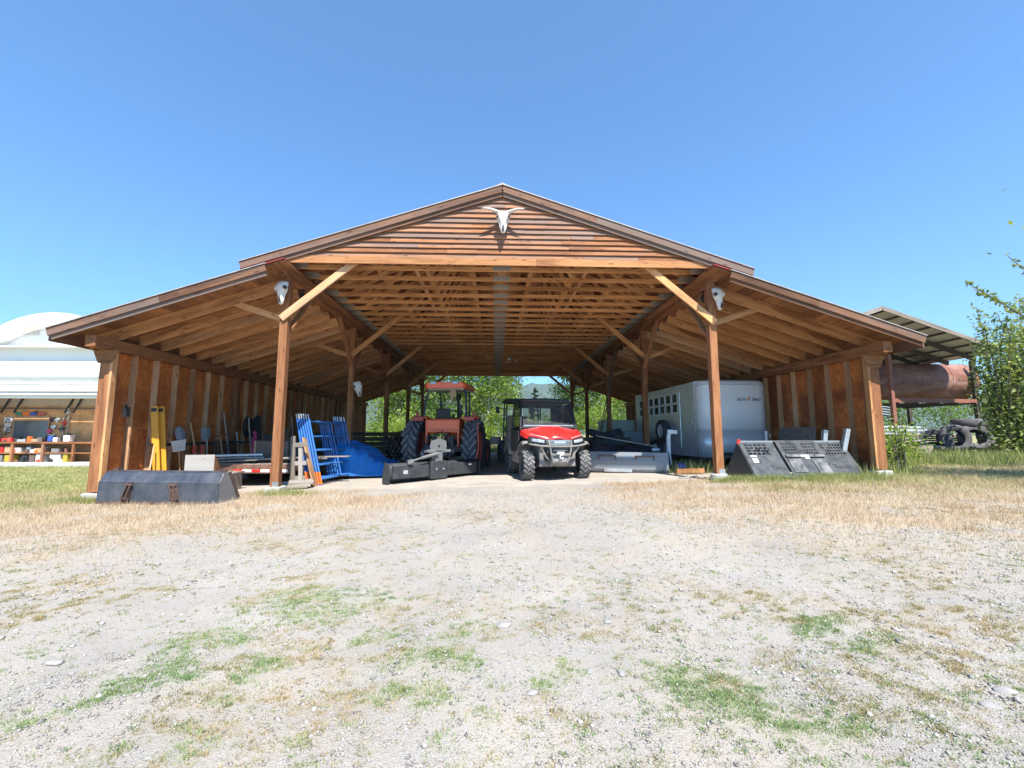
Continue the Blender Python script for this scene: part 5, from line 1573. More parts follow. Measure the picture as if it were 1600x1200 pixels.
leaner("digging_bar", "wooden handle slanting against the studs under the tool rail", "tool handle", lambda t: (lambda m: (m.tube([(0, 0, 0), (0, 0, 1.1)], 0.016, 8), m.build("shaft", M['stud'], t, smooth=True)))(MB()), (-7.05, 9.35, zl), ry=R(-12), rx=R(-22))
leaner("pitchfork", "fork with a slanted handle leaning beyond the rake", "fork", shovel('rake', 'stud', 1.0), (-7.0, 12.6, zl), rx=R(10), ry=R(-14), rz=R(60))
m = MB(); m.bar((-7.36, 9.75, 0.92), (-7.36, 15.2, 0.92), 0.04, 0.07); single(m.build("tool_rail", M['black']), "dark horizontal rail across the studs that holds the tools", "rail")
for k, (y, r_) in enumerate(((13.55, 0.30), (13.95, 0.27))):
    m = MB()
    for j in range(5):
        m.tube([(-7.44 + 0.022 * j, y + (r_ - 0.02 * j) * 0.62 * math.sin(a), 1.42 + (r_ - 0.015 * j) * math.cos(a) - 0.05) for a in np.linspace(0, 2 * PI, 25)], 0.013, 6)
    single(m.build("hose_coil", M['black'], smooth=True), ["coil of thin black hose hung on a stud, nearer coil", "coil of black hose hung beside the dark jacket"][k], "hose", group="hose coils on the left wall")
def coat(t):
    m = MB(); m.loft([[(0.09 * math.cos(a) * w, 0.17 * math.sin(a) * w + 0.02 * math.sin(3 * a), z) for a in np.linspace(0, 2 * PI, 13)[:-1]] for z, w in ((0.0, 0.85), (0.25, 1.0), (0.5, 0.95), (0.68, 0.75), (0.76, 0.3))]); m.build("cloth", M['blacktarp'], t, smooth=True)
leaner("work_jacket", "dark jacket hanging on the studs above the pink cord", "jacket", coat, (-7.38, 14.05, 0.98))
m = MB()
for k in range(7):
    m.tube([(-6.9 + random.uniform(-.05, .05), 13.0 + random.uniform(-.08, .08), 1.22 - 0.75 * q + 0.02 * math.sin(9 * q + k)) for q in np.linspace(0, 1, 7)], 0.014, 6)
single(m.build("pink_cord", M['pink'], smooth=True), "bunch of bright pink cord hanging left of the brown cabinet", "cord")
for k, (y, lb) in enumerate(((10.9, "red handled tool hanging under the rail near the yellow pair"), (11.2, "red hand pump standing between the shovels"))):
    m = MB(); m.tube([(-7.2, y, 0.9), (-7.2, y + 0.02, 0.62), (-7.16, y - 0.06, 0.45)], 0.014, 6); m.tube([(-7.2, y + 0.08, 0.88), (-7.2, y + 0.04, 0.6)], 0.014, 6); m.tube([(-7.2, y - 0.02, 0.62), (-7.2, y + 0.1, 0.6)], 0.012, 6)
    single(m.build("hand_tool", M['signred'], smooth=True), lb, "tool")
for k in range(5):
    m = MB(); y = 12.15 + 0.13 * k
    m.tube([(-7.28 + 0.03 * math.sin(q * 30), y + 0.025 * math.cos(q * 30), 0.9 - 0.55 * q) for q in np.linspace(0, 1, 26)], 0.013, 5)
    single(m.build("chain", M['blacksteel'], smooth=True), "dark tow chain hanging from the tool rail", "chain", group="chains on the tool rail")
extra = [(11.15, 1.55, 'stud', 0.018, "long bare pole leaning just behind the square shovel"), (12.35, 1.9, 'oldwood', 0.022, "tall grey pole leaning past the rake head"), (12.85, 1.35, 'galv', 0.015, "short shiny rod leaning before the hose coils"), (14.4, 1.7, 'stud', 0.02, "brown pole leaning behind the dark jacket"), (14.9, 2.0, 'rust', 0.016, "tall rusty bar leaning far along the left wall"), (15.5, 1.6, 'oldwood', 0.03, "thick grey pole leaning beyond the rusty bar"), (16.1, 1.9, 'bone', 0.016, "pale pole leaning deepest along the left wall")]
for y, L_, mt, r_, lb in extra:
    leaner("wall_pole", lb, "pole", (lambda L_, mt, r_: (lambda t: (lambda m: (m.tube([(0, 0, 0), (0.01, 0.01, L_ / 2), (0, 0, L_)], r_, 8), m.build("shaft", M[mt], t, smooth=True)))(MB())))(L_, mt, r_), (-7.08 + random.uniform(-.08, .05), y, zl), ry=R(-random.uniform(7, 13)), rx=R(random.uniform(-9, 9)))
for y, wd, H, mt, lb in ((12.05, 0.3, 1.1, 'brown', "dark brown board standing on edge behind the tool rail"), (14.6, 0.5, 1.25, 'tarpgrey', "grey panel standing against the studs beyond the jacket"), (15.9, 0.45, 1.5, 'cardboard', "tan cardboard sheet standing deep along the left wall")):
    t = thing("standing_board", lb, "board", (-7.22, y, zl), 0, rot=(0, R(-7), 0)); m = MB(); m.box(-0.012, 0.012, -wd / 2, wd / 2, 0, H); m.build("panel", M[mt], t)
for k, (y, h0, mt) in enumerate(((10.6, 0.28, 'mud'), (11.4, 0.34, 'blacksteel'), (12.1, 0.26, 'greenbox'), (12.7, 0.36, 'bone'))):
    m = MB(); m.lathe([(0, 0), (0.13, 0), (0.155, h0), (0.14, h0), (0.12, 0.03), (0, 0.03)], Matrix.Rotation(-PI / 2, 4, 'Y'), 16)
    single(m.build("bucket", M[mt], smooth=True), ("dusty grey pail under the tool rail", "black pail under the square shovel", "green pail beneath the tow chains", "pale pail below the hose coils")[k], "pail", (-6.95, y, zl))
m = MB(); m.lathe([(0, 0), (0.13, 0), (0.13, 0.02), (0.10, 0.10), (0.015, 0.42), (0, 0.42)], Matrix.Rotation(-PI / 2, 4, 'Y'), 18)
single(m.build("traffic_cone", M['signorange'], smooth=True), "small orange cone against the left wall behind the corner stud", "cone", (-7.3, 9.35, zl))
m = MB(); m.box(-0.04, 0.04, -0.05, 0.05, 0, 0.2); m.tube([(0, 0, 0.2), (0.02, -0.08, 0.26), (0.1, -0.1, 0.24)], 0.02, 6)
single(m.build("tap_fitting", M['black']), "black tap fitting on the corner stud of the left wall", "hook", (-7.52, 9.28, 1.5))  # wall tap: box body with a bent spout
# crate wedge, on a low pallet behind the loader bucket
t = thing("wooden_crate", "pale open wooden crate behind the long loader bucket", "crate", (-6.15, 9.55, 0.32), R(18))
m = MB(); m.box(-0.26, 0.26, -0.012, 0.012, 0, 0.40); m.build("front_panel", M['oldwood'], t)
m = MB(); m.prism([(0.013, 0.0), (0.5, 0.0), (0.5, 0.1), (0.013, 0.40)], 0, 0.24, 0.262); m.build("side_panel", M['fir'], t)
m = MB(); m.prism([(0.013, 0.0), (0.5, 0.0), (0.5, 0.1), (0.013, 0.40)], 0, -0.262, -0.24); m.build("side_panel", M['fir'], t)
m = MB(); m.box(-0.235, 0.235, 0.0135, 0.5, 0.0, 0.02); m.build("bottom_panel", M['oldwood'], t)
m = MB()
for k in range(5): m.bar((-6.75, 9.42 + 0.17 * k, g(-6.2) + 0.40 - 0.01), (-5.55, 9.42 + 0.17 * k, g(-6.2) + 0.40 - 0.01), 0.12, 0.025)
for x in (-6.65, -6.15, -5.65): m.bar((x, 9.35, g(-6.2) + 0.19), (x, 10.16, g(-6.2) + 0.19), 0.09, 0.36)
single(m.build("pallet_stack", M['oldwood']), "low grey pallet stack carrying the pale crate", "pallets")
# load on the flat trailer
fz = g(-5.7) + 0.53
t = thing("brown_cabinet", "dark brown cabinet lying on the flat trailer left of the post", "cabinet", (-5.45, 11.1, fz), R(-4))
m = MB(); m.box(-0.40, 0.40, 0, 0.5, 0.0, 0.50); m.build("body", M['brown'], t, bevel=0.008)
m = MB(); m.box(-0.44, -0.402, -0.02, 0.5, 0.0, 0.50); m.build("edge_panel", M['stud'], t)
m = MB(); m.box(-0.4, 0.62, -0.02, 0.52, 0.503, 0.53); m.build("top_panel", M['black'], t)
m = MB(); m.box(0.404, 0.62, 0.03, 0.5, 0.0, 0.5); m.build("inner_shelf", M['black'], t)
for k in range(9):
    m = MB(); x = -6.7 + 0.24 * k + random.uniform(-.05, .05); y = 10.62 + random.uniform(0, .3)
    m.bar((0, 0, 0), (random.uniform(0.7, 1.3), random.uniform(-.12, .25), random.uniform(0.0, 0.05)), random.uniform(0.06, 0.16), 0.025)
    single(m.build("loose_board", M['oldwood']), "weathered board lying on the flat trailer deck", "board", (x, y, fz + 0.02 + 0.013 * k), group="loose boards on the flat trailer")
for k, lb in enumerate(("white plastic pipe lying across the flat trailer, upper one", "grey plastic pipe lying across the flat trailer, lower one")):
    m = MB(); m.tube([(-6.5, 10.64 + 0.09 * k, fz + 0.17 - 0.07 * k), (-5.5, 10.76 + 0.06 * k, fz + 0.19 - 0.07 * k)], 0.025, 8)
    single(m.build("plastic_pipe", M['white'] if k == 0 else M['silver'], smooth=True), lb, "pipe")
# grey trestle and boards beside the left post
t = thing("trestle", "weathered grey wooden trestle between the left post and the scaffold frames", "trestle", (-4.28, 9.95, g(-4.3)), R(-12))
for a, b in (((-0.14, 0, 0), (-0.26, 0.1, 1.12)), ((0.06, 0.0, 0), (-0.08, 0.12, 0.98))):
    m = MB(); m.bar(a, b, 0.09, 0.04, (0, 1, 0)); m.build("leg", M['oldwood'], t)
for z in (0.2, 0.52, 0.92):
    m = MB(); m.bar((-0.24 + 0.0, 0.03 + z * 0.06, z), (0.12, 0.03 + z * 0.06, z + 0.02), 0.03, 0.09); m.build("cross_bar", M['oldwood'], t)
m = MB(); m.bar((-4.02, 10.2, g(-4)), (-4.36, 10.33, 1.06), 0.2, 0.035, (1, 0, 0)); single(m.build("loose_plank", M['stud']), "reddish board leaning between the trestle and the blue frames", "plank")
for k in range(5):
    m = MB(); m.bar((-4.5 + random.uniform(-.1, .1), 9.6 + 0.07 * k, g(-4.3) + 0.04 + 0.03 * k), (-3.95 + random.uniform(-.1, .1), 9.75 + 0.08 * k, g(-4.3) + 0.05 + 0.03 * k), 0.09, 0.03)
    single(m.build("scrap_wood", M['oldwood']), "short grey scrap of wood at the foot of the trestle", "scrap wood", group="scrap wood at the left front post")

# ------------------------------------------------------------------ right side
t = thing("grey_sheet", "stained dark grey plywood sheet leaning on the right wall studs", "sheet", (7.5, 11.0, g(7.4)), 0, rot=(R(0), R(8), R(-4)))
m = MB(); m.box(-0.012, 0.012, -0.75, 0.75, 0.0, 1.06); m.build("panel", M['tarpgrey'], t)
for k, (x, y, lb, ry, H) in enumerate(((7.28, 9.75, "grey metal stud leaning on the right wall, left of two", R(8), 0.98), (7.42, 9.42, "grey metal stud leaning by the right corner post, right of two", R(13), 1.02))):
    t = thing("metal_stud", lb, "metal stud", (x, y, g(7.4)), 0, "metal studs on the right wall", rot=(0, ry, R(-15)))
    m = MB(); m.bar((-0.03, 0, 0), (-0.03, 0, H), 0.01, 0.13, (0, 1, 0)); m.bar((0.01, 0.06, 0), (0.01, 0.06, H), 0.07, 0.01, (0, 1, 0)); m.bar((0.01, -0.06, 0), (0.01, -0.06, H), 0.07, 0.01, (0, 1, 0)); m.build("channel", M['galv'], t)
t = thing("downspout", "bent white downspout standing in front of the stock trailer", "downspout", (4.55, 11.45, g(4.5)), R(10))
m = MB(); m.loft([[(x + a * 0.045, y + b * 0.035, z) for a, b in ((-1, -1), (1, -1), (1, 1), (-1, 1))] for x, y, z in ((0, 0, 0), (-0.03, 0.02, 0.4), (-0.02, 0.02, 0.9), (-0.0, 0.0, 0.98))]); m.bar((-0.05, 0, 1.02), (0.20, -0.02, 1.0), 0.08, 0.10); m.build("pipe", M['white'], t, bevel=0.01)
m = MB(); m.box(-0.10, 0.10, -0.06, 0.06, 0, 0.07); single(m.build("paper_box", M['white'], bevel=0.006), "small white box on the end of the black tarp", "box", (4.36, 12.0, g(4.4) + 0.50))
t = thing("storage_chest", "pale green chest standing behind the second right post", "chest", (5.05, 17.9, g(5)), R(3))
m = MB(); m.box(-0.66, 0.66, 0, 0.8, 0.55, 1.52); m.build("body", M['palegreen'], t, bevel=0.03)
m = MB(); m.box(-0.68, 0.68, -0.02, 0.82, 1.02, 1.05); m.box(-0.012, 0.012, -0.015, 0.0, 0.6, 1.5); m.build("lid_seam", M['bone'], t)
m = MB(); m.box(-0.6, 0.6, 0.05, 0.75, 0, 0.55); m.build("base", M['black'], t)
t = thing("grey_tub", "upturned grey plastic tub between the chest and the second right post", "tub", (5.02, 16.2, g(5)), 0)
m = MB(); m.loft([[(x * w, y * w, z) for x, y in ((-0.45, -0.35), (0.45, -0.35), (0.45, 0.35), (-0.45, 0.35))] for z, w in ((0.5, 1.0), (1.06, 0.82))]); m.build("shell", M['greysteel'], t, bevel=0.04)
m = MB(); m.box(-0.5, 0.5, -0.4, 0.4, 0.0, 0.5); m.build("base", M['black'], t)
ty = tyre(0.36, 0.2, 0.22, 20).mesh("loose_tyre", [M['rubber'], M['rubber']])
for k, (x, y, z, rx, lb) in enumerate(((3.65, 15.6, 0.95, R(20), "old black tyre on the heap behind the black tarp, nearer the thin poles"), (4.2, 15.9, 0.98, R(-15), "old black tyre on the heap in front of the third right post"))):
    t = thing("old_tyre", lb, "tyre", (x, y, g(x) + z), 0, "old tyres under the right roof", rot=(0, PI / 2 + rx, 0)); inst("tread", ty, t)
m = MB(); m.box(-0.8, 0.8, -0.4, 0.4, 0, 0.85); single(m.build("dark_crate", M['black'], bevel=0.03), "black box heap carrying the old tyres behind the black tarp", "crate", (3.95, 15.8, g(4)))
for k, (x0, x1) in enumerate(((3.55, 4.35), (3.62, 4.42))):
    m = MB(); m.tube([(x0, 15.0 + 0.05 * k, g(4) + 0.9), (x1, 15.6 + 0.05 * k, 4.25)], 0.017, 8)
    single(m.build("leaning_pole", M['log'], smooth=True), ["thin grey pole leaning up to the right beam, left of two", "thin grey pole leaning up to the right beam, right of two"][k], "pole", group="thin poles leaning on the right beam")
m = MB(); m.bar((4.35, 10.6, g(4.5) + 0.06), (4.95, 10.45, g(4.8) + 0.08), 0.16, 0.1); single(m.build("wood_block", M['band']), "short yellow block of wood in the weeds beside the grey bucket", "wood block")
m = MB(); m.lathe([(0, -0.1), (0.09, -0.08), (0.11, 0), (0.08, 0.08), (0, 0.1)], None, 12); single(m.build("water_can", M['bluebox'], smooth=True), "small dark blue can lying in the weeds by the stock trailer", "can", (4.62, 10.95, g(4.6) + 0.14))
# debris on the ground by the right post
for k in range(4):
    m = MB(); x, y = 4.0 + 0.25 * k, 9.6 + random.uniform(-.2, .3)
    m.bar((x, y, g(x) + 0.02), (x + random.uniform(.2, .5), y + random.uniform(-.1, .1), g(x) + 0.03), 0.05, 0.02)
    single(m.build("wood_scrap", M['oldwood']), "thin scrap of wood on the ground by the right front post", "scrap wood", group="wood scraps by the right front post")


# ================================================================== white arched workshop on the left
def translucent_fabric():
    t = NT('translucent_fabric'); out = t.n["Material Output"]
    co = t.node("ShaderNodeTexCoord").outputs["Object"]
    c = t.mix(t.ramp(t.noise(co, 1.5, 5, 0.6), [(0.35, 0.0), (0.75, 0.5)]), (0.8, 0.81, 0.82), (0.66, 0.66, 0.65))
    t.set(Base_Color=c, Roughness=0.6)
    tl = t.node("ShaderNodeBsdfTranslucent"); t.link(c, tl.inputs[0])
    m = t.node("ShaderNodeMixShader"); m.inputs[0].default_value = 0.6
    t.link(t.b.outputs[0], m.inputs[1]); t.link(tl.outputs[0], m.inputs[2]); t.link(m.outputs[0], out.inputs[0])
    return t.m


M['tfab'] = translucent_fabric()


def build_workshop():
    cx, Y0, Y1, zb = -20.2, 21.0, 22.5, -0.14
    Rr, zc = 4.55, 2.12
    t = thing("arched_workshop", "white fabric arched workshop with its front open and door folded up", "workshop", (0, 0, 0))

    def arch(r, n=28, low=True):
        pts = [(cx + r * math.cos(PI - PI * k / n), zc + r * math.sin(PI - PI * k / n)) for k in range(n + 1)]
        if low: pts = [(cx - r, zb)] + pts + [(cx + r, zb)]
        return pts
    m = MB(); m.sheet([[(x, y, z) for x, z in arch(Rr)] for y in (Y0 - 0.5, Y0, Y1 + 0.0, Y1 + 8)]); m.build("arched_cover", M['tfab'], t, smooth=True, solid=0.02)
    m = MB(); oa, ia = arch(Rr + 0.03), arch(Rr - 0.52)
    m.sheet([[(x, Y0 - 0.52, z) for x, z in oa], [(x, Y0 - 0.52, z) for x, z in ia], [(x, Y0 - 0.05, z) for x, z in ia]]); m.build("front_rim", M['creamfab'], t, solid=0.01)
    m = MB(); pts = [p for p in arch(Rr - 0.3, 28, False) if p[1] > 5.1]
    m.prism([(pts[0][0], 5.1)] + pts + [(pts[-1][0], 5.1)], 1, Y0, Y0 + 0.04); m.build("end_panel", M['fabric'], t)
    m = MB(); m.box(-21.95, -21.3, Y0 - 0.03, Y0 - 0.002, 5.75, 5.98); m.build("vent", M['silver'], t)
    m = MB(); m.box(cx - 4.0, cx + 4.0, Y0 - 0.62, Y0 + 0.02, 5.08, 5.14); m.build("door_header", M['white'], t)
    m = MB(); m.box(cx - 3.9, cx + 3.9, Y0 - 0.12, Y0 - 0.06, 4.45, 5.08); m.build("door_upper_panel", M['fabric'], t)
    m = MB(); rows = []
    for k in range(13):
        u = k / 12; z = 4.46 - 1.12 * u
        rows.append([(cx - 3.9 + 7.8 * j / 40, Y0 - 0.14 - 0.42 * math.sin(PI * min(1, u * 0.9 + 0.08)) - 0.03 * math.sin(j * 1.3 + 2 * math.sin(j)) * u, z) for j in range(41)])
    m.sheet(rows); m.build("folded_door", M['fabric'], t, smooth=True, solid=0.02)
    m = MB()
    for z, d in ((3.28, 0.30), (3.12, 0.42), (2.96, 0.36), (2.84, 0.25)): m.tube([(cx - 3.9, Y0 - d, z), (cx + 3.9, Y0 - d, z)], 0.075, 10)
    m.build("door_roll", M['fabric'], t, smooth=True)
    for s in (-1, 1):
        m = MB(); m.box(cx + s * 4.25 - 0.35, cx + s * 4.25 + 0.35, Y0, Y0 + 0.05, zb, 5.1); m.build("side_panel", M['fabric'], t)
    m = MB(); m.box(cx - 5.2, cx + 5.2, Y0 - 0.7, Y1 + 3, -0.5, zb); m.build("slab", M['concrete'], t)
    m = MB()
    k = cx - 5.1
    while k < cx + 4.6: m.box(k, k + 1.21, Y1 + 0.02, Y1 + 0.04, zb, 2.55); k += 1.22
    m.build("back_board", M['pegwall'], t)
    m = MB(); m.box(cx - 5.0, cx + 4.6, Y1 + 0.06, Y1 + 0.08, 2.4, 4.4); m.build("liner", M['fabricin'], t)
    for x in (-24.0, -23.4, -21.0, -20.6):
        m = MB(); m.bar((x - 0.15, Y1, 2.2), (x + 0.25, Y1 - 0.02, 3.0), 0.08, 0.05); m.build("inner_brace", M['blacksteel'], t)
    m = MB(); m.bar((cx - 5, Y1, 2.42), (cx + 4.5, Y1, 2.42), 0.05, 0.08); m.build("wall_rail", M['brown'], t)
    # bench
    b = thing("workbench", "long timber workbench with two shelves inside the arched workshop", "workbench", (0, 0, 0))
    yb = 21.65
    for nm, z0, z1, y0 in (("bench_top", 0.72, 0.80, yb - 0.02), ("shelf", 0.25, 0.30, yb + 0.05)):
        m = MB(); m.box(-24.0, -18.4, y0, Y1 - 0.02, z0, z1); m.build(nm, M['post'], b)
    x = -23.95
    while x < -18.4:
        m = MB(); m.box(x - 0.05, x + 0.05, yb, yb + 0.1, zb, 0.72); m.build("leg", M['post'], b); x += 1.38

    def item(name, label, cat, mb, mat, group=None, **kw):
        single(mb.build(name, mat, **kw), label, cat, group=group)

    def bx(px0, px1, z0, z1, y=21.75, d=0.28):
        m = MB(); a, c = (px0 - 774) / 689 * y, (px1 - 774) / 689 * y
        m.box(a, c, y, y + d, z0, z1); return m
    zt, zs, zf = 0.805, 0.305, zb + 0.005
    item("tool_case", "red tool case on the workbench left of the dark board", "tool case", bx(39, 54, zt, zt + 0.17), M['signred'], bevel=0.02)
    item("jug", "dark blue jug on the workbench right of the dark board", "jug", bx(105, 111, zt, zt + 0.26), M['bluebox'], bevel=0.03)
    item("paint_tin", "white tin on the workbench beside the blue jug", "tin", bx(113, 119, zt, zt + 0.2), M['white'], bevel=0.02)
    item("paint_tin", "large white tin at the right end of the workbench top", "tin", bx(128, 137, zt, zt + 0.3), M['white'], bevel=0.02)
    item("parts_tray", "pale tray of small parts in the middle of the workbench top", "tray", bx(62, 74, zt, zt + 0.12), M['silver'])
    item("parts_tray", "yellowish tray of small parts near the blue jug", "tray", bx(80, 91, zt, zt + 0.13), M['cardboard'])
    item("black_case", "low black case at the left end of the workbench top", "case", bx(25, 38, zt, zt + 0.14), M['black'])
    item("storage_box", "red box on the middle shelf of the workbench", "box", bx(38, 44, zs, zs + 0.26), M['signred'])
    item("storage_box", "tan box on the middle shelf next to the red box", "box", bx(46, 54, zs, zs + 0.28), M['cardboard'])
    item("storage_box", "pale box on the middle shelf below the dark board", "box", bx(58, 69, zs, zs + 0.22), M['bone'])
    item("storage_box", "light blue tub on the middle shelf", "tub", bx(77, 83, zs, zs + 0.27), M['greysteel'])
    item("storage_box", "tan box on the middle shelf right of the light blue tub", "box", bx(88, 103, zs, zs + 0.2), M['cardboard'])
    item("storage_box", "dark grey box on the middle shelf at the right end", "box", bx(113, 124, zs, zs + 0.18), M['mud'])
    item("storage_box", "grey tub on the floor under the workbench, far left", "tub", bx(30, 44, zf, zf + 0.32), M['mud'])
    item("storage_box", "bright yellow tub on the floor under the workbench", "tub", bx(47, 60, zf, zf + 0.34), M['mustard'], bevel=0.02)
    item("storage_box", "black bin on the floor under the workbench", "bin", bx(71, 80, zf, zf + 0.3), M['black'], bevel=0.02)
    item("storage_box", "brown bin on the floor under the workbench beside the black bin", "bin", bx(82, 90, zf, zf + 0.33), M['brown'], bevel=0.02)
    item("storage_box", "large white carton on the floor under the workbench", "carton", bx(92, 103, zf, zf + 0.36), M['bone'])
    item("storage_box", "pale carton on the floor under the right end of the bench", "carton", bx(112, 127, zf, zf + 0.36), M['bone'])
    item("storage_box", "narrow yellow tub at the right end under the bench", "tub", bx(131, 137, zf, zf + 0.38), M['mustard'])
    item("black_bin", "big black wheeled bin left of the workbench", "bin", bx(-2, 19, zf, 0.62, 21.4, 0.4), M['black'], bevel=0.03)
    item("carton", "open carton lying on top of the black bin", "carton", bx(-4, 16, 0.625, 0.75, 21.42, 0.3), M['cardboard'])
    rr = random.Random(5)
    rows = ((0.805, "small %s in the clutter on the workbench top", 26, 24, 138), (0.305, "small %s in the clutter on the middle shelf", 26, 40, 138), (zb + 0.005, "small %s in the clutter on the floor under the workbench", 16, 46, 138))
    for z, lab, n_, p0, p1 in rows:
        for k in range(n_):
            p = p0 + (p1 - p0) * (k + rr.random()) / n_; y_ = rr.uniform(21.68, 22.2); x_ = (p - 774) / 689 * y_
            r_ = rr.uniform(0.035, 0.085); h_ = rr.uniform(0.08, 0.26); kind = rr.choice(("jar", "can", "bottle", "carton"))
            m = MB()
            if kind == "bottle": m.lathe([(0, 0), (r_ * .8, 0), (r_ * .8, h_ * .6), (r_ * .3, h_ * .8), (r_ * .3, h_), (0, h_)], Matrix.Translation((x_, y_, z)) @ Matrix.Rotation(-PI / 2, 4, 'Y'), 10)
            elif kind == "carton": m.bar((x_ - r_, y_, z + h_ / 2), (x_ + r_, y_ + rr.uniform(-.04, .04), z + h_ / 2), 0.12, h_)
            else: m.lathe([(0, 0), (r_, 0), (r_, h_ * .85), (r_ * .9, h_ * .86), (r_ * .9, h_), (0, h_)], Matrix.Translation((x_, y_, z)) @ Matrix.Rotation(-PI / 2, 4, 'Y'), 10)
            single(m.build(kind, M[rr.choice(('mud', 'blacksteel', 'black', 'bone', 'cardboard', 'signorange', 'greysteel', 'rust', 'white', 'brown', 'black', 'maroon', 'black', 'brown'))]), lab % kind, kind, group="workshop clutter, " + lab.split(" in the ")[1])
    for k in range(26):
        p = rr.uniform(28, 138); z = rr.uniform(1.0, 2.3)
        if 52 < p < 108 and z < 2.1: continue
        y_ = Y1 - 0.05; x_ = (p - 774) / 689 * y_; m = MB(); a_ = rr.uniform(0, PI)
        m.bar((x_ - 0.1 * math.cos(a_), y_, z - 0.1 * math.sin(a_)), (x_ + 0.14 * math.cos(a_), y_, z + 0.14 * math.sin(a_)), 0.03, rr.uniform(0.02, 0.06)); m.bar((x_ + 0.1, y_, z), (x_ + 0.16, y_, z + 0.05), 0.04, 0.05)
        single(m.build("wall_tool", M[rr.choice(('blacksteel', 'silver', 'rust', 'brown', 'bone', 'mud'))]), "small hand tool hung on the workshop wall among others", "tool", group="hand tools hung on the workshop wall")
    w_ = thing("framed_board", "dark glass board in a wooden frame on the workshop wall", "board", (0, 0, 0))
    y = Y1 - 0.05; X = lambda p: (p - 774) / 689 * y
    m = MB(); m.box(X(55), X(105), y, y + 0.03, 1.0, 1.78); m.build("pane", M['darkpane'], w_)
    m = MB(); m.box(X(54), X(106), y - 0.02, y + 0.04, 1.80, 2.02); m.box(X(54), X(55.5), y - 0.02, y + 0.04, 0.95, 1.80); m.box(X(104.5), X(106), y - 0.02, y + 0.04, 0.95, 1.80); m.build("frame", M['stud'], w_)
    t3 = thing("warning_triangle", "orange slow vehicle triangle with red border on the workshop wall", "sign", (X(11), y - 0.02, 1.93))
    m = MB(); m.prism([(-0.24, 0.2), (0.24, 0.2), (0.0, -0.22)], 1, 0.0, 0.015); m.build("border", M['signred'], t3)
    m = MB(); m.prism([(-0.15, 0.14), (0.15, 0.14), (0.0, -0.12)], 1, -0.006, -0.001); m.build("face", M['signorange'], t3)
    m = MB(); m.lathe([(0, -0.02), (0.15, -0.015), (0.15, 0.015), (0, 0.02)], Matrix.Translation((X(8), y, 1.55)) @ Matrix.Rotation(PI / 2, 4, 'Z'), 20); item("round_plate", "pale round plate hanging below the orange triangle", "plate", m, M['bone'])
    m = MB(); m.lathe([(0, -0.02), (0.2, -0.015), (0.2, 0.015), (0, 0.02)], Matrix.Translation((X(2), y, 1.05)) @ Matrix.Rotation(PI / 2, 4, 'Z'), 20); item("round_sign", "bright red round disc on the workshop wall at the left edge", "disc", m, M['signred'])
    for k, (p, lb) in enumerate(((13, "wooden handle leaning on the workshop wall, leftmost"), (22, "wooden handle leaning on the workshop wall by the bench end, left of a pair"), (27, "wooden handle leaning on the workshop wall by the bench end, right of a pair"))):
        m = MB(); m.tube([(X(p), y - 0.1, 0.2), (X(p) - 0.04, y, 1.75)], 0.025, 8); item("wooden_stick", lb, "handle", m, M['stud'], "handles on the workshop wall")
    m = MB(); m.box(X(40), X(52), y, y + 0.02, 1.75, 1.98); item("wall_sheet", "white printed sheet pinned left of the dark board", "sheet", m, M['white'])
    m = MB(); m.box(X(41), X(51), y, y + 0.02, 1.25, 1.7); item("tool_chart", "pinkish chart pinned under the white sheet", "chart", m, M['bone'])
    for p0, p1, mat, lb in ((55, 64, 'greenbox', "green strip sign above the dark board"), (65, 75, 'signorange', "orange strip sign above the dark board"), (76, 85, 'bluebox', "blue strip sign above the dark board"), (87, 98, 'maroon', "maroon strip sign above the dark board")):
        m = MB(); m.box(X(p0), X(p1), y, y + 0.015, 2.08, 2.24); item("strip_sign", lb, "sign", m, M[mat])
    for k, lb in enumerate(("tan hose hanging in loops right of the dark board", "pale hose hanging straight beside the tan hose")):
        m = MB(); m.tube([(X(132) + 0.05 * k - 0.25 * math.sin(q * 3) * (1 - k), y - 0.03 * k, 2.4 - 1.5 * q) for q in np.linspace(0, 1, 14)], 0.03, 6); item("air_hose", lb, "hose", m, M['rope'], smooth=True)
    lab = ["black drill on the wall right of the dark board", "white spray bottle on the wall board", "dark clamp on the wall above the white tins", "red pliers on the wall board near the hose", "pink bottle on the small wall shelf", "silver wrench on the wall board"]
    for k, (p, z, mat) in enumerate(((109, 1.88, 'black'), (117, 1.85, 'white'), (124, 1.4, 'blacksteel'), (127, 1.7, 'signred'), (107, 1.3, 'pink'), (113, 1.5, 'silver'))):
        m = MB(); m.bar((X(p) - 0.12, y, z), (X(p) + 0.12, y, z + 0.04), 0.06, 0.09); m.bar((X(p), y, z - 0.12), (X(p) + 0.02, y, z + 0.1), 0.05, 0.06); item("hand_tool", lab[k], "tool", m, M[mat])


M['mustard'] = plain('mustard_plastic', (0.42, 0.30, 0.03), 0.5)
M['pegwall'] = plain('workshop_board', (0.62, 0.31, 0.13), 0.8, 0, 0.3, 2.5)
M['darkpane'] = plain('dark_pane', (0.12, 0.13, 0.14), 0.15, 0, 0.3, 3)
build_workshop()


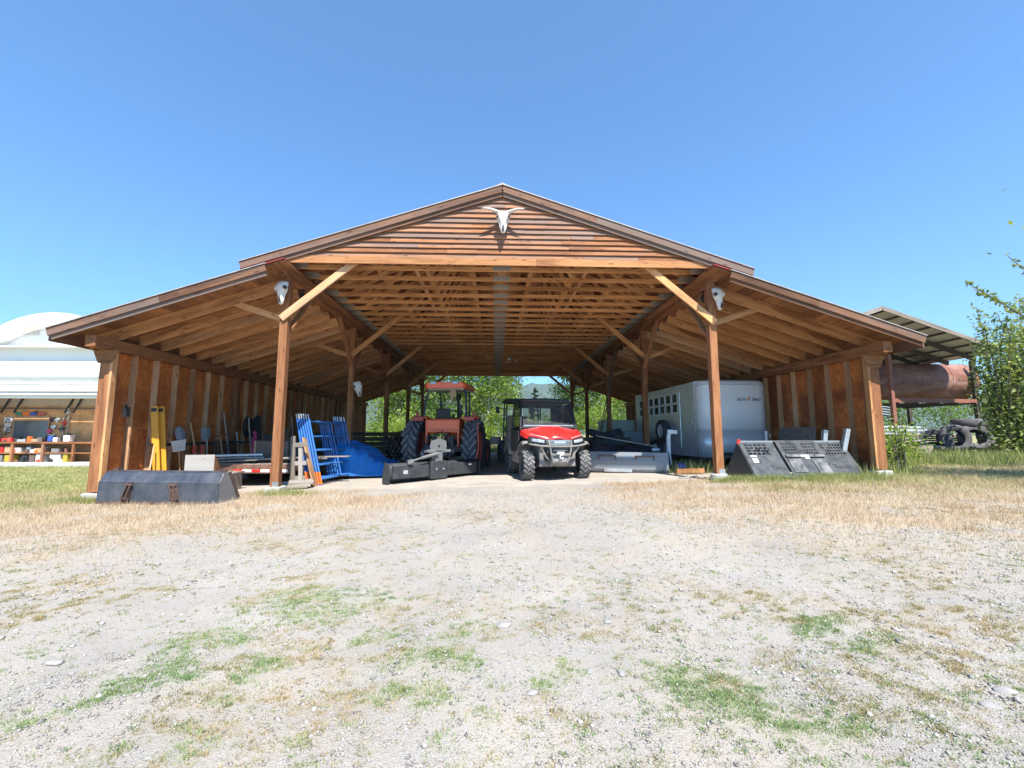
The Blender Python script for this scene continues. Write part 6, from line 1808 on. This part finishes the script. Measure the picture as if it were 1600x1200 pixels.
# ================================================================== tank shed on the right
def build_tank_shed():
    t = thing("tank_shed", "open shed with a red metal roof behind the barn sheltering a rusty tank", "shed", (0, 0, 0))
    xr, zr, xe, ze, xl = 14.4, 5.83, 19.1, 4.2, 9.9
    Y0, Y1 = 15.5, 21.5
    sl = (ze - zr) / (xe - xr)
    for s, xa in ((1, xe), (-1, xl)):
        f = lambda x: zr - abs(x - xr) * -sl
        m = MB(); m.sheet([[(xr, y, zr + 0.05), (xa, y, f(xa) + 0.05)] for y in (Y0, Y1)]); m.build("roof_sheet", M['redroof'], t, solid=0.012)
        m = MB(); m.sheet([[(xr, y, zr + 0.03), (xa, y, f(xa) + 0.03)] for y in (Y0, Y1)]); m.build("roof_lining", M['silverpaint'], t, solid=0.006)
        m = MB(); m.bar((xr, Y0, zr), (xa, Y0, f(xa)), 0.04, 0.15); m.build("rake_board", M['oldwood'], t)
        for k in range(1, 6):
            y = Y0 + k * 1.05
            m = MB(); m.bar((xr, y, zr - 0.13), (xa - s * 0.1, y, f(xa - s * 0.1) - 0.13), 0.05, 0.18); m.build("rafter", M['blackwood'], t)
        for k in range(8):
            x = xr + (xa - xr) * (k + 0.3) / 8
            m = MB(); m.bar((x, Y0, f(x) - 0.01), (x, Y1, f(x) - 0.01), 0.09, 0.04); m.build("purlin", M['blackwood'], t)
    for x, y in ((15.85, 17.0), (19.9, 17.5), (15.85, 20.5), (19.9, 20.5)):
        m = MB(); m.bar((x, y, g(x)), (x, y, 4.9 if x < 16 else 4.2), 0.13, 0.13, (0, 1, 0)); m.build("post", M['rustpost'] if y < 17.2 and x < 16 else M['blackwood'], t)
    for y in (17.0, 20.0):
        m = MB(); m.bar((15.85, y + 0.1, 2.51), (19.95, y + 0.5 if y < 18 else y, 2.51), 0.12, 0.16); m.build("rack_beam", M['rustpost'], t)
    m = MB()
    for k in range(5): m.bar((16.1 + 0.8 * k, 16.95, 2.39), (16.1 + 0.8 * k, 20.2, 2.39), 0.08, 0.06)
    m.build("rack_cross_bar", M['blackwood'], t)
    tk = thing("rusty_tank", "long rusty cylindrical tank lying on the red steel rack", "tank", (0, 0, 0))
    m = MB(); r = 0.79; prof = [(0.0, -0.32), (0.3, -0.28), (0.56, -0.16), (0.72, -0.02), (r, 0.14), (r, 4.0), (0.72, 4.17), (0.56, 4.30), (0.3, 4.42), (0, 4.46)]
    m.lathe(prof, Matrix.Translation((16.25, 18.4, 3.41)), 36); m.build("shell", M['tank'], tk, smooth=True)
    for x in (1.55, 2.9):
        m = MB(); m.lathe([(r, 0), (r + 0.012, 0.005), (r + 0.012, 0.05), (r, 0.055)], Matrix.Translation((16.25 + x, 18.4, 3.41)), 36); m.build("weld_band", M['tank'], tk, smooth=True)
    m = MB(); m.tube([(15.95, 18.3, 3.35), (15.7, 18.25, 3.35)], 0.42, 20); m.build("end_collar", M['rustpost'], tk, smooth=True)
    # pipes, timbers, tyres below
    n = 0
    for r_ in range(3):
        for k in range(6 - r_):
            m = MB(); y = 16.1 + 0.14 * k + 0.07 * r_; z = g(15) + 0.72 + r_ * 0.125
            m.tube([(14.2, y, z), (16.3 + random.uniform(-.4, .4), y + random.uniform(-.05, .05), z + random.uniform(-.02, .03))], 0.065, 10)
            single(m.build("plastic_pipe", M['greengrey'], smooth=True), "grey green plastic pipe in the bundle under the tank rack", "pipe", group="pipes under the tank rack")
    for k in range(4):
        m = MB(); z = g(16) + 1.48 + 0.1 * k; m.tube([(15.2 + 0.9 * (1 + 0.02 * k) * math.cos(a) * 0.95, 17.6 + 0.7 * math.sin(a), z + 0.03 * math.sin(3 * a)) for a in np.linspace(0, 2 * PI, 30)], 0.03, 6)
        single(m.build("pipe_coil", M['greengrey'], smooth=True), "coil of pale wire hanging above the pipe bundle", "coil", group="coils above the pipe bundle")
    for k in range(4):
        m = MB(); m.bar((14.6 + 0.2 * k, 15.6 + 0.1 * k, g(15) + 0.5 + 0.07 * k), (17.5 + 0.1 * k, 15.9 + 0.05 * k, g(16) + 0.48 + 0.08 * k), 0.2, 0.06)
        single(m.build("timber_beam", M['oldwood']), "grey timber in the stack in front of the tank rack", "timber", group="timbers in front of the tank rack")
    m = MB()
    for x in (14.6, 16.8): m.bar((x, 15.5, g(x) + 0.2), (x, 16.9, g(x) + 0.2), 0.15, 0.42)
    single(m.build("timber_bearer", M['oldwood']), "thick bearers holding up the grey timbers by the tank rack", "bearers")
    for k, (x, y, z, a, b, mt, lb) in enumerate(((15.3, 15.0, 0.25, 0.9, 0.25, 'oldwood', "broken grey pallet piece in front of the timbers"), (16.0, 14.7, 0.16, 0.7, 0.3, 'mud', "crushed grey metal panel before the tyre pile"), (18.6, 15.3, 0.5, 0.8, 0.35, 'blacksteel', "dark scrap frame at the right of the tyre pile"), (14.6, 14.9, 0.3, 0.5, 0.4, 'rust', "rusty angle scrap below the pipe bundle"), (18.0, 14.6, 0.2, 0.9, 0.2, 'greysteel', "bent grey sheet lying right of the tyres"))):
        w = thing("scrap_metal" if mt != 'oldwood' else "pallet_piece", lb, "scrap", (x, y, g(x) + z * 0.5), 0.3 * k, rot=(R(15 * k - 20), R(12), R(25 * k)))
        m = MB(); m.box(-a / 2, a / 2, -b, b, -0.02, 0.02); m.bar((-a / 2, -b, 0.05), (a / 2, -b, 0.05), 0.06, 0.1); m.bar((-a / 2, b, 0.05), (a / 2, b * 0.8, 0.12), 0.05, 0.08); m.build("scrap_sheet", M[mt], w)
    ty = tyre(0.50, 0.28, 0.30, 0).mesh("old_tyre", M['oldrubber'], True)
    for x, y, z, rot, lb in ((17.35, 15.6, 1.56, (0, PI / 2, 0), "worn tyre lying flat on top of the tyre pile by the shed"), (16.4, 15.3, 1.0, (R(30), 0, R(75)), "worn tyre standing at the left of the tyre pile"), (17.1, 15.2, 1.02, (R(10), R(25), R(60)), "worn tyre tilted in the middle of the tyre pile"), (17.95, 15.3, 1.1, (0, R(70), R(10)), "worn tyre half lying at the right of the tyre pile"), (16.7, 15.9, 0.72, (0, PI / 2, 0), "worn tyre at the bottom back of the tyre pile"), (17.9, 15.9, 1.35, (R(20), PI / 2, 0), "worn tyre lying tilted at the top right of the tyre pile"), (15.9, 15.5, 0.85, (R(80), 0, R(60)), "worn tyre leaning at the left against the timbers")):
        w = thing("worn_tyre", lb, "tyre", (x, y, g(x) - 0.43 + z), 0, "worn tyres by the tank shed", rot=rot); inst("tread", ty, w)
    m = MB(); m.bar((13.3, 13.4, g(13) + 0.05), (13.65, 13.6, g(13) + 0.36), 0.34, 0.1); single(m.build("stump", M['oldwood'], bevel=0.03), "pale broken stump in the grass in front of the pipes", "stump")
    m = MB(); m.bar((16.9, 13.9, g(16) + 0.28), (18.4, 14.1, g(16) + 0.30), 0.24, 0.04); single(m.build("loose_plank", M['oldwood']), "grey plank lying in the tall grass right of the tyres", "plank")


M['silverpaint'] = plain('roof_lining', (0.55, 0.54, 0.52), 0.6, 0.0, 0.12)
M['blackwood'] = plain('dark_timber', (0.06, 0.045, 0.038), 0.8, 0, 0.3)
M['oldrubber'] = plain('worn_rubber', (0.11, 0.105, 0.11), 0.85, 0, 0.3)
def tank_mat():
    t = NT('rusty_tank_steel'); co = t.node("ShaderNodeTexCoord").outputs["Object"]
    n = t.noise(t.mapping(co, (0.8, 1.2, 2.2)), 1.6, 7, 0.65, 0.5); n2 = t.noise(co, 14, 5, 0.6)
    c = t.ramp(n, [(0.3, (0.12, 0.045, 0.035)), (0.47, (0.22, 0.085, 0.058)), (0.60, (0.28, 0.145, 0.105)), (0.74, (0.38, 0.34, 0.31))])
    c = t.mix(t.ramp(n2, [(0.35, 0.4), (0.6, 0.0)]), c, (0.16, 0.07, 0.045))
    t.set(Base_Color=c, Roughness=0.7); t.bump(n2, 0.15, 0.006); return t.m
M['tank'] = tank_mat()
build_tank_shed()


# ================================================================== vegetation
def leaf_mesh(name, centers, size, mat, parent, up=0.35, ratio=0.55, rnd=None, rng=RNG):
    n = len(centers)
    nrm = rng.normal(size=(n, 3)); nrm[:, 2] = np.abs(nrm[:, 2]) * (1 + up)
    nrm /= np.linalg.norm(nrm, axis=1, keepdims=True)
    a = rng.normal(size=(n, 3)); a -= nrm * (a * nrm).sum(1, keepdims=True); a /= np.linalg.norm(a, axis=1, keepdims=True)
    b = np.cross(nrm, a)
    s = size * rng.uniform(0.6, 1.3, size=(n, 1))
    v = np.empty((n, 4, 3))
    v[:, 0] = centers - a * s * 0.5
    v[:, 1] = centers + b * s * ratio * 0.5 + nrm * s * 0.08
    v[:, 2] = centers + a * s * 0.5
    v[:, 3] = centers - b * s * ratio * 0.5 + nrm * s * 0.08
    f = np.arange(n * 4).reshape(n, 4)
    r = rng.random(n) if rnd is None else np.clip(rnd + rng.normal(0, 0.12, n), 0, 1)
    return fast_mesh(name, v.reshape(-1, 3), f, mat, np.repeat(r, 4), parent)


def tree(name, label, x, y, h, cw, nleaf, size, mat, bark='bark', group=None, base=0.25, conifer=False, seed=0, cat="tree", lean=0.0):
    rng = np.random.default_rng(seed + 100)
    z0 = g(x) - 0.05
    t = thing(name, label, cat, (x, y, z0), 0, group)
    m = MB(); r0 = 0.016 * h + 0.02
    trunk = [(lean * q * h + 0.04 * h * math.sin(q * 3 + seed) * q, 0.03 * h * math.sin(q * 2.3 + seed * 2) * q, q * h * 0.96) for q in np.linspace(0, 1, 7)]
    m.tube(trunk, [r0 * (1 - 0.9 * q) for q in np.linspace(0, 1, 7)], 8)
    tp = np.array(trunk); cl = []; shade = []
    nl = 26 if conifer else int(12 + 2.2 * h)
    for k in range(nl):
        q = base + (1 - base) * ((k + rng.random()) / nl) ** 0.9
        q = min(q, 0.97)
        p = np.array([np.interp(q, np.linspace(0, 1, 7), tp[:, i]) for i in range(3)])
        an = k * 2.4 + rng.random()
        if conifer: L = cw * (1 - q) * 1.05 + 0.12; dz = -0.12 * L
        else:
            L = cw * (0.35 + 0.75 * math.sin(PI * min(1, (q - base) / (1 - base) * 0.85 + 0.12))) * rng.uniform(0.6, 1.15); dz = L * rng.uniform(0.25, 0.9)
        e = p + np.array([math.cos(an) * L, math.sin(an) * L, dz])
        mid = (p + e) / 2 + np.array([0, 0, -0.06 * L])
        m.tube([tuple(p), tuple(mid), tuple(e)], [r0 * 0.32 * (1 - 0.6 * q), r0 * 0.2 * (1 - .6 * q), 0.006], 5, caps=False)
        nc = max(3, int(nleaf / nl))
        tt = rng.random(nc) ** 0.6
        P = p + (e - p) * tt[:, None] * 1.05
        sp = (0.10 if conifer else 0.20) * L * (0.35 + tt) + 0.05
        P = P + np.clip(rng.normal(size=(nc, 3)), -1.7, 1.7) * sp[:, None] * np.array([1, 1, 0.55 if conifer else 0.75])
        cl.append(P); shade.append(np.full(nc, rng.uniform(0.2, 0.8)))
    m.build("trunk", M[bark], t, smooth=True)
    C = np.concatenate(cl); keep = C[:, 2] > 0.05
    leaf_mesh("crown", C[keep], size, M[mat], t, rnd=np.concatenate(shade)[keep], rng=rng)
    return t


def bush(name, label, x, y, h, w, n, size, mat, group=None, seed=0, cat="bush"):
    rng = np.random.default_rng(seed + 500)
    t = thing(name, label, cat, (x, y, g(x) - 0.03), 0, group)
    m = MB(); cl = []; sh = []
    ns = 9
    for k in range(ns):
        an = 2 * PI * k / ns + rng.random(); L = w * rng.uniform(0.2, 0.9)
        e = np.array([math.cos(an) * L, math.sin(an) * L, h * rng.uniform(0.6, 1.0)])
        m.tube([(0.1 * math.cos(an), 0.1 * math.sin(an), 0), tuple(e * 0.5 + np.array([0, 0, 0.08 * h])), tuple(e)], [0.02, 0.014, 0.005], 5, caps=False)
        nc = n // ns; tt = rng.random(nc) ** 0.55
        P = e * tt[:, None] + rng.normal(size=(nc, 3)) * (0.16 * w + 0.1) * np.array([1, 1, 0.8])
        cl.append(P); sh.append(np.full(nc, rng.uniform(0.2, 0.85)))
    m.build("stems", M['bark'], t)
    C = np.concatenate(cl); keep = C[:, 2] > 0.02
    leaf_mesh("foliage", C[keep], size, M[mat], t, rnd=np.concatenate(sh)[keep], rng=rng)


GT = "birches and poplars beyond the open back of the barn"
bt = [(-9.6, 42, 9, 2.2, 2600, 'leaf_mid', "thin hazy poplar seen through the left end of the barn"), (-8.1, 37, 10, 2.4, 6500, 'leaf_bright', "bright birch seen between the second pair of left posts"), (-6.0, 41, 12, 3.0, 7000, 'leaf_bright', "tall bright birch left of the tractor cab"), (-4.2, 36, 9.5, 2.4, 6500, 'leaf_mid', "birch directly behind the tractor cab"), (-2.2, 40, 11, 2.6, 7000, 'leaf_bright', "bright birch right of the tractor cab"), (-0.6, 38, 10, 2.3, 6500, 'leaf_bright', "birch rising behind the cab loader"), (0.9, 48, 9, 2.0, 4500, 'leaf_mid', "smaller poplar at the left of the sky gap"), (7.4, 42, 9, 2.5, 6500, 'leaf_mid', "poplar at the right of the sky gap"), (9.6, 40, 10, 2.8, 7000, 'leaf_bright', "bright birch behind the thin leaning poles"), (12.2, 42, 11, 3.0, 7000, 'leaf_bright', "bright birch behind the third right post"), (14.6, 45, 10, 3.0, 6000, 'leaf_mid', "poplar behind the pale green chest"), (-12.5, 50, 8, 2.6, 3500, 'leaf_mid', "hazy poplar behind the slab wood wall")]
for i, (x, y, h, w, n, mt, lb) in enumerate(bt):
    tree("birch_tree" if mt == 'leaf_bright' else "poplar_tree", lb, x, y, h, w, n, 0.26, mt, 'birch', GT, 0.12, seed=i)
tree("conifer_tree", "slim young conifer standing in the sky gap above the utility vehicle", 4.0, 44, 6.0, 1.0, 3500, 0.16, 'leaf_dark', 'bark', None, 0.1, True, 60)
bl = [(-8.8, 33, 2.4, 1.6, 'leaf_bright'), (-6.6, 32, 2.8, 1.7, 'leaf_bright'), (-4.6, 33, 2.6, 1.8, 'leaf_mid'), (-2.6, 32, 2.2, 1.5, 'leaf_bright'), (-0.8, 33, 2.0, 1.4, 'leaf_bright'), (1.2, 33, 2.3, 1.5, 'leaf_mid'), (3.4, 33, 2.6, 1.6, 'leaf_mid'), (5.6, 33, 2.8, 1.6, 'leaf_bright'), (7.6, 32, 3.0, 1.8, 'leaf_bright'), (9.6, 33, 3.0, 1.7, 'leaf_mid'), (11.6, 33, 2.8, 1.7, 'leaf_bright')]
bn = ["leftmost, behind the slab wood wall", "left of the tractor, behind the third post", "behind the left tractor tyre", "behind the tractor seat", "between the tractor and the cab loader", "hidden behind the cab loader", "behind the utility vehicle cab", "right of the utility vehicle cab", "between the two dark right posts", "behind the thin leaning poles", "rightmost, behind the pale green chest"]
for i, (x, y, h, w, mt) in enumerate(bl):
    bush("alder_bush", "leafy bush beyond the open back, " + bn[i], x, y, h, w, 2600, 0.17, mt, "bushes beyond the open back of the barn", i)
# right side
def shoots(name, label, x, y, h, w, n, size, mat, ns=7, group=None, seed=0, cat="sapling", low=0.0, spread=0.17, jit=0.08):
    """several upright leafy stems from one base"""
    rng = np.random.default_rng(seed + 900)
    t = thing(name, label, cat, (x, y, g(x) - 0.03), 0, group)
    m = MB(); cl = []; sh = []
    for k in range(ns):
        an = 2 * PI * k / ns + rng.random(); L = w * rng.uniform(0.25, 1.0); H = h * rng.uniform(0.62, 1.0)
        us = np.linspace(0, 1, 8)
        pts = np.stack([np.cos(an) * L * us ** 1.4 + 0.05 * np.sin(us * 9 + k), np.sin(an) * L * us ** 1.4 + 0.05 * np.cos(us * 8 + k), H * us], 1)
        m.tube([tuple(p) for p in pts], [0.034 * (1 - 0.8 * u) + 0.002 for u in us], 5, caps=False)
        nc = n // ns; tt = low + (1 - low) * rng.random(nc) ** 0.8
        P = np.stack([np.interp(tt, us, pts[:, i]) for i in range(3)], 1)
        side = (jit + spread * w * (1.25 - tt))[:, None]
        P = P + rng.normal(size=(nc, 3)) * side * np.array([1, 1, 0.7])
        cl.append(P); sh.append(np.full(nc, rng.uniform(0.2, 0.8)))
    m.build("stems", M['bark'], t, smooth=True)
    C = np.concatenate(cl); kp = C[:, 2] > 0.03
    leaf_mesh("foliage", C[kp], size, M[mat], t, rnd=np.concatenate(sh)[kp], rng=rng)


shoots("poplar_sapling", "tall leafy sapling whose shoots rise above the tank shed eave", 15.15, 12.6, 4.75, 0.8, 2600, 0.125, 'leaf_sap', 8, "saplings at the right edge", 81, low=0.05)
shoots("poplar_sapling", "tallest sapling at the right picture edge", 16.3, 12.9, 5.2, 1.0, 2800, 0.125, 'leaf_sap', 8, "saplings at the right edge", 82)
shoots("poplar_sapling", "dense bushy sapling at the right edge below the tallest one", 15.9, 12.4, 3.3, 1.3, 4600, 0.11, 'leaf_sap', 10, "saplings at the right edge", 83, spread=0.24)
shoots("poplar_sapling", "low thick sapling in front of the tyre pile", 17.0, 13.4, 1.9, 1.1, 3000, 0.10, 'leaf_sap', 9, "saplings at the right edge", 84, spread=0.26)
shoots("poplar_tree", "many stemmed tree whose branch tips reach into the sky at the right edge", 13.75, 8.3, 5.9, 3.1, 2600, 0.115, 'leaf_sap', 13, None, 90, "tree", low=0.3, spread=0.012, jit=0.035)
tree("poplar_tree", "out of the way tree shading the grass at the right", 11.5, 5.0, 6.6, 1.6, 5200, 0.13, 'leaf_sap', 'bark', None, 0.25, seed=91)
rb = [(17.5, 25, 3.4, 2.0, 'leaf_bright', "behind the tank rack, left"), (20.5, 25, 3.8, 2.2, 'leaf_bright', "behind the tank rack, middle"), (23.5, 25, 4.2, 2.4, 'leaf_mid', "behind the right shed post"), (21.2, 17.4, 3.4, 1.6, 'leaf_sap', "beside the right shed post"), (18.6, 14.6, 1.5, 1.2, 'leaf_sap', "over the right end of the tyre pile"), (23.0, 18.5, 5.0, 2.2, 'leaf_bright', "tall one at the right picture edge"), (26.5, 25, 5.0, 2.6, 'leaf_mid', "far one at the right picture edge"), (15.0, 26, 3.0, 2.0, 'leaf_mid', "behind the pipe bundle")]
for i, (x, y, h, w, mt, lb) in enumerate(rb):
    bush("leafy_bush", "leafy green bush " + lb, x, y, h, w, 3600, 0.14, mt, "bushes around the tank shed", 40 + i)
bush("weed_shrub", "bright leafy weed growing beside the right corner post", 8.85, 9.45, 1.2, 0.3, 420, 0.075, 'leaf_bright', None, 70, "weed")
bush("weed_shrub", "yellow green weeds behind the right corner post below the rust red post", 10.4, 11.2, 1.1, 0.6, 800, 0.08, 'leaf_bright', None, 71, "weed")


def blades(name, pts, hmin, hmax, width, mat, label, cat, lean=0.5, rng=RNG, patchy=None):
    n = len(pts)
    x, y = pts[:, 0], pts[:, 1]; z = gz(x, y)
    h = rng.uniform(hmin, hmax, n)
    if patchy is not None: h = h * patchy
    an = rng.uniform(0, 2 * PI, n); la = rng.uniform(0.1, 1.0, n) * lean * h; ld = rng.uniform(0, 2 * PI, n)
    w = width * rng.uniform(0.6, 1.4, n) * np.clip(np.sqrt(y / 4), 0.7, 2.2)
    v = np.empty((n, 3, 3))
    v[:, 0] = np.stack([x - np.cos(an) * w, y - np.sin(an) * w, z - 0.004], 1)
    v[:, 1] = np.stack([x + np.cos(an) * w, y + np.sin(an) * w, z - 0.004], 1)
    v[:, 2] = np.stack([x + np.cos(ld) * la, y + np.sin(ld) * la, z + h], 1)
    c = np.clip(vnoise(x, y, 2.2, 91) * 0.9 + rng.normal(0, 0.22, n) + 0.05, 0, 1)
    o = fast_mesh(name, v.reshape(-1, 3), np.arange(3 * n).reshape(n, 3), M[mat], np.repeat(c, 3))
    return tag(o, label, cat, kind="stuff")


def sample(n, x0, x1, y0, y1, fn, ypow=1.0):
    out = []; tot = 0
    while tot < n:
        k = 200000
        u = RNG.random(k)
        y = y0 * (y1 / y0) ** u if ypow > 1 else RNG.uniform(y0, y1, k)
        x = RNG.uniform(x0, x1, k)
        if ypow > 1: x = RNG.uniform(-1, 1, k) * (y * 1.3 + 0.4)
        m = fn(x, y); kp = RNG.random(k) < m
        kp &= (x > x0) & (x < x1)
        out.append(np.stack([x[kp], y[kp]], 1)); tot += kp.sum()
        if kp.sum() < 50: break
    return np.concatenate(out)[:n]


blades("dry_grass", sample(190000, -13, 14, 2.6, 10.5, lambda x, y: m_straw(x, y) ** 1.15), 0.012, 0.095, 0.0022, 'straw', "dry straw coloured grass in a band before the barn", "dry grass", 0.9)
blades("lawn_grass", sample(120000, -27, 16, 6.5, 21, lambda x, y: np.clip(m_lawn(x, y) * (0.35 + 0.8 * vnoise(x, y, 1.2, 15)), 0, 1) * np.clip(9 / y, 0.15, 1)), 0.02, 0.09, 0.004, 'grass', "short green grass of the lawn beside the barn", "grass", 0.8)
blades("back_grass", sample(30000, -14, 18, 26.7, 34, lambda x, y: np.full_like(x, 0.5)), 0.08, 0.35, 0.008, 'grass', "long grass growing beyond the open back of the barn", "grass", 0.6)
def tufts(fn, n, rad, per, x0, x1, y0, y1):
    """points in little rosettes whose centres follow a mask"""
    c = sample(n, x0, x1, y0, y1, fn, 2)
    k = RNG.integers(per[0], per[1], len(c))
    r = RNG.uniform(rad[0], rad[1], len(c))
    idx = np.repeat(np.arange(len(c)), k)
    an = RNG.uniform(0, 2 * PI, len(idx)); d = np.sqrt(RNG.random(len(idx))) * r[idx]
    return np.stack([c[idx, 0] + np.cos(an) * d * 1.3, c[idx, 1] + np.sin(an) * d], 1)


blades("low_weeds", tufts(lambda x, y: np.clip(m_green(x, y) + 0.012 + 0.05 * sstep(0.5, 0.75, vnoise(x, y, 1.3, 93)), 0, 0.75), 4600, (0.008, 0.035), (8, 30), -6, 6, 1.15, 6.5), 0.002, 0.014, 0.0034, 'weed', "patches of low green weeds in the gravel", "weeds", 1.8)
blades("olive_weeds", tufts(lambda x, y: np.clip(m_olive(x, y) ** 1.3 + 0.02, 0, 0.8) * (1 - 0.4 * np.clip(m_green(x, y), 0, 1)), 8500, (0.008, 0.035), (6, 24), -7, 7, 1.15, 7.0), 0.002, 0.014, 0.0030, 'olive', "thin olive brown weeds scattered over the gravel", "weeds", 1.8)


def m_tall(x, y):
    a = sstep(9.2, 10.5, x + 0.4 * (vnoise(x, y, 1.5, 61) - .5)) * sstep(10.2, 11.4, y + (vnoise(x, y, 1.2, 62) - .5) * 1.5) * (1 - sstep(20.5, 22, x))
    c = np.exp(-(((x - 4.95) / 0.5) ** 2 + ((y - 11.1) / 0.5) ** 2)) * 1.2
    d = np.exp(-(((x - 7.75) / 0.25) ** 2 + ((y - 9.1) / 0.25) ** 2)) * 1.5
    e = np.exp(-(((x - 8.5) / 0.5) ** 2 + ((y - 9.5) / 0.5) ** 2)) * 0.8
    return np.clip(np.maximum.reduce([a * (0.25 + 0.8 * sstep(0.4, 0.65, vnoise(x, y, 1.6, 63))), c, d, e]), 0, 1)


blades("tall_grass", sample(36000, 4.0, 22, 8.6, 17, m_tall), 0.06, 0.36, 0.006, 'grass', "tall green grass around the shed and the stock trailer", "tall grass", 0.55)
def m_tuft(x, y):
    p = np.zeros_like(x)
    for a, b, r in ((PL + 0.3, 8.75, 0.35), (PR + 0.1, 8.7, 0.3), (5.4, 8.65, 0.5), (6.8, 8.55, 0.8), (OL + .1, 8.5, 0.3)):
        p = np.maximum(p, np.exp(-(((x - a) / r) ** 2 + ((y - b) / (0.4 * r)) ** 2)))
    return p
blades("tuft_grass", sample(12000, -9, 9, 7.2, 9.4, m_tuft), 0.04, 0.17, 0.003, 'grass', "tufts of yellow green grass at the foot of posts and buckets", "grass", 0.7)


def pebbles():
    n = 70000
    P = sample(n, -7, 7, 1.1, 8.5, lambda x, y: np.clip((0.25 + 0.9 * sstep(0.4, 0.65, vnoise(x, y, 1.9, 77)) + 0.25 * sstep(0, 3, x)) * (1 - 0.75 * m_straw(x, y)) , 0, 1) * 0.9, 2)
    n = len(P); x, y = P[:, 0], P[:, 1]
    s = np.exp(RNG.normal(math.log(0.0038), 0.52, n)) * np.clip(np.sqrt(y / 2.5), 0.8, 1.8)
    s = np.clip(s, 0.0018, 0.022)
    base = np.array([(1, 0, 0), (0, 1, 0), (-1, 0, 0), (0, -1, 0), (0, 0, 0.75), (0, 0, -0.75), ])
    v = base[None] * (1 + RNG.uniform(-0.35, 0.35, (n, 6, 1)))
    an = RNG.uniform(0, 2 * PI, n); c, sn = np.cos(an), np.sin(an)
    asp = RNG.uniform(0.6, 1.0, n)
    vx = v[:, :, 0] * s[:, None]; vy = v[:, :, 1] * (s * asp)[:, None]; vz = v[:, :, 2] * (s * RNG.uniform(0.45, 0.85, n))[:, None]
    # shear the top so stones have a slanted face
    vx += vz * RNG.uniform(-0.6, 0.6, (n, 1))
    X = vx * c[:, None] - vy * sn[:, None] + x[:, None]; Yv = vx * sn[:, None] + vy * c[:, None] + y[:, None]
    Z = vz + (gz(x, y) + s * 0.12)[:, None]
    V = np.stack([X, Yv, Z], 2).reshape(-1, 3)
    f = np.array([(0, 1, 4), (1, 2, 4), (2, 3, 4), (3, 0, 4), (1, 0, 5), (2, 1, 5), (3, 2, 5), (0, 3, 5)])
    F = (f[None] + (np.arange(n) * 6)[:, None, None]).reshape(-1, 3)
    t = NT('gravel_stone')
    r = t.attr("rnd").outputs["Fac"]
    col = t.ramp(r, [(0.0, (0.13, 0.125, 0.12)), (0.35, (0.25, 0.238, 0.22)), (0.7, (0.34, 0.325, 0.30)), (0.93, (0.40, 0.385, 0.36)), (1.0, (0.47, 0.455, 0.435))])
    t.set(Base_Color=col, Roughness=0.9); t.b.inputs["Specular IOR Level"].default_value = 0.2
    o = fast_mesh("gravel", V, F, t.m, np.repeat(RNG.random(n), 6))
    tag(o, "loose grey gravel stones scattered over the yard", "gravel", kind="stuff")


pebbles()


def stone(x, y, s, label):
    rng = np.random.default_rng(int(abs(x * 1000 + y * 77)))
    bm = bmesh.new(); bmesh.ops.create_icosphere(bm, subdivisions=3, radius=1.0)
    d = rng.normal(size=(7, 3)); d /= np.linalg.norm(d, axis=1, keepdims=True); lim = rng.uniform(0.62, 0.85, 7)
    for v in bm.verts:
        p = np.array(v.co)
        for k in range(7):
            e = p @ d[k] - lim[k]
            if e > 0: p = p - d[k] * e * 0.85
        v.co = (p[0] * s * 1.35, p[1] * s * 0.9, p[2] * s * 0.55)
    me = bpy.data.meshes.new("stone"); bm.to_mesh(me); bm.free(); me.materials.append(M['tread'])
    o = bpy.data.objects.new("stone", me); COL.objects.link(o)
    single(o, label, "stone", (x, y, float(gz(np.array([x]), np.array([y]))[0]) + s * 0.1), rz=x * 3)


stone(0.05, 2.54, 0.038, "flat pale stone alone in the middle of the gravel yard")
stone(-2.17, 2.40, 0.034, "flat pale stone near the left edge of the gravel yard")
stone(0.42, 2.05, 0.02, "small white stone in front of the utility vehicle track")
stone(0.55, 2.03, 0.022, "small dark stone right of the white one near the foreground")
stone(0.62, 2.55, 0.022, "small pale stone on the bare strip right of the middle")
stone(2.0, 1.78, 0.03, "pale stone in the gravel at the lower right corner")
stone(1.85, 1.70, 0.026, "grey stone left of the pale one at the lower right corner")
stone(0.15, 1.9, 0.022, "small light stone among pebbles near the foreground centre")


# ------------------------------------------------------------------ air
def haze():
    t = NT('air_haze'); out = t.n["Material Output"]
    v = t.node("ShaderNodeVolumePrincipled")
    v.inputs["Color"].default_value = (0.72, 0.86, 1.0, 1); v.inputs["Density"].default_value = 0.00024; v.inputs["Anisotropy"].default_value = 0.2
    t.n.remove(t.b); t.link(v.outputs[0], out.inputs["Volume"])
    m = MB(); m.box(-2600, 2600, -60, 2900, -60, 420)
    o = m.build("haze", t.m); tag(o, "thin blue summer haze in the air over the yard and hills", "haze", kind="stuff")


haze()
